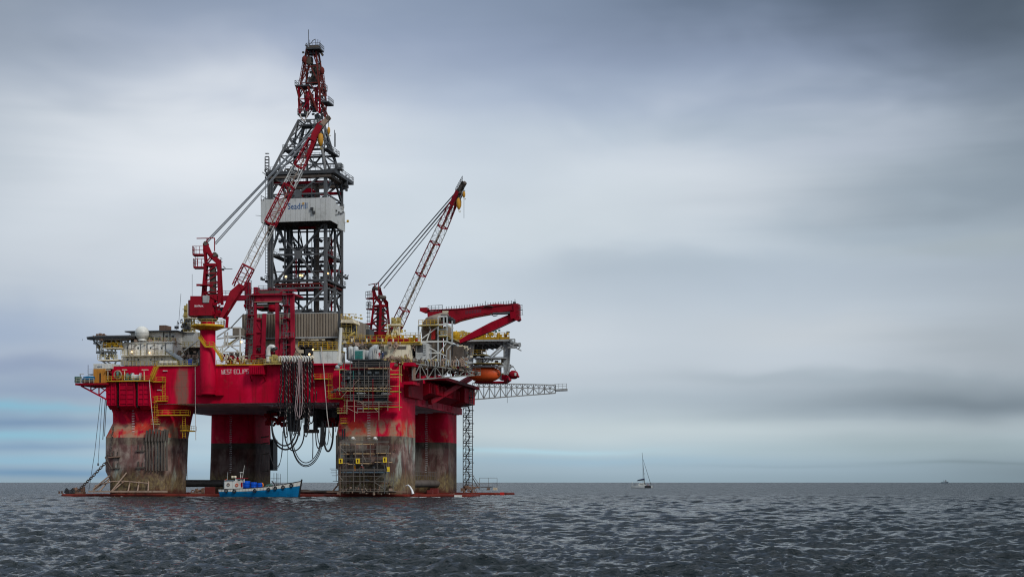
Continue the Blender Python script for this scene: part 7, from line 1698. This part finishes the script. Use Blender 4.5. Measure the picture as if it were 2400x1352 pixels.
# hanging frame and moonpool gear below the deck box
hf = block('hanging_frame', 'dark steel U shaped frame hanging below the hull behind the hoses', 'steel frame', 712, 960, 744, 1015, 20, 24, None)
part('crossbar', pb(713,1006,743,1014,20,22), M['brown_dark'], hf); part('upright', pb(713,955,722,1006,20.3,21.5), M['grey_dark'], hf); part('upright', pb(734,955,742,1006,20.3,21.5), M['grey_dark'], hf)
mp = block('moonpool_gear', 'dark tangle of pipes and beams hanging under the hull behind the hoses', 'machinery', 624, 958, 795, 1000, 20, 45, None)
for x0,y0,x1,y1,v0 in ((676,955,686,1010,22),(652,964,700,975,30),(742,960,795,984,30),(700,956,713,970,26),(640,965,672,972,34),(745,956,760,1000,24),(768,960,778,992,24),(625,962,640,970,34)): part('casing', pb(x0,y0,x1,y1,v0,v0+5), M['black'] if x0 in (742,676) else M['grey_dark'], mp)
for a in ((626,990,660,978),(632,976,668,988),(640,998,652,985),(650,984,662,1000),(626,982,690,982),(700,972,742,972),(742,990,795,988),(655,992,680,990),(660,970,655,995),(640,972,636,998)): bar('beam', *a, 28, .5, M['red_dark'] if a[0] % 4 else M['grey_dark'], mp)
clutter('pipes', [R(628+k*6, 974+(k*11)%20, 28) for k in range(11)], M['red_dark'], mp, 5, .3, 1.4, 91); clutter('pipes', [R(742+k*5, 980+(k*11)%18, 27) for k in range(11)], M['grey_dark'], mp, 5, .3, 1.4, 92); clutter('pipes', [R(668+k*5, 968+(k*11)%14, 27) for k in range(9)], M['grey_dark'], mp, 5, .4, 1.5, 93)
clutter('pipes', [R(770+k*3, 982+(k*11)%14, 24) for k in range(6)], M['red_dark'], mp, 4, .3, 1.2, 94)
# ------------------------------------------------------------------ mooring cables and anchor chain at the left
for pts, r_, lb in (([(236,932),(222,1060),(208,1150)],.07,'longest thin cable slanting from the left platform to the pontoon'),([(240,932),(234,1020),(230,1085)],.06,'thin cable with a small weight hanging free left of the near left column'),([(247,935),(244,980),(241,1030)],.11,'thick cable nearest the near left column'),([(250,938),(247,985),(245,1022)],.10,'thick cable touching the near left column edge')):
    b = MB().path([R(x,y,-1.2) for x, y in pts], r_, 5)
    if 'weight' in lb: b.lathe(R(230,1090,-1.2), [(.05,.7),(.22,.5),(.25,0),(.05,-.1)], 8)
    single('mooring_cable', b, M['cable'], lb, 'cable', R(*pts[0],-1.2), 'mooring cables at the left end')
def chain(pts, r_, name, lb, mat='brown_dark'):
    c = thing(name, lb, 'chain', R(*pts[0])); b = MB(); P_ = [Vector(R(*p)) for p in pts]; n_ = 0
    for p, q in zip(P_, P_[1:]):
        L_ = (q-p).length; m_ = max(1, int(L_/.62)); d = (q-p)/m_
        for i in range(m_):
            a = p+d*i; up = Vector((0,1,0)) if n_ % 2 else Vector((0,0,1)).cross(Vector((0,1,0))); dn = d.normalized(); s_ = dn.cross(Vector((0,1,0))).normalized() if n_ % 2 else Vector((0,1,0)); n_ += 1
            e = d*1.15; b.path([a+s_*r_, a+e+s_*r_, a+e-s_*r_, a-s_*r_, a+s_*r_], r_*.5, 4)
    part('chain_links', b, M[mat], c, stuff=True); return c
chain([(250,1081,-2),(215,1118,-2),(182,1150,-1)], .26, 'anchor_chain', 'heavy anchor chain slanting from the near left column to the winch on the pontoon')
chain([(265.5,1000,-1.1),(262,1035,-1.1),(259,1066,-1.2)], .20, 'anchor_chain', 'vertical chain running down the scraped front of the near left column')
fs = thing('fairlead_shackle', 'bent steel fairlead arm on the near left column where the chain leaves', 'fairlead', R(255,1080,-1)); part('arm', MB().path([R(262,1068,-1), R(252,1065,-1.2), R(247,1072,-1.4), R(252,1080,-1.4), R(257,1090,-1.2), R(263,1099,-1)], .22, 6), M['brown_dark'], fs)
part('guide_bar', MB().tube(R(254,1072,-1.2), R(282,1070,-1), .2, 6), M['rustbrown'], fs)
# ------------------------------------------------------------------ blue work boat
VBt = -7.4      # plane of the near side
bt = thing('work_boat', 'blue and white wooden work boat with tyre fenders moored in front of the pontoon', 'boat', (U(607,VBt), VBt+2.3, 0))
L0, L1 = U(512,VBt), U(695,VBt); LB = L1-L0; BC = VBt+2.3
def sheer(t): return W(600, 1145-1.5*t-17.5*t**2.6, VBt)
def halfb(t): return 2.3*min(1, (1.0-(max(0, t-.50)/.50)**2.4))*(1-.25*max(0, .12-t)/.12)
def sect(t, side=1, n=7):
    hb = max(.05, halfb(t)); sz = sheer(t); x = L0+LB*t; out = []
    for i in range(n+1):
        s_ = i/n; z = -.8+(sz+.8)*s_; f_ = (.62+.38*min(1, s_*1.6)**.6) if t < .85 else (.15+.85*s_**.8)
        rk = (s_-.35)*.8*max(0, (t-.8)/.2); rs = -(s_-.5)*.5*max(0, (.1-t)/.1)
        out.append((x+rk+rs, BC-side*hb*f_, z))
    return out
NS = 26
def strip(i0, i1, off, mat, nm, par, lab=None):
    b = MB()
    for side in (1, -1):
        rows = []
        for k in range(NS+1):
            s_ = sect(k/NS, side); rows.append([(p[0], p[1]-side*off, p[2]) for p in s_[i0:i1+1]])
        b.loft([r_+[(p[0], p[1]+side*.10, p[2]) for p in reversed(r_)] for r_ in rows], False)
    return part(nm, b, M[mat], par, lab)
# planked blue hull: each strake stands a little proud of the one above
NP_ = 6
for j in range(NP_):
    b = MB()
    for side in (1, -1):
        rows = []
        for k in range(NS+1):
            s_ = sect(k/NS, side, 24); a, c = int(j*18/NP_), int((j+1)*18/NP_)
            p, q = s_[a], s_[c]; rows.append([(p[0],p[1]-side*(.03),p[2]), (q[0],q[1]-side*.005,q[2]-.015), (q[0],q[1]+side*.10,q[2]-.015), (p[0],p[1]+side*.10,p[2])])
        b.loft(rows, False)
    part('strake', b, M['blue'], bt)
def band(a, c, off, mat, nm):
    b = MB()
    for side in (1, -1):
        rows = []
        for k in range(NS+1):
            s_ = sect(k/NS, side, 24); p, q = s_[a], s_[c]; rows.append([(p[0],p[1]-side*off,p[2]), (q[0],q[1]-side*off,q[2]), (q[0],q[1]+side*.12,q[2]), (p[0],p[1]+side*.12,p[2])])
        b.loft(rows, False)
    return part(nm, b, M[mat], bt)
bw = band(18, 23, .05, 'white', 'bulwark'); band(23, 24, .10, 'black', 'gunwale')
b = MB()
for k in range(1, 26):
    p = sect(k/26, 1, 24); b.beam((p[18][0], p[18][1]-.07, p[18][2]), (p[23][0], p[23][1]-.07, p[23][2]), .06)
part('seam', b, M['tan'], bw, stuff=True)
b = MB(); e = sect(1.0, 1, 24); b.path([(p[0]+.05, BC, p[2]) for p in e[::4]]+[(e[-1][0]+.1, BC, e[-1][2]+.35)], .22, 6); part('stem', b, M['black'], bt)
b = MB(); e = sect(0.0, 1, 24); f_ = sect(0.0, -1, 24); b.add([*e, *reversed(f_)], [tuple(range(50))]); part('transom', b, M['black'], bt)
part('deck', MB().loft([[(L0+LB*k/10, BC-halfb(k/10)*.9, sheer(k/10)-.75), (L0+LB*k/10, BC+halfb(k/10)*.9, sheer(k/10)-.75), (L0+LB*k/10, BC, sheer(k/10)-.85)] for k in range(10)]), M['grey_pale'], bt)
part('boot_line', MB().loft([[(p[0], p[1]-.06, -.35), (p[0], p[1]-.06, .05), (p[0], p[1]+.05, .05), (p[0], p[1]+.05, -.35)] for p in [sect(k/26, 1, 24)[6] for k in range(27)]]), M['black'], bt)
for x, y in ((531,1149.5),(550,1150.5),(598,1149.5),(630,1146.5),(645,1143.5),(662,1141),(679,1137)):
    t_ = (U(x,VBt)-L0)/LB; sy = sect(min(.97,max(0,t_)), 1, 24)[18][1]-.32; c = R(x, y, VBt); b = MB()
    b.path([(c[0]+.36*math.cos(a*math.pi/8), sy, c[2]+.36*math.sin(a*math.pi/8)) for a in range(17)], .14, 8, caps=False); part('tyre_fender', b, M['black'], bt)
    part('fender_rope', MB().tube((c[0], sy, c[2]+.36), (c[0], sy+.1, sheer(t_)), .04, 4), M['rope'], bt)
VC = VBt+.9
cab = part('cabin', pb(526,1126.5,545,1149,VC,VC+3), M['white'], bt); part('cabin', pb(545.4,1126.5,568,1149,VC,VC+3), M['white'], bt)
part('cabin_roof', pb(525,1124.5,548,1126.5,VC-.1,VC+3.1), M['bluegrey'], cab); part('rear_wall', pb(524.5,1127,526,1146,VC,VC+3), M['bluegrey'], cab)
for x, y, m_ in ((535,1135,'rustbrown'),(555,1136,'orange')):
    c = R(x,y,VC-.12); part('lifebuoy', MB().path([(c[0]+.33*math.cos(a*math.pi/8), c[1], c[2]+.33*math.sin(a*math.pi/8)) for a in range(17)], .09, 6, caps=False), M[m_], cab)
wh = part('wheelhouse', pb(551,1121,564,1129,VC+.2,VC+2.6), M['white'], bt); part('window', pb(557,1123,563,1128,VC+.12,VC+.195), M['glass'], wh); part('roof', pb(553,1119.5,573,1121,VC,VC+2.8), M['crane_red'], wh); part('door', pb(564.5,1130,568.5,1141,VC-.06,VC-.003), M['red_dark'], wh)
for x in (566.5,570,573): part('post', MB().tube(R(x,1130,VC+.3), R(x,1121,VC+.3), .08, 5), M['white'], wh)
for x in (545,551.5): part('raft_canister', MB().lathe(R(x-3,1117.5,VC+1), [(.05,0),(.30,.05),(.36,.3),(.30,.58),(.05,.62)], 10, 'u'), M['cream'], bt)
part('mast', MB().tube(R(564,1121,VC+1), R(564,1107,VC+1), .13, 7), M['white'], bt); part('radar', pb(562,1105.5,566.5,1107.5,VC+.6,VC+1.4), M['white'], bt)
part('antenna', MB().tube(R(568,1121,VC+1), R(573,1090,VC+1), .06, 5), M['white'], bt); part('antenna', MB().tube(R(532.5,1125,VC+1), R(534,1106,VC+1), .05, 5), M['grey_pale'], bt); part('antenna', MB().tube(R(527,1125,VC+1), R(532,1123,VC+1), .1, 5), M['orange'], bt)
for x, r_, yt_, lb in ((577.5,.96,1126.5,'big tall blue drum right behind the boat cabin'),(595,.80,1129.5,'middle blue drum on the boat deck'),(609.5,.68,1131,'small blue drum nearest the bow on the boat deck')):
    p = R(x, 1146, VC+1.2); h = W(x,yt_,VC+1.2)-p[2]; single('drum', MB().lathe((p[0],p[1],p[2]), [(r_*.9,0),(r_,.05),(r_,h*.33),(r_*1.04,h*.36),(r_,h*.4),(r_,h*.66),(r_*1.04,h*.7),(r_,h*.74),(r_,h*.95),(r_*.9,h),(.05,h)], 16), M['blue_drum'], lb, 'drum', p, 'blue drums on the work boat')
single('tarpaulin', MB().loft([[(R(x,1144,VC+v_)[0], VC+v_, R(x,y,VC)[2]) for v_, y in ((0,1144),(.3,yy+2),(1.2,yy),(2.2,yy+2),(2.6,1144))] for x, yy in ((620,1140),(624,1135),(633,1133),(640,1136),(646,1141))]), M['green'], 'crumpled green tarpaulin on the foredeck of the work boat', 'tarpaulin', R(633,1144,VC))
part('winch', pb(646,1134,652,1141,VC+.6,VC+1.6), M['brown_dark'], bt); part('davit', MB().tube(R(647,1140,VC+1), R(637,1126,VC+1), .14, 6), M['black'], bt)
person((U(617,VC+1), VC+1, W(617,1144,VC+1)), 'deckhand in orange jacket on the work boat between drums and tarpaulin', 'coverall_orange', 'hair', 1.2, 'lean')
# ------------------------------------------------------------------ catamaran and far ship: placed by bearing and distance
def rigc(X, Y, Z): dx, dy = X-OX, Y-OY; return (dx*UH[0]+dy*UH[1], dx*VH[0]+dy*VH[1], Z)
DC = 1030.0; cX = (1505-1200)/F*DC; ca_ = math.radians(-14)
def C(x, y, z): a = ca_; return rigc(cX+x*math.cos(a)-y*math.sin(a), DC+x*math.sin(a)+y*math.cos(a), z)
ct_ = thing('catamaran', 'white sailing catamaran with bare mast far out on the sea', 'sailboat', C(0,0,0))
for y0, m_ in ((-2.6,'grey_pale'),(2.6,'grey_pale')):
    rings = []
    for k in range(13):
        t = k/12; x = -6.8+13.6*t; hb = .75*(1-max(0,(t-.55)/.45)**2.2)*(.85+.15*min(1,t*6))+.02; top = 1.35+.35*t; rings.append([C(x+(.5*max(0,t-.8)*5*s_ if False else 0), y0+hb*s1, z) for s1, z in ((-1,top),(-.95,.3),(-.4,-.5),(.4,-.5),(.95,.3),(1,top))])
    part('hull', MB().loft(rings, False), M[m_], ct_)
def cb_box(x0,y0,z0,x1,y1,z1,b=None):
    b = b or MB(); return b.add([C(x0,y0,z0),C(x1,y0,z0),C(x1,y1,z0),C(x0,y1,z0),C(x0,y0,z1),C(x1,y0,z1),C(x1,y1,z1),C(x0,y1,z1)], [(0,3,2,1),(4,5,6,7),(0,1,5,4),(1,2,6,5),(2,3,7,6),(3,0,4,7)])
part('bridge_deck', cb_box(-6,-2.4,.9,2.5,2.4,1.5), M['white'], ct_); part('bow_shade', cb_box(2.2,-3.40,-.2,6.3,-3.22,1.6), M['black'], ct_)  # black slab on the near bow paints its shaded side
part('crossbeam', cb_box(5.6,-2.6,1.3,5.9,2.6,1.6), M['grey_dark'], ct_); part('trampoline', cb_box(2.5,-1.9,1.25,5.6,1.9,1.3), M['black'], ct_)
ho = part('cabin', MB().loft([[C(x,-2.0*w_,z) ,C(x,2.0*w_,z), C(x,1.6*w_,z2), C(x,-1.6*w_,z2)] for x, w_, z, z2 in ((-2.0,1,1.5,3.0),(.8,1,1.5,3.1),(2.0,.8,1.5,2.0))]), M['white'], ct_)
for x in (-1.4,-.4,.5): part('window', cb_box(x,-1.99,1.95,x+.75,-1.80,2.6), M['glass'], ho)
part('bimini', cb_box(-3.2,-2.0,4.6,1.6,2.0,4.8), M['dark_cloth'], ct_); part('sail_cover', MB().path([C(-3.0,0,5.1), C(0,0,5.6), C(1.6,0,5.9)], [.25,.45,.5], 8), M['navy'], ct_)
for x, y in ((-3.1,-1.9),(1.5,-1.9),(-3.1,1.9),(1.5,1.9)): part('post', MB().tube(C(x,y,1.5), C(x,y,4.6), .07, 5), M['white'], ct_)
part('mast', MB().tube(C(1.7,0,1.5), C(.0,0,23.2), .17, 8, .10), M['grey_dark'], ct_); part('boom', MB().tube(C(1.7,0,5.2), C(-3.2,0,4.9), .12, 6), M['grey_dark'], ct_)
part('furled_sail', MB().tube(C(6.0,0,1.6), C(.55,0,18.8), .16, 7, .09), M['grey_dark'], ct_); part('radar', MB().lathe(C(1.5,-.3,9.2), [(.1,0),(.4,.05),(.4,.3),(.1,.35)], 8), M['grey_dark'], ct_)
for y in (-3.2, 3.2): part('shroud', MB().tube(C(.6,y,1.5), C(.4,0,18.5), .045, 4), M['cable'], ct_)
part('stern_arch', MB().path([C(-6.2,-3.0,1.4), C(-6.0,-3.0,4.0), C(-6.0,-2.6,4.2)], .12, 5), M['white'], ct_)
for x, y, ps, cl, lb in ((-4.6,-2.3,'sit','navy','person in dark blue seated at the stern of the catamaran'),(-3.8,-1.8,'stand','dark_cloth','person in dark clothes standing under the rear edge of the catamaran awning'),(2.2,-2.2,'stand','dark_cloth','person standing beside the catamaran mast'),(4.1,-2.5,'sit','coverall_red','person in dark red sitting on the catamaran foredeck'),(6.3,-2.6,'stand','dark_cloth','person standing on the bow tip of the catamaran')):
    p = C(x,y,1.45); person(p, lb, cl, 'hair', rnd.uniform(0,6), ps, group='people aboard the catamaran')
DS = 7000.0; sX = (2214-1200)/F*DS
def Q(x, y, z): return rigc(sX+x, DS+y, z)
sh = thing('cargo_ship', 'tiny grey ship on the horizon at the far right', 'ship', Q(0,0,0))
def qb(x0,x1,z0,z1,y0=-4,y1=4,taper=0): b = MB(); return b.add([Q(x0,y0,z0),Q(x1,y0,z0),Q(x1,y1,z0),Q(x0,y1,z0),Q(x0-taper,y0,z1),Q(x1+taper,y0,z1),Q(x1+taper,y1,z1),Q(x0-taper,y1,z1)], [(0,3,2,1),(4,5,6,7),(0,1,5,4),(1,2,6,5),(2,3,7,6),(3,0,4,7)])
M['far_hull'] = paint('weathered_blue_hull', (.06,.085,.11), (.08,.08,.08), .2, .2); M['far_white'] = paint('weathered_superstructure', (.20,.23,.25), (.18,.18,.17), .2, .2)
part('hull', qb(-14,14,-1,5.0,taper=2), M['far_hull'], sh); part('bow', qb(8,15,5,7.5,taper=1), M['far_hull'], sh); part('superstructure', qb(1,7,5,12), M['far_white'], sh); part('wheelhouse', qb(2,6,12,14), M['far_white'], sh)
part('mast', MB().tube(Q(-4,0,5), Q(-4,0,16), .4, 5), M['far_hull'], sh); part('crane', MB().tube(Q(-9,0,5), Q(-4,0,11), .4, 5), M['far_hull'], sh)
